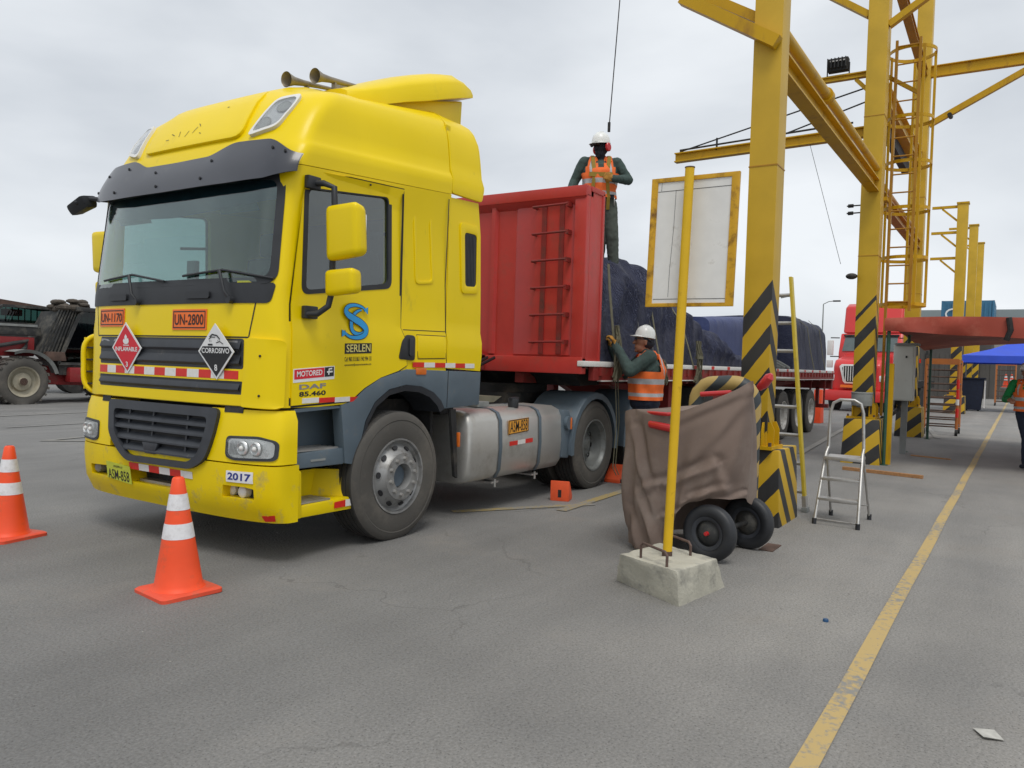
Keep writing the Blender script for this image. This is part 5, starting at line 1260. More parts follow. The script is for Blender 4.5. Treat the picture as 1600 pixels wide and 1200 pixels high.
# folded side returns
for y in (TY0, TY1-.02): MB().prism([(HX+.09, y, 1.48), (HX+.40, y, 1.48), (HX+.40, y, 3.39), (HX+.09, y, 3.41)], (0, .02, 0)).build('side_return', RED, hb, bevel=.006)
MB().box(HX+.38, HX+.43, TY0-.01, TY0+.06, 1.48, 3.40).build('return_edge', RED, hb, bevel=.01)
MB().box(HX+.38, HX+.43, TY1-.06, TY1+.01, 1.48, 3.40).build('return_edge', RED, hb, bevel=.01)
MB().box(HX+.1, HX+.43, TY0-.01, TY0+.05, 3.365, 3.427).build('return_cap', RED, hb, bevel=.01)
for y in (1.13, 1.85, 2.15): MB().prism([(HX+.052, y-.05, 1.55), (HX+.01, y-.025, 1.55), (HX+.01, y+.025, 1.55), (HX+.052, y+.05, 1.55)], (0, 0, 1.77)).build('rib', RED, hb)
MB().prism([(HX+.052, .83, 1.55), (HX+.035, .80, 1.55), (HX+.035, .10, 1.55), (HX+.052, .06, 1.55)], (0, 0, 1.76)).build('ladder_panel', RED, hb)
for y in (.44, .21): MB().box(HX+.022, HX+.034, y-.03, y+.03, 1.56, 3.28).build('ladder_strip', REDD, hb)
for k in range(6):
    z = 1.70+k*.305; b = MB(); b.tube([(HX+.03, .545, z-.01), (HX-.06, .545, z-.01), (HX-.06, .10, z), (HX+.03, .10, z)], .014, 8); o = b.build('rung', REDD, hb)
    MB().box(HX-.07, HX+.03, .085, .115, z-.03, z+.02).build('rung_foot', REDD, o)
MB().box(HX-.01, HX+.10, TY0, TY1, 1.345, 1.53).build('lower_beam', RED, tl, bevel=.012)
MB().prism([(HX+.0, 1.18, 1.53), (HX-.04, 1.18, 1.53), (HX-.04, 1.55, 1.72), (HX-.04, 2.4, 1.72), (HX-.04, 2.4, 1.36), (HX-.04, 1.18, 1.36)], (.03, 0, 0)).build('hose_plate', REDD, tl)
# deck and rails
DX1 = 18.45
MB().box(HX+.1, DX1, TY0+.05, TY1-.05, 1.40, 1.47).build('deck', mat('deck_steel', (.10, .05, .04), .7, var=.3, dirt=(.16, .13, .11), damt=.45), tl)
for y0, y1 in ((TY0-.03, TY0+.05), (TY1-.05, TY1+.03)):
    MB().box(HX-.02, DX1, y0, y1, 1.43, 1.492).build('white_rail', WHT, tl, bevel=.01)
    MB().box(HX+.25, DX1, y0+.01, y1-.01, 1.275, 1.428).build('side_rail', REDD, tl)
    MB().box(HX+.45, DX1, y0-.002, y1-.02, 1.262, 1.276).build('rail_lip', WHT if y0 < 0 else REDD, tl)
for k in range(44):
    x = HX+.42+k*.315; b = MB(); b.box(x-.035, x+.035, TY0-.045, TY0-.021, 1.33, 1.425); b.build('stake_pocket', REDD, tl)
for k in range(16):
    x = HX+1.9+k*.8; MB().box(x, x+.13, TY0-.033, TY0-.031, 1.437, 1.487).build('reflective_tape', TRED, tl)
# underframe
for y in (.70, 1.58):
    b = MB(); b.prism([(HX+.1, y, 1.40), (DX1-.2, y, 1.40), (DX1-.2, y, 1.15), (13, y, .98), (7.6, y, .92), (6.9, y, 1.16), (HX+.1, y, 1.22)], (0, .12, 0)); b.build('main_beam', REDD, tl)
b = MB(); b.prism([(HX+.1, .12, 1.39), (7.0, .12, 1.39), (7.0, .12, 1.28), (5.4, .12, 1.22), (4.7, .12, 1.2), (HX+.35, .12, 1.28)], (0, 2.16, 0)); b.build('kingpin_plate', DARK, tl)
for k in range(16): MB().box(HX+.9+k*.85, HX+.98+k*.85, TY0+.06, TY1-.06, 1.22, 1.39).build('crossmember', REDD, tl)
for y in (.15, 2.1):
    b = MB(); b.box(7.55, 7.72, y, y+.15, .45, 1.3); b.box(7.58, 7.69, y+.02, y+.13, .18, .5); b.box(7.48, 7.79, y-.04, y+.19, .14, .18); b.build('landing_leg', REDD, tl)
b = MB(); b.box(9.0, 11.2, .05, .45, .62, 1.18); b.build('tool_box', REDD, tl, bevel=.02)
MB().box(8.2, 8.9, TY0+.03, .5, .55, 1.15).build('spare_box', DARK, tl, bevel=.02)
tw = wheel(tl, 13.65, -.05, .52, .30, 'rear', rim=mat('white_rim', (.55, .54, .51), .45, .1, var=.1, dirt=(.25, .22, .18), damt=.4, dscale=8))
twr = wheel(tl, 13.65, 2.45, .52, .30, 'rear', -1, rim=MATS['white_rim'])
for dx in (1.31, 2.62): copy_part(tw, tl, tw.location+V((dx, 0, 0))); copy_part(twr, tl, twr.location+V((dx, 0, 0)))
for k in range(3):
    MB().cyl((13.65+k*1.31, .2, .51), (13.65+k*1.31, 2.2, .51), .10, 14).build('axle', DARK, tl)
    for yy in (.45, 1.95): tyre_mb(.52, .28, .30).build('inner_tyre', [RUB, RUBD], tl, local=True, loc=V((13.65+k*1.31, yy, .51))-ORGN[tl])
MB().box(18.3, DX1+.02, TY0, TY1, 1.02, 1.42).build('rear_beam', REDD, tl)
b = MB(); b.box(18.3, 18.4, .2, .28, .52, 1.05); b.box(18.3, 18.4, 2.1, 2.18, .52, 1.05); b.box(18.25, 18.4, -.05, 2.45, .52, .62); b.build('underrun_bar', REDD, tl)
for y in (TY0+.02, .25): MB().box(17.6, 17.64, y, y+.04, .6, 1.3).build('light_bracket', REDD, tl)

# ---- cargo under tarpaulins
def tarp(name, lab, hx, x0, x1, y0, y1, zb, m, nx=90, ny=44, fold=.05, seed=0, cat='tarpaulin'):
    b = MB(); rnd = random.Random(seed)
    prof = []
    for j in range(ny+1):
        u = j/ny
        prof.append(u)
    for i in range(nx+1):
        x = x0+(x1-x0)*i/nx; h, sq = hx(x)
        for j in range(ny+1):
            u = prof[j]; a = PI*u
            # superelliptic cross-section from near edge to far edge
            c = -math.cos(a); s = math.sin(a)
            yy = (y0+y1)/2+(y1-y0)/2*math.copysign(abs(c)**sq, c); zz = zb+(h-zb)*abs(s)**sq
            n1 = noise.noise(V((x*.9+seed, yy*.9, zz*.9))); n2 = noise.noise(V((x*2.6+seed, yy*1.3, zz*1.3))); n3 = noise.noise(V((x*6+seed*3, yy*2+zz*2.5, zz*1.1)))
            rdg = (1-abs(n2)*2)**2
            d = fold*(n1*1.5+rdg*.9+n3*.55)*min(1, s*4+.25)
            dy = -math.copysign(1, -c) if abs(c) > .5 else 0
            b.v.append(V((x+.25*d*n3, yy+(d if c > 0 else -d)*(abs(c)**.5), zz+d*s*.9)))
    b.f = [(i*(ny+1)+j, i*(ny+1)+j+1, (i+1)*(ny+1)+j+1, (i+1)*(ny+1)+j) for i in range(nx) for j in range(ny)]
    b.f += [tuple(range(ny+1)), tuple(range(nx*(ny+1), (nx+1)*(ny+1)))]; b.mi = [0]*len(b.f)
    return setp(b.build(name, m, smooth=70), lab, cat)
H1 = [(4.75, 2.62), (5.2, 2.72), (6.1, 2.74), (6.7, 2.68), (7.3, 2.52), (8.0, 2.30), (8.7, 2.12), (9.2, 1.98), (9.9, 1.82), (10.6, 1.72), (11.6, 1.60), (12.4, 1.52)]
tarp('tarpaulin_cover', 'navy wrinkled tarpaulin over the humped load behind the red headboard', lambda x: (interp(H1, x), .40), 4.76, 12.3, -.02, 2.42, 1.475, TARPN, nx=220, ny=70, fold=.105, seed=3)
tarp('tarpaulin_cover', 'lighter blue tarpaulin block beyond the humped load', lambda x: (interp([(9.6, 2.33), (11, 2.42), (14.4, 2.62)], x), .16), 9.7, 14.35, .30, 2.3, 1.475, TARPB, fold=.018, seed=9)
tarp('tarpaulin_cover', 'dark navy boxy tarpaulin load with slanting ropes at the tail of the trailer', lambda x: (interp([(14.4, 2.66), (15.5, 2.68), (17.3, 2.62), (17.75, 2.50), (17.95, 2.2)], x), .17), 14.4, 17.95, -.02, 2.42, 1.475, TARPD, fold=.025, seed=5)
def strap(lab, pts, wd=.05, name='cargo_strap', m=WEB, cat='strap', side=(0, 1, 0)):
    P = [V(p) for p in pts]; b = MB()
    for a, c in zip(P, P[1:]): b.bar(a, c, .006, wd, up=V((1, 0, 0)) if abs((c-a).normalized().x) < .7 else V((0, 0, 1)))
    return setp(b.build(name, m), lab, cat)
def bundle(lab, x, y, z0, z1, n=14, seed=1, spread=.07, name='strap_bundle'):
    rnd = random.Random(seed); b = MB()
    for k in range(n):
        a = [(x+rnd.uniform(-.3, .3)*spread, y-.02+rnd.uniform(-.03, .01), z1), (x+rnd.uniform(-1, 1)*spread*1.3, y-.05+rnd.uniform(-.07, .0), (z0*.4+z1*.6)+rnd.uniform(-.08, .08)), (x+rnd.uniform(-1.4, 1.4)*spread, y-.03+rnd.uniform(-.05, 0), z0+rnd.uniform(0, .06))]
        a = [V(a[0]).lerp(V(a[1]), t_)*(1-t_)+V(a[1]).lerp(V(a[2]), t_)*t_+V((.02*math.sin(t_*7+k), -.015*math.sin(t_*5+k*2), 0)) for t_ in [i/8 for i in range(9)]]
        for p, q in zip(a, a[1:]): b.bar(p, q, .006, .014+rnd.uniform(0, .014), up=(rnd.uniform(.2, 1), 1, 0))
    b.cyl((x, y-.06, (z0+z1)/2+.05), (x+.001, y-.06, (z0+z1)/2+.09), spread*.6, 10)
    return setp(b.build(name, WEB, smooth=20), lab, 'strap')
strap('khaki ratchet strap running down beside the edge of the red headboard', [(4.80, -.14, 2.62), (4.82, -.16, 2.3), (4.92, -.17, 1.85), (5.02, -.17, 1.50), (5.03, -.16, 1.30)], .055)
strap('khaki strap slanting down the hump just behind the white sign board', [(6.05, .18, 2.72), (6.22, -.05, 2.4), (6.35, -.10, 1.9), (6.48, -.15, 1.45)], .045)
strap('third khaki strap down the falling end of the hump right of the sign pole', [(7.25, .2, 2.52), (7.4, -.06, 2.1), (7.6, -.11, 1.75), (7.75, -.15, 1.45)], .045)
bundle('knotted bundle of khaki webbing in the hands of the worker beside the deck', 5.0, -.15, 1.26, 1.92, 18, 2, .075)
bundle('bundle of khaki webbing hanging off the deck edge right of the sign pole', 7.8, -.15, 1.22, 1.85, 16, 4, .10)
bundle('small bundle of webbing on the deck edge behind the worker', 6.5, -.14, 1.2, 1.55, 8, 6, .05)
for i, (x, lab) in enumerate(((15.3, 'first slanting light rope over the dark tail load'), (16.6, 'second slanting light rope over the dark tail load'))):
    strap(lab, [(x-.2, .12, 2.68), (x-.02, -.10, 2.45), (x+.35, -.12, 1.9), (x+.75, -.13, 1.5)], .05, 'cargo_rope', WEB, 'rope')
for i, (x, lab) in enumerate(((5.55, 'thin dark cord near the front of the navy hump'), (5.95, 'thin dark cord crossing the middle of the navy hump'))):
    b = MB(); b.tube([(x, .3, 2.78), (x+.1, .0, 2.5), (x+.28, -.08, 2.0), (x+.42, -.09, 1.55)], .006, 5); setp(b.build('cord', mat('pale_cord', (.22, .22, .22), .8)), lab, 'cord')
b = MB()
for k in range(3): b.tube([(12.3+k*.2, .05, 1.8-.05*k), (12.0+k*.5, -.08, 1.62), (12.9+k*.4, -.1, 1.52)], .03, 6)
setp(b.build('rope_coil', DUSTG, smooth=60), 'heap of grey rope lying on the deck between the loads', 'rope')
b = MB()
for dx in (0, .07): b.tube([(5.03+dx, -.17, 1.28), (5.06+dx, -.19, .8), (5.02+dx, -.18, .25), (5.08+dx, -.2, .15)], .006, 5)
setp(b.build('hanging_cord', WEB), 'pair of thin cords hanging from the deck edge to near the ground', 'cord')
# wheel chocks
def chock(x, y, rz, lab, rot=0):
    b = MB(); P = [(-.10, 0), (.10, 0), (.10, .035), (.07, .06), (.02, .10), (-.05, .155), (-.085, .17), (-.10, .17)]
    b.prism([(px, -.10, pz*1.25) for px, pz in P], (0, .20, 0)); T = Matrix.Translation((x, y, 0)) @ Matrix.Rotation(rz, 4, 'Z')
    t = thing('wheel_chock', lab, 'chock', (x, y, 0), 'orange wheel chocks at the drive wheel')
    b.build('wedge', CHOCK, t, tf=T, bevel=.006)
    q = MB(); q.box(-.102, -.100, -.018, .018, .04, .12); q.build('slot', DARK, t, tf=T)
    return t
chock(3.93, -.10, math.radians(18), 'orange wheel chock in front of the drive wheel showing its slotted back')
chock(5.52, .02, math.radians(180), 'orange wheel chock wedged behind the drive wheel')

# ================================================================ CONES
def cone(h=.70):
    t = thing('traffic_cone', 'x', 'traffic cone', (0, 0, 0), 'orange traffic cones by the truck front')
    b = MB(); P = rrect(-.19, .19, -.19, .19, .03, 3); n = len(P)
    b.raw([(x, y, 0) for x, y in P]+[(x, y, .022) for x, y in P]+[(x*.93, y*.93, .032) for x, y in P], [tuple(range(n))[::-1], tuple(range(2*n, 3*n))]+[(k*n+i, k*n+(i+1) % n, (k+1)*n+(i+1) % n, (k+1)*n+i) for k in (0, 1) for i in range(n)]); b.build('base', CONEB, t)
    R = lambda z: .142+(.033-.142)*(z-.03)/(h-.03)
    b = MB(); b.lathe([(.155, .031), (.146, .045)]+[(R(z), z) for z in (.06, .2, .4, .6, h-.012)]+[(.028, h-.002), (.02, h), (.018, h-.02)], (0, 0, 0), 'Z', 40, caps=False); b.build('body', CONE, t)
    for z0, z1 in ((.335, .425), (.505, .600)):
        MB().lathe([(R(z0)+.0015, z0), (R(z1)+.0015, z1)], (0, 0, 0), 'Z', 40, caps=False).build('reflective_band', REFL, t)
    return t
c1 = cone(); c1['label'] = 'orange traffic cone with two white bands directly in front of the truck bumper'; c1.location = (-.51, .075, 0); c1.rotation_euler = (math.radians(-.5), math.radians(-1), math.radians(-8))
c2_ = copy_tree(c1); c2_['label'] = 'orange traffic cone cut off by the left edge of the picture'; c2_.location = (-.46, 2.27, 0); c2_.rotation_euler = (0, 0, math.radians(12))
for i, (x, y, lab) in enumerate(((45.5, -3.72, 'far left orange cone on the distant rack'), (45.5, -3.98, 'far right orange cone on the distant rack'))):
    c = copy_tree(c1); c['label'] = lab; c['group'] = 'cones on the distant rack'; c.location = (x, y, .95); c.rotation_euler = (0, 0, 0)
o = MB().box(45.2, 45.9, -4.2, -3.5, .90, .95).build('shelf', DUSTG); setp(o, 'grey shelf carrying two cones far behind the blue canopy', 'shelf')
for i in range(1): MB()
# ================================================================ SIGN
t = thing('sign_post', 'back of a white portable sign board with rusty yellow frame on a yellow pole', 'sign', (1.5, -2.27, 0))
PB, PT = V((1.45, -2.265, .20)), V((1.5, -2.305, 2.745))
b = MB(); b.tube([PB, PT], .030, 20); b.build('pole', POLE, t); MB().cyl(PT-V((0, 0, .0)), PT+V((0, 0, .006)), .033, 18).build('pole_cap', RUSTM, t)
MB().cyl(PB, PB+V((0, 0, .05)), .033, 18).build('pole_foot', RUSTM, t)
bo = V((1.545, -2.01, 1.852)); ax = V((.02, -.588, 0)); az = V((.018, -.012, .86))
mb_ = lambda s, z, off: bo+ax*s+az*z+V((-1, 0, 0))*off
patch([(0.02, .02), (.98, .02), (.98, .98), (.02, .98)], mb_, 0, .012, 0).build('board', WHT, t)
frame_on([(0, 0), (1, 0), (1, 1), (0, 1)], [(.075, .028), (.915, .028), (.915, .965), (.075, .965)], mb_, .008, .028, 1).build('frame', RUST, t, bevel=.003)
for pts in ([(.08, .895), (.915, .90)], [(.085, .06), (.915, .058)], [(.29, .90), (.285, .6), (.265, .3), (.262, .075)], [(.12, .965), (.118, .90)]): ribbon(pts, .004, mb_, .0015).build('sheet_joint', INK, t)
# concrete foot
t2 = thing('concrete_block', 'worn concrete foot block with two rusty lifting loops under the sign pole', 'concrete block', (1.5, -2.25, 0))
bq = [(1.13, -2.475), (1.745, -2.565), (1.95, -2.02), (1.43, -1.915)]; tq = [(1.11+.02, -2.455), (1.60, -2.55), (1.80, -2.08), (1.31, -1.99)]
b = MB(); nn = 9; vs = []
def bil(q, u, v_): return V((*(V(q[0])*(1-u)*(1-v_)+V(q[1])*u*(1-v_)+V(q[2])*u*v_+V(q[3])*(1-u)*v_), 0))
tq = [tuple(V(p)*1.0) for p in tq]
N_ = 12
def blk(u, v_, k):
    a = bil(bq, u, v_); c = bil(tq, u, v_); p = a*(1-k)+c*k; p.z = .215*k
    n_ = noise.noise(p*9)*.014+noise.noise(p*25)*.006; cc = V((1.5, -2.25, .1)); d = (p-cc).normalized(); return p+d*n_*(1 if k > 0 else .4)
vm = {}
def vid(u, v_, k):
    key = (u, v_, k)
    if key not in vm: vm[key] = len(b.v); b.v.append(blk(u/N_, v_/N_, k/6))
    return vm[key]
for i in range(N_):
    for j in range(N_): b.f.append((vid(i, j, 6), vid(i+1, j, 6), vid(i+1, j+1, 6), vid(i, j+1, 6)))
for k in range(6):
    for i in range(N_):
        b.f += [(vid(i, 0, k), vid(i+1, 0, k), vid(i+1, 0, k+1), vid(i, 0, k+1)), (vid(i, N_, k), vid(i+1, N_, k), vid(i+1, N_, k+1), vid(i, N_, k+1)),
                (vid(0, i, k), vid(0, i+1, k), vid(0, i+1, k+1), vid(0, i, k+1)), (vid(N_, i, k), vid(N_, i+1, k), vid(N_, i+1, k+1), vid(N_, i, k+1))]
b.mi = [0]*len(b.f); b.build('block', CONC, t2, smooth=45, bevel=.014)
for pts in ([(1.30, -2.145, .18), (1.30, -2.145, .315), (1.18, -2.37, .305), (1.18, -2.37, .17)], [(1.68, -2.17, .18), (1.68, -2.17, .31), (1.57, -2.38, .30), (1.57, -2.38, .18)]):
    b = MB(); b.tube([pts[0], pts[1]-V((0, 0, .012)) if False else V(pts[1])-V((0, 0, .02)), V(pts[1])+(V(pts[2])-V(pts[1]))*.08, V(pts[2])+(V(pts[1])-V(pts[2]))*.08, V(pts[2])-V((0, 0, .02)), pts[3]], .009, 8); b.build('lifting_loop', STEEL, t2)

# ================================================================ FIRE EXTINGUISHER CART UNDER CANVAS
t = thing('wheeled_extinguisher', 'wheeled fire extinguisher cart mostly hidden by a brown canvas', 'extinguisher', (2.7, -2.1, 0))
AXD = V((.985, -.17, 0)).normalized()
def cwheel(c, lab=None):
    c = V(c); T = Matrix.Translation(c) @ AXD.to_track_quat('Z', 'Y').to_matrix().to_4x4()
    R = .215
    o = MB().lathe([(.11, -.02), (.105, .0), (.06, -.035), (.0, -.04)][::-1]+[(.13, .03), (.0, .03)], (0, 0, 0), 'Z', 30, caps=False).build('wheel', DIRTB, t, tf=T @ Matrix.Scale(1, 4))
    MB().lathe([(.12, -.035), (.135, -.048), (.175, -.052), (.20, -.042), (R-.003, -.025), (R, 0), (R-.003, .025), (.20, .042), (.175, .052), (.135, .048), (.12, .035), (.11, 0), (.12, -.035)], (0, 0, 0), 'Z', 48, caps=False).build('tyre', BLK, o, tf=T)
    MB().lathe([(.0, -.066), (.015, -.064), (.018, -.03)], (0, 0, 0), 'Z', 16, caps=False).build('hub_cap', RAILRED, o, tf=T)
    MB().lathe([(.098, -.036), (.112, -.044), (.128, -.046)], (0, 0, 0), 'Z', 40, caps=False).build('rim_ring', GRILLE, o, tf=T)
cwheel((2.36, -2.245, .213)); cwheel((2.98, -2.355, .213))
MB().cyl((2.36, -2.245, .213), (2.98, -2.355, .213), .02, 10).build('axle', DARK, t)
b = MB(); b.lathe([(0, .42), (.12, .44), (.17, .50), (.175, .95), (.14, 1.05), (.05, 1.10), (.04, 1.16), (0, 1.17)], (2.72, -2.08, 0), 'Z', 28); b.build('cylinder', RAILRED, t)
MB().tube([(2.42, -1.66, 1.085), (2.34, -1.74, 1.09), (2.30, -1.9, 1.09), (2.38, -2.0, 1.10)], .015, 10).build('handle_bar', RAILRED, t)
MB().tube([(2.42, -1.70, 1.03), (2.33, -1.76, 1.0), (2.30, -1.92, .985), (2.38, -1.98, .98)], .030, 10).build('hose', RAILRED, t)
MB().tube([(2.9, -1.95, 1.235), (2.9, -2.2, 1.26)], .022, 10).build('top_bar', RAILRED, t)
b = MB(); b.tube([(2.62, -2.50, 1.315), (2.60, -2.54, 1.345), (2.58, -2.585, 1.40), (2.575, -2.60, 1.425)], .03, 16, r_list=[.026, .038, .036, .012]); b.build('hose_horn', RAILRED, t)
# canvas cover
cv = MB()
outl_top = [(-1.50, 2.42, 1.085), (-1.62, 2.36, 1.11), (-1.80, 2.33, 1.08), (-2.0, 2.35, 1.12), (-2.18, 2.38, 1.20), (-2.36, 2.45, 1.29), (-2.46, 2.56, 1.365), (-2.42, 2.72, 1.32), (-2.33, 2.95, 1.24), (-2.0, 3.0, 1.16), (-1.6, 2.98, 1.10), (-1.48, 2.7, 1.085)]
outl_bot = [(-1.57, 2.42, .03), (-1.66, 2.30, .02), (-1.80, 2.27, .04), (-1.92, 2.30, .10), (-2.03, 2.29, .38), (-2.20, 2.33, .455), (-2.33, 2.44, .47), (-2.38, 2.75, .43), (-2.36, 3.05, .30), (-2.0, 3.15, .10), (-1.65, 3.1, .02), (-1.53, 2.8, .02)]
CREASE = [(-1.93, .55, -2.24, .72, .035, .035), (-1.62, .95, -1.77, .5, .035, .03), (-1.77, .52, -1.95, .57, .03, .03), (-1.90, .30, -2.38, .47, .03, .022), (-1.93, .22, -2.22, .42, .028, .022), (-2.1, .46, -2.30, .55, .022, .025),
          (-1.60, 1.0, -1.56, .2, .022, .04), (-2.45, 1.3, -1.9, 1.0, .014, .03), (-2.46, 1.28, -2.1, .75, .014, .035), (-1.7, .45, -1.85, .08, .025, .03), (-2.25, .75, -2.33, .5, .02, .03), (-1.62, .3, -1.7, .05, .025, .03)]
nseg, nrow = 220, 80
def loop(P, u):
    n = len(P); a = u*n; i = int(a) % n; f = a-int(a); p = [V(P[(i+d) % n]) for d in (-1, 0, 1, 2)]
    return .5*((2*p[1])+(-p[0]+p[2])*f+(2*p[0]-5*p[1]+4*p[2]-p[3])*f*f+(-p[0]+3*p[1]-3*p[2]+p[3])*f**3)
for i in range(nrow+1):
    k = i/nrow
    for j in range(nseg):
        u = j/nseg; a = loop(outl_top, u); c = loop(outl_bot, u); q = a*(1-k)+c*k; p = V((q[1], q[0], q[2]))
        ctr = V((2.7, -2.0, p.z)); d = (p-ctr).normalized()
        belly = .03*math.sin(PI*k)
        # taut upper cloth, long diagonal folds radiating from the horn, gathered hem over the wheels
        ah = math.atan2(p.z-1.36, p.y+2.48+1e-4); rad = math.hypot(p.z-1.36, p.y+2.48)
        f1 = math.sin(ah*15+2*noise.noise(V((ah*2, rad*1.5, 0))))*.5+.5; f1 = f1**2*min(1, rad*1.2)*math.exp(-((rad-.7)/.5)**2)
        f2 = (1-abs(noise.noise(V((p.y*2.6-p.z*2.2, p.z*1.6+p.y, 1.7)))*2.2)); f2 = max(0, f2)**4
        f3 = max(0, 1-abs(noise.noise(V((p.y*3+1, p.z*13+p.y*7, 5.2)))*2.5))**2*max(0, 1-abs(k-.86)*5.5)
        f4 = math.sin(u*2*PI*21+3*noise.noise(V((u*9, k, 2))))*min(1, k*1.3)*max(0, k-.25)
        cr_ = 0
        if p.x < 2.75:
            for (ya, za, yb, zb, am, wd_) in CREASE:
                ab = V((yb-ya, zb-za)); ap = V((p.y-ya, p.z-za)); tt_ = max(0, min(1, ap.dot(ab)/ab.length_squared)); ds_ = (ap-ab*tt_)
                sg_ = math.copysign(1, ab.x*ap.y-ab.y*ap.x); dd = ds_.length; e_ = math.sin(PI*(.15+.7*tt_))
                cr_ += am*e_*(math.exp(-(dd/wd_)**2)-(.8*math.exp(-((dd-wd_*1.6)/wd_)**2) if sg_ < 0 else 0))
        f4 = math.sin(u*2*PI*13+2.2*noise.noise(V((u*6, k*1.5, 2))))*max(0, k-.15)
        p += d*(belly+.012*f1+cr_+.016*f4+.02*noise.noise(V((p.y*2.2, p.z*1.6, p.x*2)))*min(1, k*3))
        if k > .9: p.z += .02*noise.noise(V((u*20, 0, 0)))
        cv.v.append(p)
cv.f = [(i*nseg+j, i*nseg+(j+1) % nseg, (i+1)*nseg+(j+1) % nseg, (i+1)*nseg+j) for i in range(nrow) for j in range(nseg)]; cv.mi = [0]*len(cv.f)
# top closing surface sagging to the middle
ring0 = list(range(nseg)); cz = V((2.68, -2.0, 1.12)); prev = ring0
for s_ in (.75, .45, .2):
    cur = []
    for j in range(nseg):
        p = cv.v[j]*s_+cz*(1-s_); p.z -= .03*(1-s_)+.02*noise.noise(p*6); cur.append(len(cv.v)); cv.v.append(p)
    for j in range(nseg): cv.f.append((prev[j], cur[j], cur[(j+1) % nseg], prev[(j+1) % nseg])); cv.mi.append(0)
    prev = cur
cv.f.append(tuple(prev)); cv.mi.append(0)
o = cv.build('canvas_cover', CANV, None, smooth=80); setp(o, 'brown grey canvas sheet draped in folds over the extinguisher cart', 'cover')
# striped hoop guard
def hoop():
    m = bpy.data.materials.new('hazard_wrapped_pipe'); n, l, p = nodes(m)
    tcn = n.new('ShaderNodeNewGeometry'); s = n.new('ShaderNodeSeparateXYZ'); l.new(tcn.outputs['Position'], s.inputs[0])
    def ma(op, a, b):
        q = n.new('ShaderNodeMath'); q.operation = op
        for i, t_ in enumerate((a, b)):
            if isinstance(t_, (int, float)): q.inputs[i].default_value = t_
            else: l.new(t_, q.inputs[i])
        return q.outputs[0]
    tt = ma('ADD', ma('MULTIPLY', s.outputs[1], -1.0), ma('ADD', ma('MULTIPLY', s.outputs[2], -.93), ma('MULTIPLY', s.outputs[0], .55)))
    f = ma('LESS_THAN', ma('FRACT', ma('ADD', ma('DIVIDE', tt, .24), 30.35), 0), .48)
    mx = n.new('ShaderNodeMix'); mx.data_type = 'RGBA'; l.new(f, mx.inputs['Factor']); mx.inputs['A'].default_value = (.40, .28, .09, 1); mx.inputs['B'].default_value = (.035, .043, .048, 1)
    l.new(mx.outputs['Result'], p.inputs['Base Color']); p.inputs['Roughness'].default_value = .55
    return m
b = MB(); R_ = .16; pts = [(3.62, -1.66, 0), (3.62, -1.66, .6), (3.62, -1.66, 1.14)]+[(3.62, -1.66-R_*(1-math.cos(a)), 1.14+.175*math.sin(a)) for a in [math.radians(q) for q in range(15, 91, 15)]]
pts += [(3.60, -1.95, 1.325)]+[(3.60, -2.03-R_*math.sin(a), 1.15+.175*math.cos(a)) for a in [math.radians(q) for q in range(0, 91, 15)]]+[(3.60, -2.19, .6), (3.60, -2.19, 0)]
b.tube(pts, .068, 20); setp(b.build('guard_hoop', hoop(), smooth=60), 'thick yellow and dark striped pipe hoop standing before the nearest column', 'guard rail')

# ================================================================ LADDERS, PLANK, LITTER
t = thing('extension_ladder', 'tall yellow fibreglass ladder with aluminium rungs leaning behind the nearest column', 'ladder', (5.05, -2.2, 0))
A0, A1 = V((5.05, -2.362, .02)), V((5.05, -2.125, 2.43)); B0, B1 = A0+V((.05, .42, 0)), A1+V((.05, .42, 0))
for a, c in ((A0, A1), (B0, B1)):
    r_ = MB().bar(a, c, .085, .03, up=(0, 1, .1)).build('rail', LAD, t, bevel=.004)
    MB().box(a.x-.06, a.x+.06, a.y-.03, a.y+.03, 0, .05).build('shoe', DUSTG, r_, bevel=.006)
    MB().bar(a, a+(c-a)*.06, .095, .04, up=(0, 1, .1)).build('shoe_bracket', ALU, r_)
for k in range(8):
    f = .075+k*.121; MB().cyl(A0+(A1-A0)*f, B0+(B1-B0)*f, .019, 12).build('rung', ALU, t)
for f in (.20, .92): MB().bar(A0+(A1-A0)*f, A0+(A1-A0)*(f-.03)+V((0, .12, .05)), .02, .01).build('gusset', DUSTG, t)
t = thing('step_ladder', 'small silver folding step ladder with a hand hoop, standing open on the concrete', 'ladder', (4.75, -2.78, 0))
def P_(x, y, z): return V((x, y, z))
F1, F2, G1, G2 = P_(4.457, -2.572, .02), P_(4.421, -2.963, .02), P_(5.036, -2.614, .02), P_(5.051, -2.971, .02)
T1, T2 = P_(4.74, -2.60, .66), P_(4.74, -2.93, .66)
H1_, H2_ = P_(4.80, -2.62, 1.10), P_(4.80, -2.90, 1.10)
b = MB(); b.tube([F1, T1, P_(4.80, -2.61, .72), P_(4.80, -2.615, 1.06), P_(4.80, -2.64, 1.15), P_(4.80, -2.70, 1.185), P_(4.80, -2.83, 1.185), P_(4.80, -2.89, 1.15), P_(4.80, -2.915, 1.06), P_(4.80, -2.93, .72), T2, F2], .015, 12); b.build('front_frame', ALU, t)
for a, c in ((G1, T1+V((.05, 0, 0))), (G2, T2+V((.05, 0, 0)))): MB().cyl(a, c, .012, 10).build('rear_leg', ALU, t)
MB().prism([(4.66, -2.60, .60), (4.94, -2.60, .60), (4.94, -2.60, .635), (4.66, -2.60, .635)], (0, -.33, 0)).build('platform', ALU, t, bevel=.006)
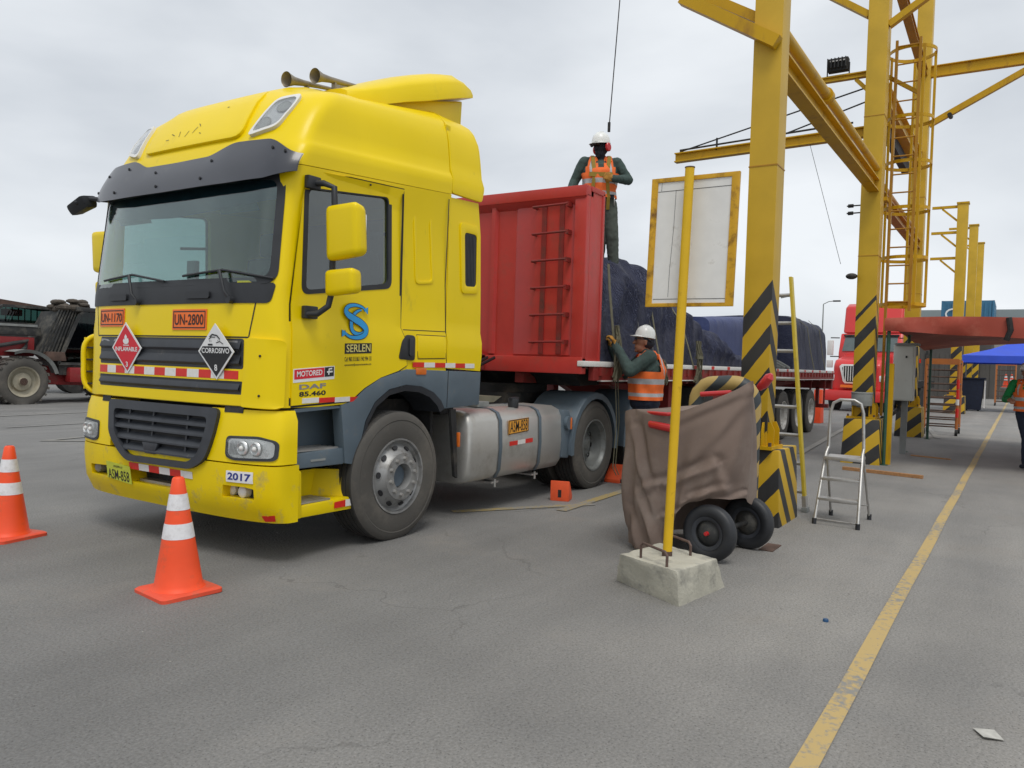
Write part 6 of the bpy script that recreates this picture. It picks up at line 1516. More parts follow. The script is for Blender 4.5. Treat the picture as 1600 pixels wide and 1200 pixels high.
for k, f in enumerate((.33, .62)):
    a = F1+(T1-F1)*f; c = F2+(T2-F2)*f; MB().prism([(a.x-.02, a.y, a.z-.012), (a.x+.10, a.y, a.z-.012), (a.x+.10, a.y, a.z+.014), (a.x-.02, a.y, a.z+.014)], (0, c.y-a.y, 0)).build('step', ALU, t, bevel=.004)
MB().cyl(F1+V((.01, 0, .03)), F2+V((.01, 0, .03)), .008, 8).build('brace', ALU, t); MB().cyl(G1+(T1-G1)*.2, G2+(T2-G2)*.2, .008, 8).build('brace', ALU, t)
for q in (F1, F2, G1, G2): MB().cyl(q-V((0, 0, .02)), q+V((0, 0, .035)), .021, 12).build('rubber_foot', BLK, t)
o = MB().bar((9.15, -2.02, .025), (8.93, -3.10, .025), .07, .045).build('plank', WOOD); setp(o, 'reddish wooden batten lying on the ground behind the step ladder', 'plank')
o = MB().bar((12.3, -2.62, .01), (12.1, -3.25, .01), .05, .02).build('plank', WOOD); setp(o, 'short pale stick lying by the green tent leg', 'stick')
b = MB(); b.lathe([(0, .016), (.013, .016), (.016, .012), (.0165, 0)], (1.41, -3.263, 0), 'Z', 20); setp(b.build('bottle_cap', mat('blue_plastic', (.005, .06, .16), .4)), 'tiny blue bottle cap on the bare ground', 'bottle cap')
b = MB(); b.raw([(.32, -4.045, .004), (.35, -4.12, .006), (.27, -4.155, .004), (.24, -4.085, .010)], [(0, 1, 2, 3)]); b.raw([(.32, -4.045, .007), (.35, -4.12, .009), (.27, -4.155, .007), (.24, -4.085, .013)], [(3, 2, 1, 0)]); setp(b.build('paper_scrap', mat('dull_paper', (.48, .47, .43), .8, var=.2, scale=30)), 'small white paper scrap at the lower right', 'paper')
o = MB().box(2.98, 3.26, -2.56, -2.45, 0, .008).build('metal_plate', RUSTM); setp(o, 'thin rusty metal plate on the ground under the cart wheel', 'plate')
rnd = random.Random(11); b = MB()
for k in range(260):
    x = rnd.uniform(-2.2, 12); y = rnd.uniform(-4.5, 9); r_ = rnd.uniform(.004, .010)
    b.raw([(x+r_*math.cos(a)*rnd.uniform(.7, 1.3), y+r_*math.sin(a)*rnd.uniform(.7, 1.3), 0.001) for a in (0, 1.6, 3.1, 4.7)]+[(x, y, r_*.8)], [(0, 1, 4), (1, 2, 4), (2, 3, 4), (3, 0, 4), (0, 3, 2, 1)])
setp(b.build('grit', mat('grit_stone', (.26, .25, .23), .9)), 'loose grit scattered over the asphalt', 'gravel', kind='stuff')
#@@PEOPLE
# ================================================================ PEOPLE
def capmesh(p, q, r1, r2, n=12):
    p = V(p); q = V(q); d = q-p; L_ = max(d.length, 1e-4); prof = []
    for i in range(5): a = -PI/2+i*PI/8; prof.append((r1*math.cos(a)+1e-5, r1*math.sin(a)))
    for i in range(5): a = i*PI/8; prof.append((r2*math.cos(a)+1e-5, L_+r2*math.sin(a)))
    b = MB(); b.lathe(prof, (0, 0, 0), 'Z', n); T = Matrix.Translation(p) @ d.to_track_quat('Z', 'Y').to_matrix().to_4x4()
    return [T @ v for v in b.v], b.f
def ellmesh(c, r, rot=0, tilt=0):
    b = MB(); b.sphere((0, 0, 0), 1, 18, 12); T = Matrix.Translation(V(c)) @ Matrix.Rotation(rot, 4, 'Z') @ Matrix.Rotation(tilt, 4, 'Y') @ Matrix.Diagonal((*r, 1))
    return [T @ v for v in b.v], b.f, T
class Body:
    """shapes fused by a voxel remesh into one continuous skin; each face takes the cloth of the nearest shape"""
    def __init__(s): s.mb = MB(); s.pr = []
    def cap(s, p, q, r1, r2, m): v, f = capmesh(p, q, r1, r2); s.mb.raw(v, f); s.pr.append(('c', V(p), V(q), r1, r2, m))
    def ell(s, c, r, m, rot=0, tilt=0): v, f, T = ellmesh(c, r, rot, tilt); s.mb.raw(v, f); s.pr.append(('e', T.inverted(), min(r), 0, 0, m))
    def build(s, name, mats, parent, T, voxel=.009, disp=.007, ds=8):
        o = s.mb.build(name, mats, None, local=True); md = o.modifiers.new('r', 'REMESH'); md.mode = 'VOXEL'; md.voxel_size = voxel
        sm = o.modifiers.new('s', 'SMOOTH'); sm.iterations = 4; sm.factor = .6
        me = evalmesh(o); o.modifiers.clear(); o.data = me
        me.materials.clear()
        for m in mats: me.materials.append(m)
        n_ = len(me.vertices); co = np.empty(n_*3); me.vertices.foreach_get('co', co); co = co.reshape(-1, 3)
        vm_ = s.nearv(co)
        if disp:
            NN = [v.normal.copy() for v in me.vertices]
            for v, vn in zip(me.vertices, NN):
                if vm_[v.index] in (1, 2): v.co += vn*(disp*(noise.noise(v.co*ds)+.6*(1-abs(noise.noise(v.co*ds*1.7+V((3, 1, 2))))*2)**2))
        for f in me.polygons: f.material_index = int(vm_[f.vertices[0]]); f.use_smooth = True
        me.transform(T)
        o.parent = parent; o.name = name
        return o
    def nearv(s, P):
        best = np.full(len(P), 9.0); mi = np.zeros(len(P), int)
        for k, a, b_, r1, r2, m in s.pr:
            if k == 'c':
                A = np.array(a); d = np.array(b_)-A; t_ = np.clip((P-A) @ d/max(d @ d, 1e-9), 0, 1); D_ = np.linalg.norm(P-A-t_[:, None]*d, axis=1)-(r1+(r2-r1)*t_)
            else:
                M = np.array(a); D_ = (np.linalg.norm(P @ M[:3, :3].T+M[:3, 3], axis=1)-1)*b_
            w_ = D_ < best; best[w_] = D_[w_]; mi[w_] = m
        return mi
def hand(bd, wrist, fdir, up, m, curl=.5, side=1, sc=1):
    """palm, four bent fingers of unequal length and a thumb leaving the side of the palm"""
    w_ = V(wrist); f = V(fdir).normalized(); u = V(up); u = (u-f*u.dot(f)).normalized(); s_ = f.cross(u)*side
    bd.cap(w_, w_+f*.03*sc, .026*sc, .030*sc, m)
    for k in range(4):
        o = (k-1.5)*.020*sc; a = w_+f*.02*sc+s_*o; b_ = w_+f*.088*sc+s_*o*1.15; bd.cap(a, b_, .0145*sc, .0125*sc, m)
        Lf = (.036, .042, .039, .030)[k]*sc; d1 = (f*math.cos(curl)-u*math.sin(curl)); c_ = b_+d1*Lf; d2 = (f*math.cos(curl*2.1)-u*math.sin(curl*2.1)); e_ = c_+d2*Lf*.75
        bd.cap(b_, c_, .0118*sc, .0108*sc, m); bd.cap(c_, e_, .0108*sc, .0095*sc, m)
    a = w_+f*.03*sc-s_*.028*sc; b_ = a+(f*.75-s_*.75-u*.25).normalized()*.038*sc; bd.cap(a, b_, .0145*sc, .0125*sc, m); bd.cap(b_, b_+(f*.95-u*.5-s_*.05).normalized()*.034*sc, .0125*sc, .0105*sc, m)
def person(lab, loc, yaw, J, sleeve, trou, head_m, glove, name='person', scale=1.0, facing=0, nod=0, vest=True, harness=False, glasses=False, muff=False, hair=False, bulk=1.0, hs=.92):
    t = thing('person', lab, 'person', loc, 'people at work in hard hats')
    T = Matrix.Rotation(yaw, 4, 'Z') @ Matrix.Scale(scale, 4)
    mats = [SKIN, sleeve, trou, glove, head_m, BLKC]
    bd = Body(); g_ = lambda k: V(J[k])
    ch, pe = g_('chest'), g_('pelvis')
    # trunk
    bk = bulk; bd.ell(pe+V((0, 0, .0)), (.115*bk, .160*bk, .13), 2); bd.ell(pe+V((0, 0, .10)), (.115*bk, .150*bk, .12), 1); bd.ell((pe+ch)/2+V((.01, 0, 0)), (.118*bk, .152*bk, .15), 1); bd.ell(ch+V((0, 0, .0)), (.125*bk, .175*bk, .16), 1)
    bd.cap(ch+V((-.01, -.13, .13)), ch+V((-.01, .13, .13)), .062, .062, 1); bd.cap(ch+V((0, 0, .12)), g_('head')-V((0, 0, .08)), .062, .055, 1 if head_m is SKIN else 4)
    # head with jaw, nose, ears
    h = g_('head'); R = Matrix.Rotation(facing, 4, 'Z') @ Matrix.Rotation(nod, 4, 'Y'); hm = 4 if head_m is not SKIN else 0
    H_ = lambda x, y, z: h+(R @ V((x, y, z)))
    bd.ell(H_(-.005, 0, .02), (.098, .078, .105), hm, facing, nod); bd.ell(H_(.02, 0, -.06), (.070, .058, .06), hm, facing, nod)
    bd.cap(H_(.088, 0, .015), H_(.108, 0, -.018), .011, .016, hm); bd.cap(H_(.085, -.02, -.055), H_(.085, .02, -.055), .010, .010, hm)
    bd.cap(H_(.075, -.03, .03), H_(.075, .03, .03), .018, .018, hm); bd.cap(H_(.07, -.012, -.098), H_(.07, .012, -.098), .018, .018, hm)
    for s_ in (-1, 1): bd.cap(H_(-.005, s_*.076, .015), H_(-.01, s_*.078, -.02), .016, .011, hm)
    # limbs
    for sd in ('l', 'r'):
        s_ = 1 if sd == 'l' else -1; sh, el, wr = g_('sh'+sd), g_('el'+sd), g_('wr'+sd)
        bd.cap(sh, el, .068*bk**.5, .054*bk**.5, 1); bd.cap(el, wr, .054*bk**.5, .042, 1); hand(bd, wr, J.get('hd'+sd, wr-el), J.get('hu'+sd, (0, 0, 1)), 3 if glove is not SKIN else 0, J.get('curl', .6), s_)
        hp, kn, an = g_('hp'+sd), g_('kn'+sd), g_('an'+sd)
        bd.cap(hp, kn, .100, .076, 2); bd.cap(kn, an, .076, .066, 2); ft = an+V((0, 0, -.05)); toe = ft+V(J.get('ft'+sd, (.16, .02*s_, 0)))
        bd.cap(ft-V((.03, 0, 0)), toe, .040, .034, 5); bd.cap(an, ft, .045, .042, 5)
    body = bd.build('body', mats, t, T)
    TT = Matrix.Translation(V(loc)) @ T
    # hard hat
    q = MB(); n = 30
    prof = [(0, .145), (.035, .142), (.07, .128), (.098, .10), (.115, .06), (.121, .02), (.123, .005)]
    q.lathe(prof, (0, 0, 0), 'Z', n, caps=False); q.lathe([(r_-.004, z_-.004) for r_, z_ in prof[1:]], (0, 0, 0), 'Z', n, caps=False)
    for k in range(n):
        a0, a1 = 2*PI*k/n, 2*PI*(k+1)/n
        w0 = lambda a: .125+(.055*max(0, math.cos(a))**3)
        q.raw([(math.cos(a0)*.119, math.sin(a0)*.119, .010), (math.cos(a1)*.119, math.sin(a1)*.119, .010), (math.cos(a1)*w0(a1), math.sin(a1)*w0(a1), -.004), (math.cos(a0)*w0(a0), math.sin(a0)*w0(a0), -.004),
               (math.cos(a0)*.119, math.sin(a0)*.119, .004), (math.cos(a1)*.119, math.sin(a1)*.119, .004), (math.cos(a1)*w0(a1), math.sin(a1)*w0(a1), -.009), (math.cos(a0)*w0(a0), math.sin(a0)*w0(a0), -.009)], [(0, 1, 2, 3), (7, 6, 5, 4), (3, 2, 6, 7)])
    for k in (-1, 0, 1): q.tube([(.105*math.cos(a), k*.028*math.sin(max(.1, a)), .006+.142*math.sin(a)) for a in [PI*i/12 for i in range(1, 12)]], .007, 6)
    HT = TT @ Matrix.Translation(H_(-.004, 0, .060)) @ R @ Matrix.Diagonal((1.06*hs, .96*hs, hs, 1))
    hh = q.build('helmet', HELM, t, tf=HT, smooth=50)
    if glasses:
        q = MB(); q.bar(H_(.090, -.052, .028), H_(.090, .052, .028), .012, .030); q.bar(H_(.088, .055, .032), H_(-.01, .085, .030), .006, .008); q.bar(H_(.088, -.055, .032), H_(-.01, -.085, .030), .006, .008)
        q.build('sunglasses', INK, t, tf=TT)
    if hair:
        q = MB(); q.sphere(H_(-.028, 0, .0), (.086, .082, .075)); q.build('hair', BLKC, t, tf=TT)
        q = MB(); q.tube([H_(.02, .086, .05), H_(-.06, .075, .02), H_(-.11, 0, -.0), H_(-.06, -.075, .02), H_(.02, -.086, .05)], .010, 8); q.build('helmet_band', BLKC, t, tf=TT)
    if muff:
        for s_ in (-1, 1): q = MB(); q.lathe([(0, -.02), (.03, -.018), (.042, -.005), (.042, .012), (.034, .02), (0, .02)], (0, 0, 0), 'Y', 20, caps=False); q.build('ear_defender', RAILRED, t, tf=TT @ Matrix.Translation(H_(-.012, s_*.106, .0)) @ R @ Matrix.Scale(1.25, 4, (0, 0, 1)))
        q = MB(); q.tube([H_(.085, -.07, .045), H_(.112, -.03, .05), H_(.115, .03, .05), H_(.085, .07, .045)], .022, 8); q.build('goggles', INK, t, tf=TT)
    # vest: a shell over the trunk
    if vest:
        n = 40; b = MB(); b.cur = 0; zlo, zhi = pe.z+.02, ch.z+.165; rows = 26
        def sec(z, a):
            u = (z-pe.z)/(ch.z-pe.z); c0 = pe.lerp(ch, max(0, min(1.3, u))); ux = interp([(0, .136), (.35, .134), (.8, .146), (1.0, .145), (1.25, .115), (1.5, .085)], u); uy = interp([(0, .178), (.4, .172), (.9, .192), (1.1, .195), (1.35, .17), (1.5, .15)], u)
            w1 = .008*math.sin(a*7+z*19)+.007*noise.noise(V((a*2, z*13, 1)))
            ux *= 1+(bulk-1)*.9; uy *= 1+(bulk-1)*.9; return V((c0.x+(ux+w1)*math.cos(a), c0.y+(uy+w1)*math.sin(a), z))
        for lay in (0, 1):
            base = len(b.v)
            for i in range(rows+1):
                z = zlo+(zhi-zlo)*i/rows
                for k in range(n):
                    a = 2*PI*k/n; p = sec(z, a); c0 = pe.lerp(ch, 1); 
                    if lay: p = p+(V((c0.x*0+pe.x, pe.y, p.z))-p).normalized()*.006
                    b.v.append(p)
            for i in range(rows):
                z = zlo+(zhi-zlo)*(i+.5)/rows
                for k in range(n):
                    a = 2*PI*(k+.5)/n; sdn = abs(math.sin(a))
                    if z > ch.z-.03 and sdn > .80: continue           # arm holes
                    if z > ch.z+.05 and sdn > .74: continue
                    if z > ch.z+.03 and math.cos(a) > .0 and sdn < .10+.25*(z-ch.z-.03)/.13: continue   # neck opening
                    b.f.append((base+i*n+k, base+i*n+(k+1) % n, base+(i+1)*n+(k+1) % n, base+(i+1)*n+k))
                    zr = (z-zlo)/(ch.z-zlo)
                    b.mi.append(1 if (.12 < zr < .24 or .55 < zr < .68 or (z > ch.z-.05 and .42 < sdn < .60)) else 0)
        b.build('safety_vest', [HIVIS, RTAPE], t, tf=TT, smooth=80)
        q = MB()
        for s_ in (-1, 1):
            for off in (.055, .085, .115): q.tube([ch+V((.085, s_*off, .11)), ch+V((.03, s_*off, .178)), ch+V((-.05, s_*off, .178)), ch+V((-.10, s_*off, .11))], .022, 8)
        q.build('vest_shoulders', HIVIS, t, tf=TT, smooth=60)
        if harness:
            q = MB()
            for s_ in (-1, 1): q.bar(ch+V((.165, s_*.075, -.05)), ch+V((.115, s_*.10, .16)), .045, .008, up=(1, 0, 0)); q.bar(ch+V((.115, s_*.10, .16)), ch+V((.0, s_*.10, .205)), .04, .01, up=(0, 0, 1)); q.bar(ch+V((.166, s_*.075, -.05)), pe+V((.145, s_*.10, .02)), .04, .010, up=(1, 0, 0)); q.bar(pe+V((.145, s_*.10, .02)), pe+V((.10, s_*.10, -.12)), .04, .012, up=(1, 0, 0))
            q.bar(ch+V((.168, -.14, -.055)), ch+V((.168, .14, -.055)), .05, .008, up=(1, 0, 0)); q.build('harness', HARN, t, tf=TT)
            q = MB(); 
            for s_ in (-1, 1): q.tube([pe+V((.09+.03*math.cos(a), s_*.175, -.02+.05*math.sin(a))) for a in [2*PI*i/10 for i in range(10)]], .006, 6, closed=True)
            q.build('karabiner', ALU, t, tf=TT)
            q = MB(); q.bar(pe+V((.12, -.17, .03)), pe+V((.12, .17, .03)), .05, .02, up=(1, 0, 0)); q.build('work_belt', BLKC, t, tf=TT)
    return t, TT
def armband(t, TT, J, sd, f=.45):
    a, c = V(J['sh'+sd]), V(J['el'+sd]); p = a.lerp(c, f); q = a.lerp(c, f+.16)
    MB().cyl(p, q, .062, 16, .057).build('sleeve_band', RTAPE, t, tf=TT)
JA = dict(pelvis=(0, 0, .90), chest=(.0, 0, 1.24), head=(.035, 0, 1.525), shl=(0, .195, 1.36), shr=(0, -.195, 1.36),
          ell=(-.01, .345, 1.16), wrl=(.215, .155, 1.125), hdl=(.3, -.9, .25), hul=(1, .2, 0),
          elr=(-.04, -.315, 1.13), wrr=(.13, -.36, .93), hdr=(.5, .1, -.6),
          hpl=(0, .12, .86), hpr=(0, -.05, .86), knl=(.03, .17, .48), knr=(.0, .02, .48), anl=(0, .20, .10), anr=(-.02, .02, .10), curl=.8)
t, TT = person('worker standing on the load behind the headboard in orange vest, harness and red ear defenders', (5.62, .42, 2.60), math.radians(-150), JA, JACK, TROU, BLKC, GLOV, scale=1.045, facing=math.radians(-48), nod=math.radians(8), harness=True, muff=True, bulk=1.2)
armband(t, TT, JA, 'l', .42); armband(t, TT, JA, 'r', .42)
JB = dict(pelvis=(0, 0, .93), chest=(-.015, 0, 1.27), head=(.03, .0, 1.555), shl=(.0, .195, 1.395), shr=(.0, -.195, 1.395),
          ell=(.20, .26, 1.25), wrl=(.34, .10, 1.52), hdl=(.35, -.1, .75), hul=(-.6, 0, .6),
          elr=(.19, -.26, 1.22), wrr=(.36, -.08, 1.50), hdr=(.4, .1, .75), hur=(-.6, 0, .6),
          hpl=(0, .09, .88), hpr=(0, -.09, .88), knl=(.06, .11, .48), knr=(.0, -.11, .48), anl=(-.06, .12, .10), anr=(.02, -.14, .10), curl=.9)
t, TT = person('worker in orange vest and white hard hat pulling at webbing beside the trailer deck', (5.24, -.46, 0), math.radians(121), JB, JACK, NAVY, SKIN, GLOV, scale=1.115, nod=math.radians(-6), glasses=True, hair=True, bulk=1.36, hs=.84)
armband(t, TT, JB, 'l', .35); armband(t, TT, JB, 'r', .35)
JC = dict(JA); JC.update(ell=(.02, .30, 1.10), wrl=(.26, .18, 1.10), hdl=(.6, -.5, 0), hul=(0, 0, 1), elr=(.02, -.30, 1.10), wrr=(.26, -.18, 1.10), hdr=(.6, .5, 0), hur=(0, 0, 1))
t, TT = person('person in green sleeves, orange vest and blue jeans cut off by the right edge', (11.6, -4.31, 0), math.radians(165), JC, GSLV, NAVY, SKIN, SKIN, scale=1.0, hair=True)

# ================================================================ TELEHANDLER AT LEFT
th = thing('telehandler', 'dusty red telehandler with black caged cab and flat front tyre parked at the left edge', 'telehandler', (7, 18, 0))
TY = 17.05
def bigwheel(x, y, R=.62, flat=.05, par=None):
    q = MB(); n = 44; W2 = .24
    prof = [(R*.60, -W2+.03), (R*.66, -W2+.01), (R*.82, -W2), (R*.93, -W2+.015), (R, -W2+.05), (R, W2-.05), (R*.93, W2-.015), (R*.66, W2), (R*.60, W2-.03)]
    q.lathe(prof, (x, y+W2, R-flat), 'Y', n, caps=False)
    for k in range(22):
        a = 2*PI*k/22
        for s_ in (0, 1):
            a0 = a+s_*PI/22; c0, s0 = math.cos(a0), math.sin(a0); y0_ = y+.01+s_*W2; y1_ = y0_+W2-.02
            d = V((c0, 0, s0)); tt = V((-s0, 0, c0)); c = V((x, 0, R-flat))
            q.raw([c+d*r_+tt*w_+V((0, yy, 0))+tt*((yy-y)*.25) for r_ in (R-.01, R+.035) for w_ in (-.03, .03) for yy in (y0_, y1_)], [(0, 1, 3, 2), (4, 6, 7, 5), (0, 4, 5, 1), (2, 3, 7, 6), (0, 2, 6, 4), (1, 5, 7, 3)])
    for i, v in enumerate(q.v):
        if v.z < .01: q.v[i] = V((v.x+(v.x-x)*.10, v.y-(.05 if v.y < y+W2 else -.05), .004))
    o = q.build('wheel', RUB, th, smooth=35)
    q = MB(); q.lathe([(R*.62, -W2+.03), (R*.63, -W2+.0), (R*.58, -W2+.02), (R*.54, -W2+.12), (R*.40, -W2+.16), (R*.36, -W2+.10), (R*.18, -W2+.08), (R*.16, -W2+.02), (0, -W2+.02)], (x, y+W2, R-flat), 'Y', 36, caps=False); q.build('rim', OLDRIM, o)
    q = MB(); q.cyl((x, y+.02, R-flat), (x, y+.12, R-flat), .10, 10); q.build('hub', RUSTM, o)
bigwheel(6.67, TY, .62, .045); bigwheel(9.9, TY, .62, .03); bigwheel(6.67, TY+1.8, .62, .03); bigwheel(9.9, TY+1.8, .62, .03)
MB().prism([(4.6, TY+.35, .55), (9.0, TY+.35, .45), (11.5, TY+.35, .55), (11.5, TY+.35, 1.1), (7.8, TY+.35, .95), (4.6, TY+.35, 1.25)], (0, 1.5, 0)).build('chassis', MASS, th, bevel=.03)
MB().prism([(3.0, TY+.5, 1.20), (7.15, TY+.5, 1.22), (7.15, TY+.5, 1.72), (3.0, TY+.5, 1.74)], (0, .35, 0)).build('boom', MASS, th, bevel=.03)
MB().prism([(3.0, TY+.48, 1.76), (7.3, TY+.48, 1.76), (7.3, TY+.48, 1.98), (3.0, TY+.48, 2.0)], (0, .5, 0)).build('upper_boom', DIRTB, th, bevel=.02)
MB().box(3.0, 7.2, TY+.46, TY+1.0, 1.99, 2.05).build('boom_cap', DUSTG, th)
q = MB(); q.tube([(6.0, TY+.46, 1.42), (6.6, TY+.44, 1.55), (6.95, TY+.44, 1.62), (6.9, TY+.44, 1.45), (6.75, TY+.44, 1.32)], .05, 8); q.build('hydraulic_hose', DIRTB, th)
q = MB(); A = [math.radians(a) for a in range(14, 122, 9)]
for a in A: q.v += [V((6.72+.80*math.cos(a), TY-.06, .60+.80*math.sin(a))), V((6.72+.80*math.cos(a), TY+.55, .60+.80*math.sin(a))), V((6.72+.73*math.cos(a), TY+.0, .60+.72*math.sin(a)))]
q.f = [f for i in range(len(A)-1) for f in ((3*i, 3*i+1, 3*i+4, 3*i+3), (3*i, 3*i+3, 3*i+5, 3*i+2))]; q.mi = [0]*len(q.f); q.build('fender', DUSTG, th, smooth=60)
# cab frames
def cabframe(x0, x1, y, z0, z1, lean, name, glassm=GLST):
    P = [(x0, z0), (x0+lean, z1-.12), (x0+lean+.15, z1), (x1-.05, z1), (x1, z1-.06), (x1, z0)]
    q = MB()
    for i in range(len(P)): a, c = P[i], P[(i+1) % len(P)]; q.bar((a[0], y, a[1]), (c[0], y, c[1]), .07, .07)
    o = q.build(name, DIRTB, th)
    MB().prism([(a, y+.03, c) for a, c in P], (0, .02, 0)).build('side_glass', glassm, o)
    k_ = x0+lean+.1
    while k_ < x1-.05: MB().bar((k_, y+.08, z0), (k_, y+.08, z1), .022, .022).build('window_bar', DIRTB, o); k_ += .16
    return o
cabframe(6.25, 8.25, TY+1.5, 2.08, 2.55, .42, 'roll_frame')
cabframe(7.55, 9.4, TY+.10, 1.05, 2.50, .55, 'cab_frame'); cabframe(7.7, 9.4, TY+1.35, 1.05, 2.50, .55, 'cab_frame')
MB().box(8.0, 9.5, TY+.05, TY+1.5, 2.46, 2.58).build('cab_roof', DIRTB, th, bevel=.03)
MB().box(7.6, 9.5, TY+.15, TY+1.4, .75, 1.15).build('cab_floor', DIRTB, th)
q = MB()
for k in range(7): q.bar((7.15+k*.09, TY+.2, 1.35), (7.62+k*.075, TY+.2, 2.48), .022, .03)
q.build('guard_bars', DIRTB, th)
MB().prism([(7.15, TY+.4, 1.3), (7.9, TY+.4, 1.3), (8.2, TY+.4, 2.45), (7.7, TY+.4, 2.45)], (0, .9, 0)).build('engine_screen', DIRTB, th)
MB().prism([(7.25, TY+.05, 1.12), (7.75, TY+.05, 1.12), (7.7, TY+.05, 1.36), (7.3, TY+.05, 1.36)], (0, .3, 0)).build('dusty_box', RUSTM, th, bevel=.02)
MB().box(7.8, 8.5, TY-.02, TY+.3, .55, .95).build('side_tank', MASS, th, bevel=.05)
MB().box(8.5, 11.5, TY+.0, TY+.3, .62, .90).build('side_skirt', MASS, th, bevel=.04)
rnd = random.Random(4); q = MB()
for k in range(26): q.sphere((7.75+rnd.uniform(-.1, .65), TY+.6+rnd.uniform(-.4, .4), 2.62+rnd.uniform(-.12, .13)), (rnd.uniform(.08, .2), rnd.uniform(.08, .2), rnd.uniform(.05, .11)), 7, 5)
setp(q.build('rag_heap', mat('dusty_rags', (.09, .075, .06), .95, var=.5, scale=12, bump=.6, bscale=20), smooth=25), 'heap of dusty rags piled on the roof of the telehandler', 'rags')
t = thing('crane_boom_trailer', 'long rusty brown boom assembly lying behind the telehandler', 'boom', (7, 22, 2.5))
MB().prism([(5.4, 22, 2.62), (7.2, 22, 2.95), (8.2, 22, 2.92), (12.2, 22, 2.52), (12.2, 22, 2.42), (8.2, 22, 2.74), (7.6, 22, 2.45), (5.4, 22, 2.40)], (0, .3, 0)).build('arm', RUSTM, t)
MB().box(10.0, 10.35, 21.9, 22.3, 2.35, 2.6).build('counterweight', DARK, t); MB().box(8.4, 8.9, 21.9, 22.2, 2.42, 2.62).build('red_box', MASS, t, bevel=.02)
MB().box(4.8, 12.4, 21.8, 23.5, 1.3, 2.3).build('carrier', DIRTB, t, bevel=.05)
for x in (5.5, 7.5, 10.5): MB().cyl((x, 21.7, .55), (x, 22.1, .55), .55, 24).build('wheel', RUBD, t)
q = MB(); q.bar((11.6, 22, 2.83), (17, 22, 2.78), .1, .12); q.bar((13.2, 22, 2.2), (13.2, 22, 2.8), .12, .12); o = q.build('support_beam', RUSTM, t)
q = MB(); q.box(14.5, 15.5, 24.8, 25.6, 2.6, 3.05); q.box(14.2, 15.8, 24.7, 25.7, .5, 2.6); setp(q.build('machine_hood', DIRTB, bevel=.05), 'dark machine hood behind the far end of the brown boom', 'machine')
t = thing('pickup_body', 'dull brown van body behind the telehandler boom', 'van', (4, 24, 0))
MB().prism([(2.5, 24, .5), (7.9, 24, .5), (7.9, 24, 1.9), (7.3, 24, 2.65), (2.5, 24, 2.65)], (0, 1.9, 0)).build('body', mat('khaki_van', (.10, .09, .07), .6, var=.3), t, bevel=.08)
for x in (3.4, 7.0): MB().cyl((x, 23.95, .36), (x, 24.2, .36), .36, 20).build('wheel', RUBD, t)
MB().prism([(6.2, 23.99, 1.9), (7.7, 23.99, 1.9), (7.25, 23.99, 2.45), (6.2, 23.99, 2.45)], (0, .01, 0)).build('window', GLST, t)

# ================================================================ RED LORRY FAR BEHIND
rt = thing('red_lorry', 'red long nosed lorry with chrome grille and white mirrors facing the camera far behind', 'truck', (28.3, .94, 0))
LX0, LY = 28.3, .94
def ly(a): return LY+a
MB().prism([(LX0+.25, ly(-.85), .75), (LX0+.25, ly(-.85), 1.75), (LX0+.45, ly(-.85), 1.95), (LX0+2.1, ly(-.85), 2.25), (LX0+2.1, ly(-.85), .75)], (0, 1.7, 0)).build('bonnet', TRUKR, rt, bevel=.12, seg=3)
MB().prism([(LX0+2.0, ly(-1.15), .8), (LX0+1.95, ly(-1.15), 2.25), (LX0+2.35, ly(-1.12), 3.05), (LX0+4.6, ly(-1.12), 3.05), (LX0+4.6, ly(-1.15), .8)], (0, 2.3, 0)).build('cab', TRUKR, rt, bevel=.07)
MB().prism([(LX0+2.35, ly(-1.1), 3.06), (LX0+2.75, ly(-1.05), 4.15), (LX0+3.1, ly(-1.05), 4.3), (LX0+4.6, ly(-1.1), 4.35), (LX0+4.6, ly(-1.1), 3.06)], (0, 2.2, 0)).build('roof_fairing', TRUKR, rt, bevel=.10, seg=3)
for a, c in ((-1.0, -.04), (.04, 1.0)): MB().prism([(LX0+1.93, ly(a), 2.33), (LX0+1.93, ly(c), 2.33), (LX0+2.29, ly(c*.97), 2.98), (LX0+2.29, ly(a*.97), 2.98)], (.02, 0, 0)).build('windscreen', mat('far_glass', (.10, .13, .13), .15, var=.1), rt)
MB().box(LX0+2.2, LX0+2.3, ly(-1.02), ly(1.02), 2.93, 3.0).build('sun_strip', DARK, rt)
gp = [(ly(-.52), 1.78), (ly(.52), 1.78), (ly(.60), 1.70), (ly(.45), 1.12), (ly(.38), 1.05), (ly(-.38), 1.05), (ly(-.45), 1.12), (ly(-.60), 1.70)]
o = MB().prism([(LX0+.22, y, z) for y, z in gp], (-.08, 0, 0)).build('grille_surround', WHT, rt, bevel=.02)
MB().prism([(LX0+.138, LY+(y-LY)*.82, 1.42+(z-1.42)*.82) for y, z in gp], (-.01, 0, 0)).build('grille_mesh', DARK, o)
for k in range(11): MB().box(LX0+.11, LX0+.126, ly(-.44+k*.088-.012), ly(-.44+k*.088+.012), 1.15, 1.70).build('grille_bar', WHT, o)
MB().sphere((LX0+.11, ly(0), 1.72), (.02, .06, .05), 10, 6).build('badge', TRED, o)
MB().prism([(LX0, ly(-1.15), .38), (LX0, ly(1.15), .38), (LX0, ly(1.15), .80), (LX0, ly(-1.15), .80)], (.4, 0, 0)).build('bumper', TRUKR, rt, bevel=.08)
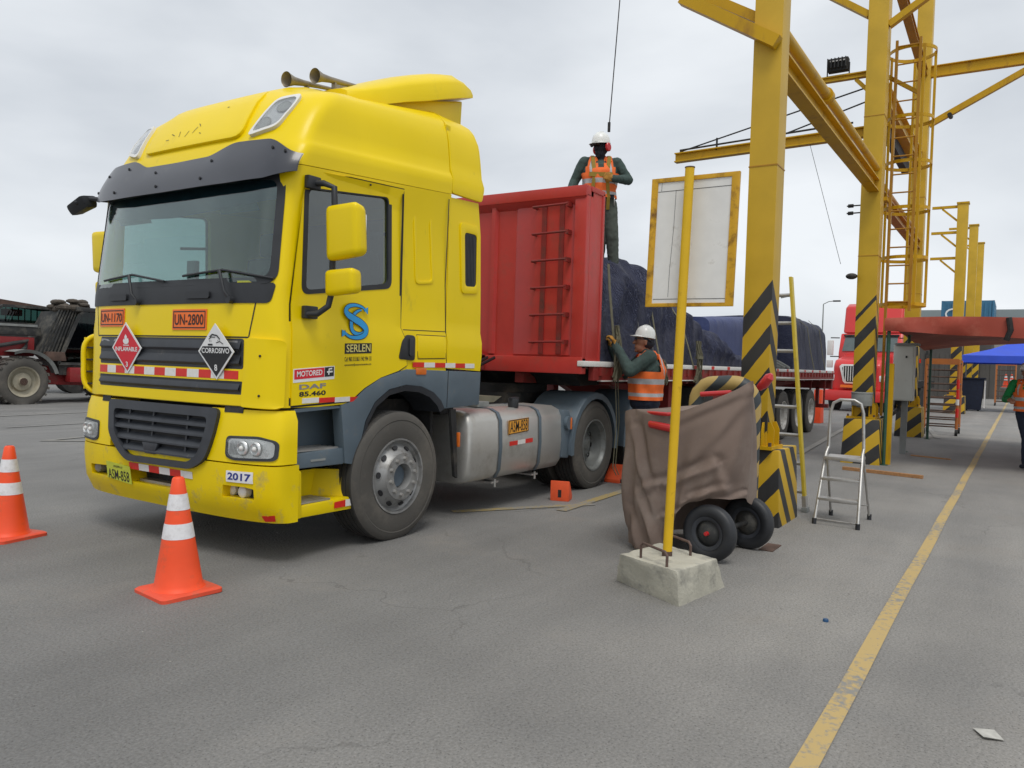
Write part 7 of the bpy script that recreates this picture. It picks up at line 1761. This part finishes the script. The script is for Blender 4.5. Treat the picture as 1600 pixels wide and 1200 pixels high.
MB().box(LX0-.01, LX0+.02, ly(-.35), ly(.0), .72, .92).build('number_plate', PYEL, rt); MB().box(LX0+.0, LX0+.2, ly(-.5), ly(.5), .9, 1.0).build('amber_bar', ORG, rt)
for s_ in (-1, 1):
    MB().box(LX0+.3, LX0+1.9, ly(s_*.82-.25), ly(s_*.82+.25), .80, 1.45).build('wing', TRUKR, rt, bevel=.12, seg=3)
    MB().box(LX0+.27, LX0+.32, ly(s_*.82-.16), ly(s_*.82+.16), 1.15, 1.38).build('headlight', CHROME, rt, bevel=.03)
    MB().cyl((LX0+1.1, ly(s_*.95-.14), .5), (LX0+1.1, ly(s_*.95+.14), .5), .5, 28).build('wheel', RUBD, rt)
    MB().box(LX0+1.75, LX0+1.85, ly(s_*1.42-.12), ly(s_*1.42+.12), 2.15, 2.75).build('mirror', WHT, rt, bevel=.03); MB().box(LX0+1.75, LX0+1.85, ly(s_*1.42-.12), ly(s_*1.42+.12), 1.65, 1.95).build('mirror', WHT, rt, bevel=.03)
    for z in (2.1, 2.85): MB().cyl((LX0+1.9, ly(s_*1.1), z), (LX0+1.8, ly(s_*1.42), z), .025, 6).build('mirror_bracket', DARK, rt)
mpq = planemap((LX0+2.86, ly(.1), 3.72), (0, -1, 0), (.35, 0, 1))
MB().raw([(LX0+2.53+z_*.33, ly(.25)-y_, 3.62+z_) for y_, z_ in ((-.25, 0), (0, .16), (.25, 0), (0, -.16))], [(0, 1, 2, 3)]).build('diamond_emblem', WHT, rt)
MB().box(LX0+4.6, LX0+9, ly(-1.2), ly(1.2), .9, 1.2).build('chassis', DARK, rt)
for x in (6.3, 7.7): MB().cyl((LX0+x, ly(-1.2), .5), (LX0+x, ly(1.2), .5), .5, 24).build('wheel', RUBD, rt)
rt.rotation_euler.z = math.radians(-5)
# orange traffic cone-like barrier by the red lorry
o = MB().prism([(19.9, .45, 0), (20.4, .45, 0), (20.25, .45, .95), (20.05, .45, .95)], (0, .22, 0)); setp(o.build('road_barrier', CONE, bevel=.02), 'plain orange plastic barrier standing by the trailer tail', 'barrier')
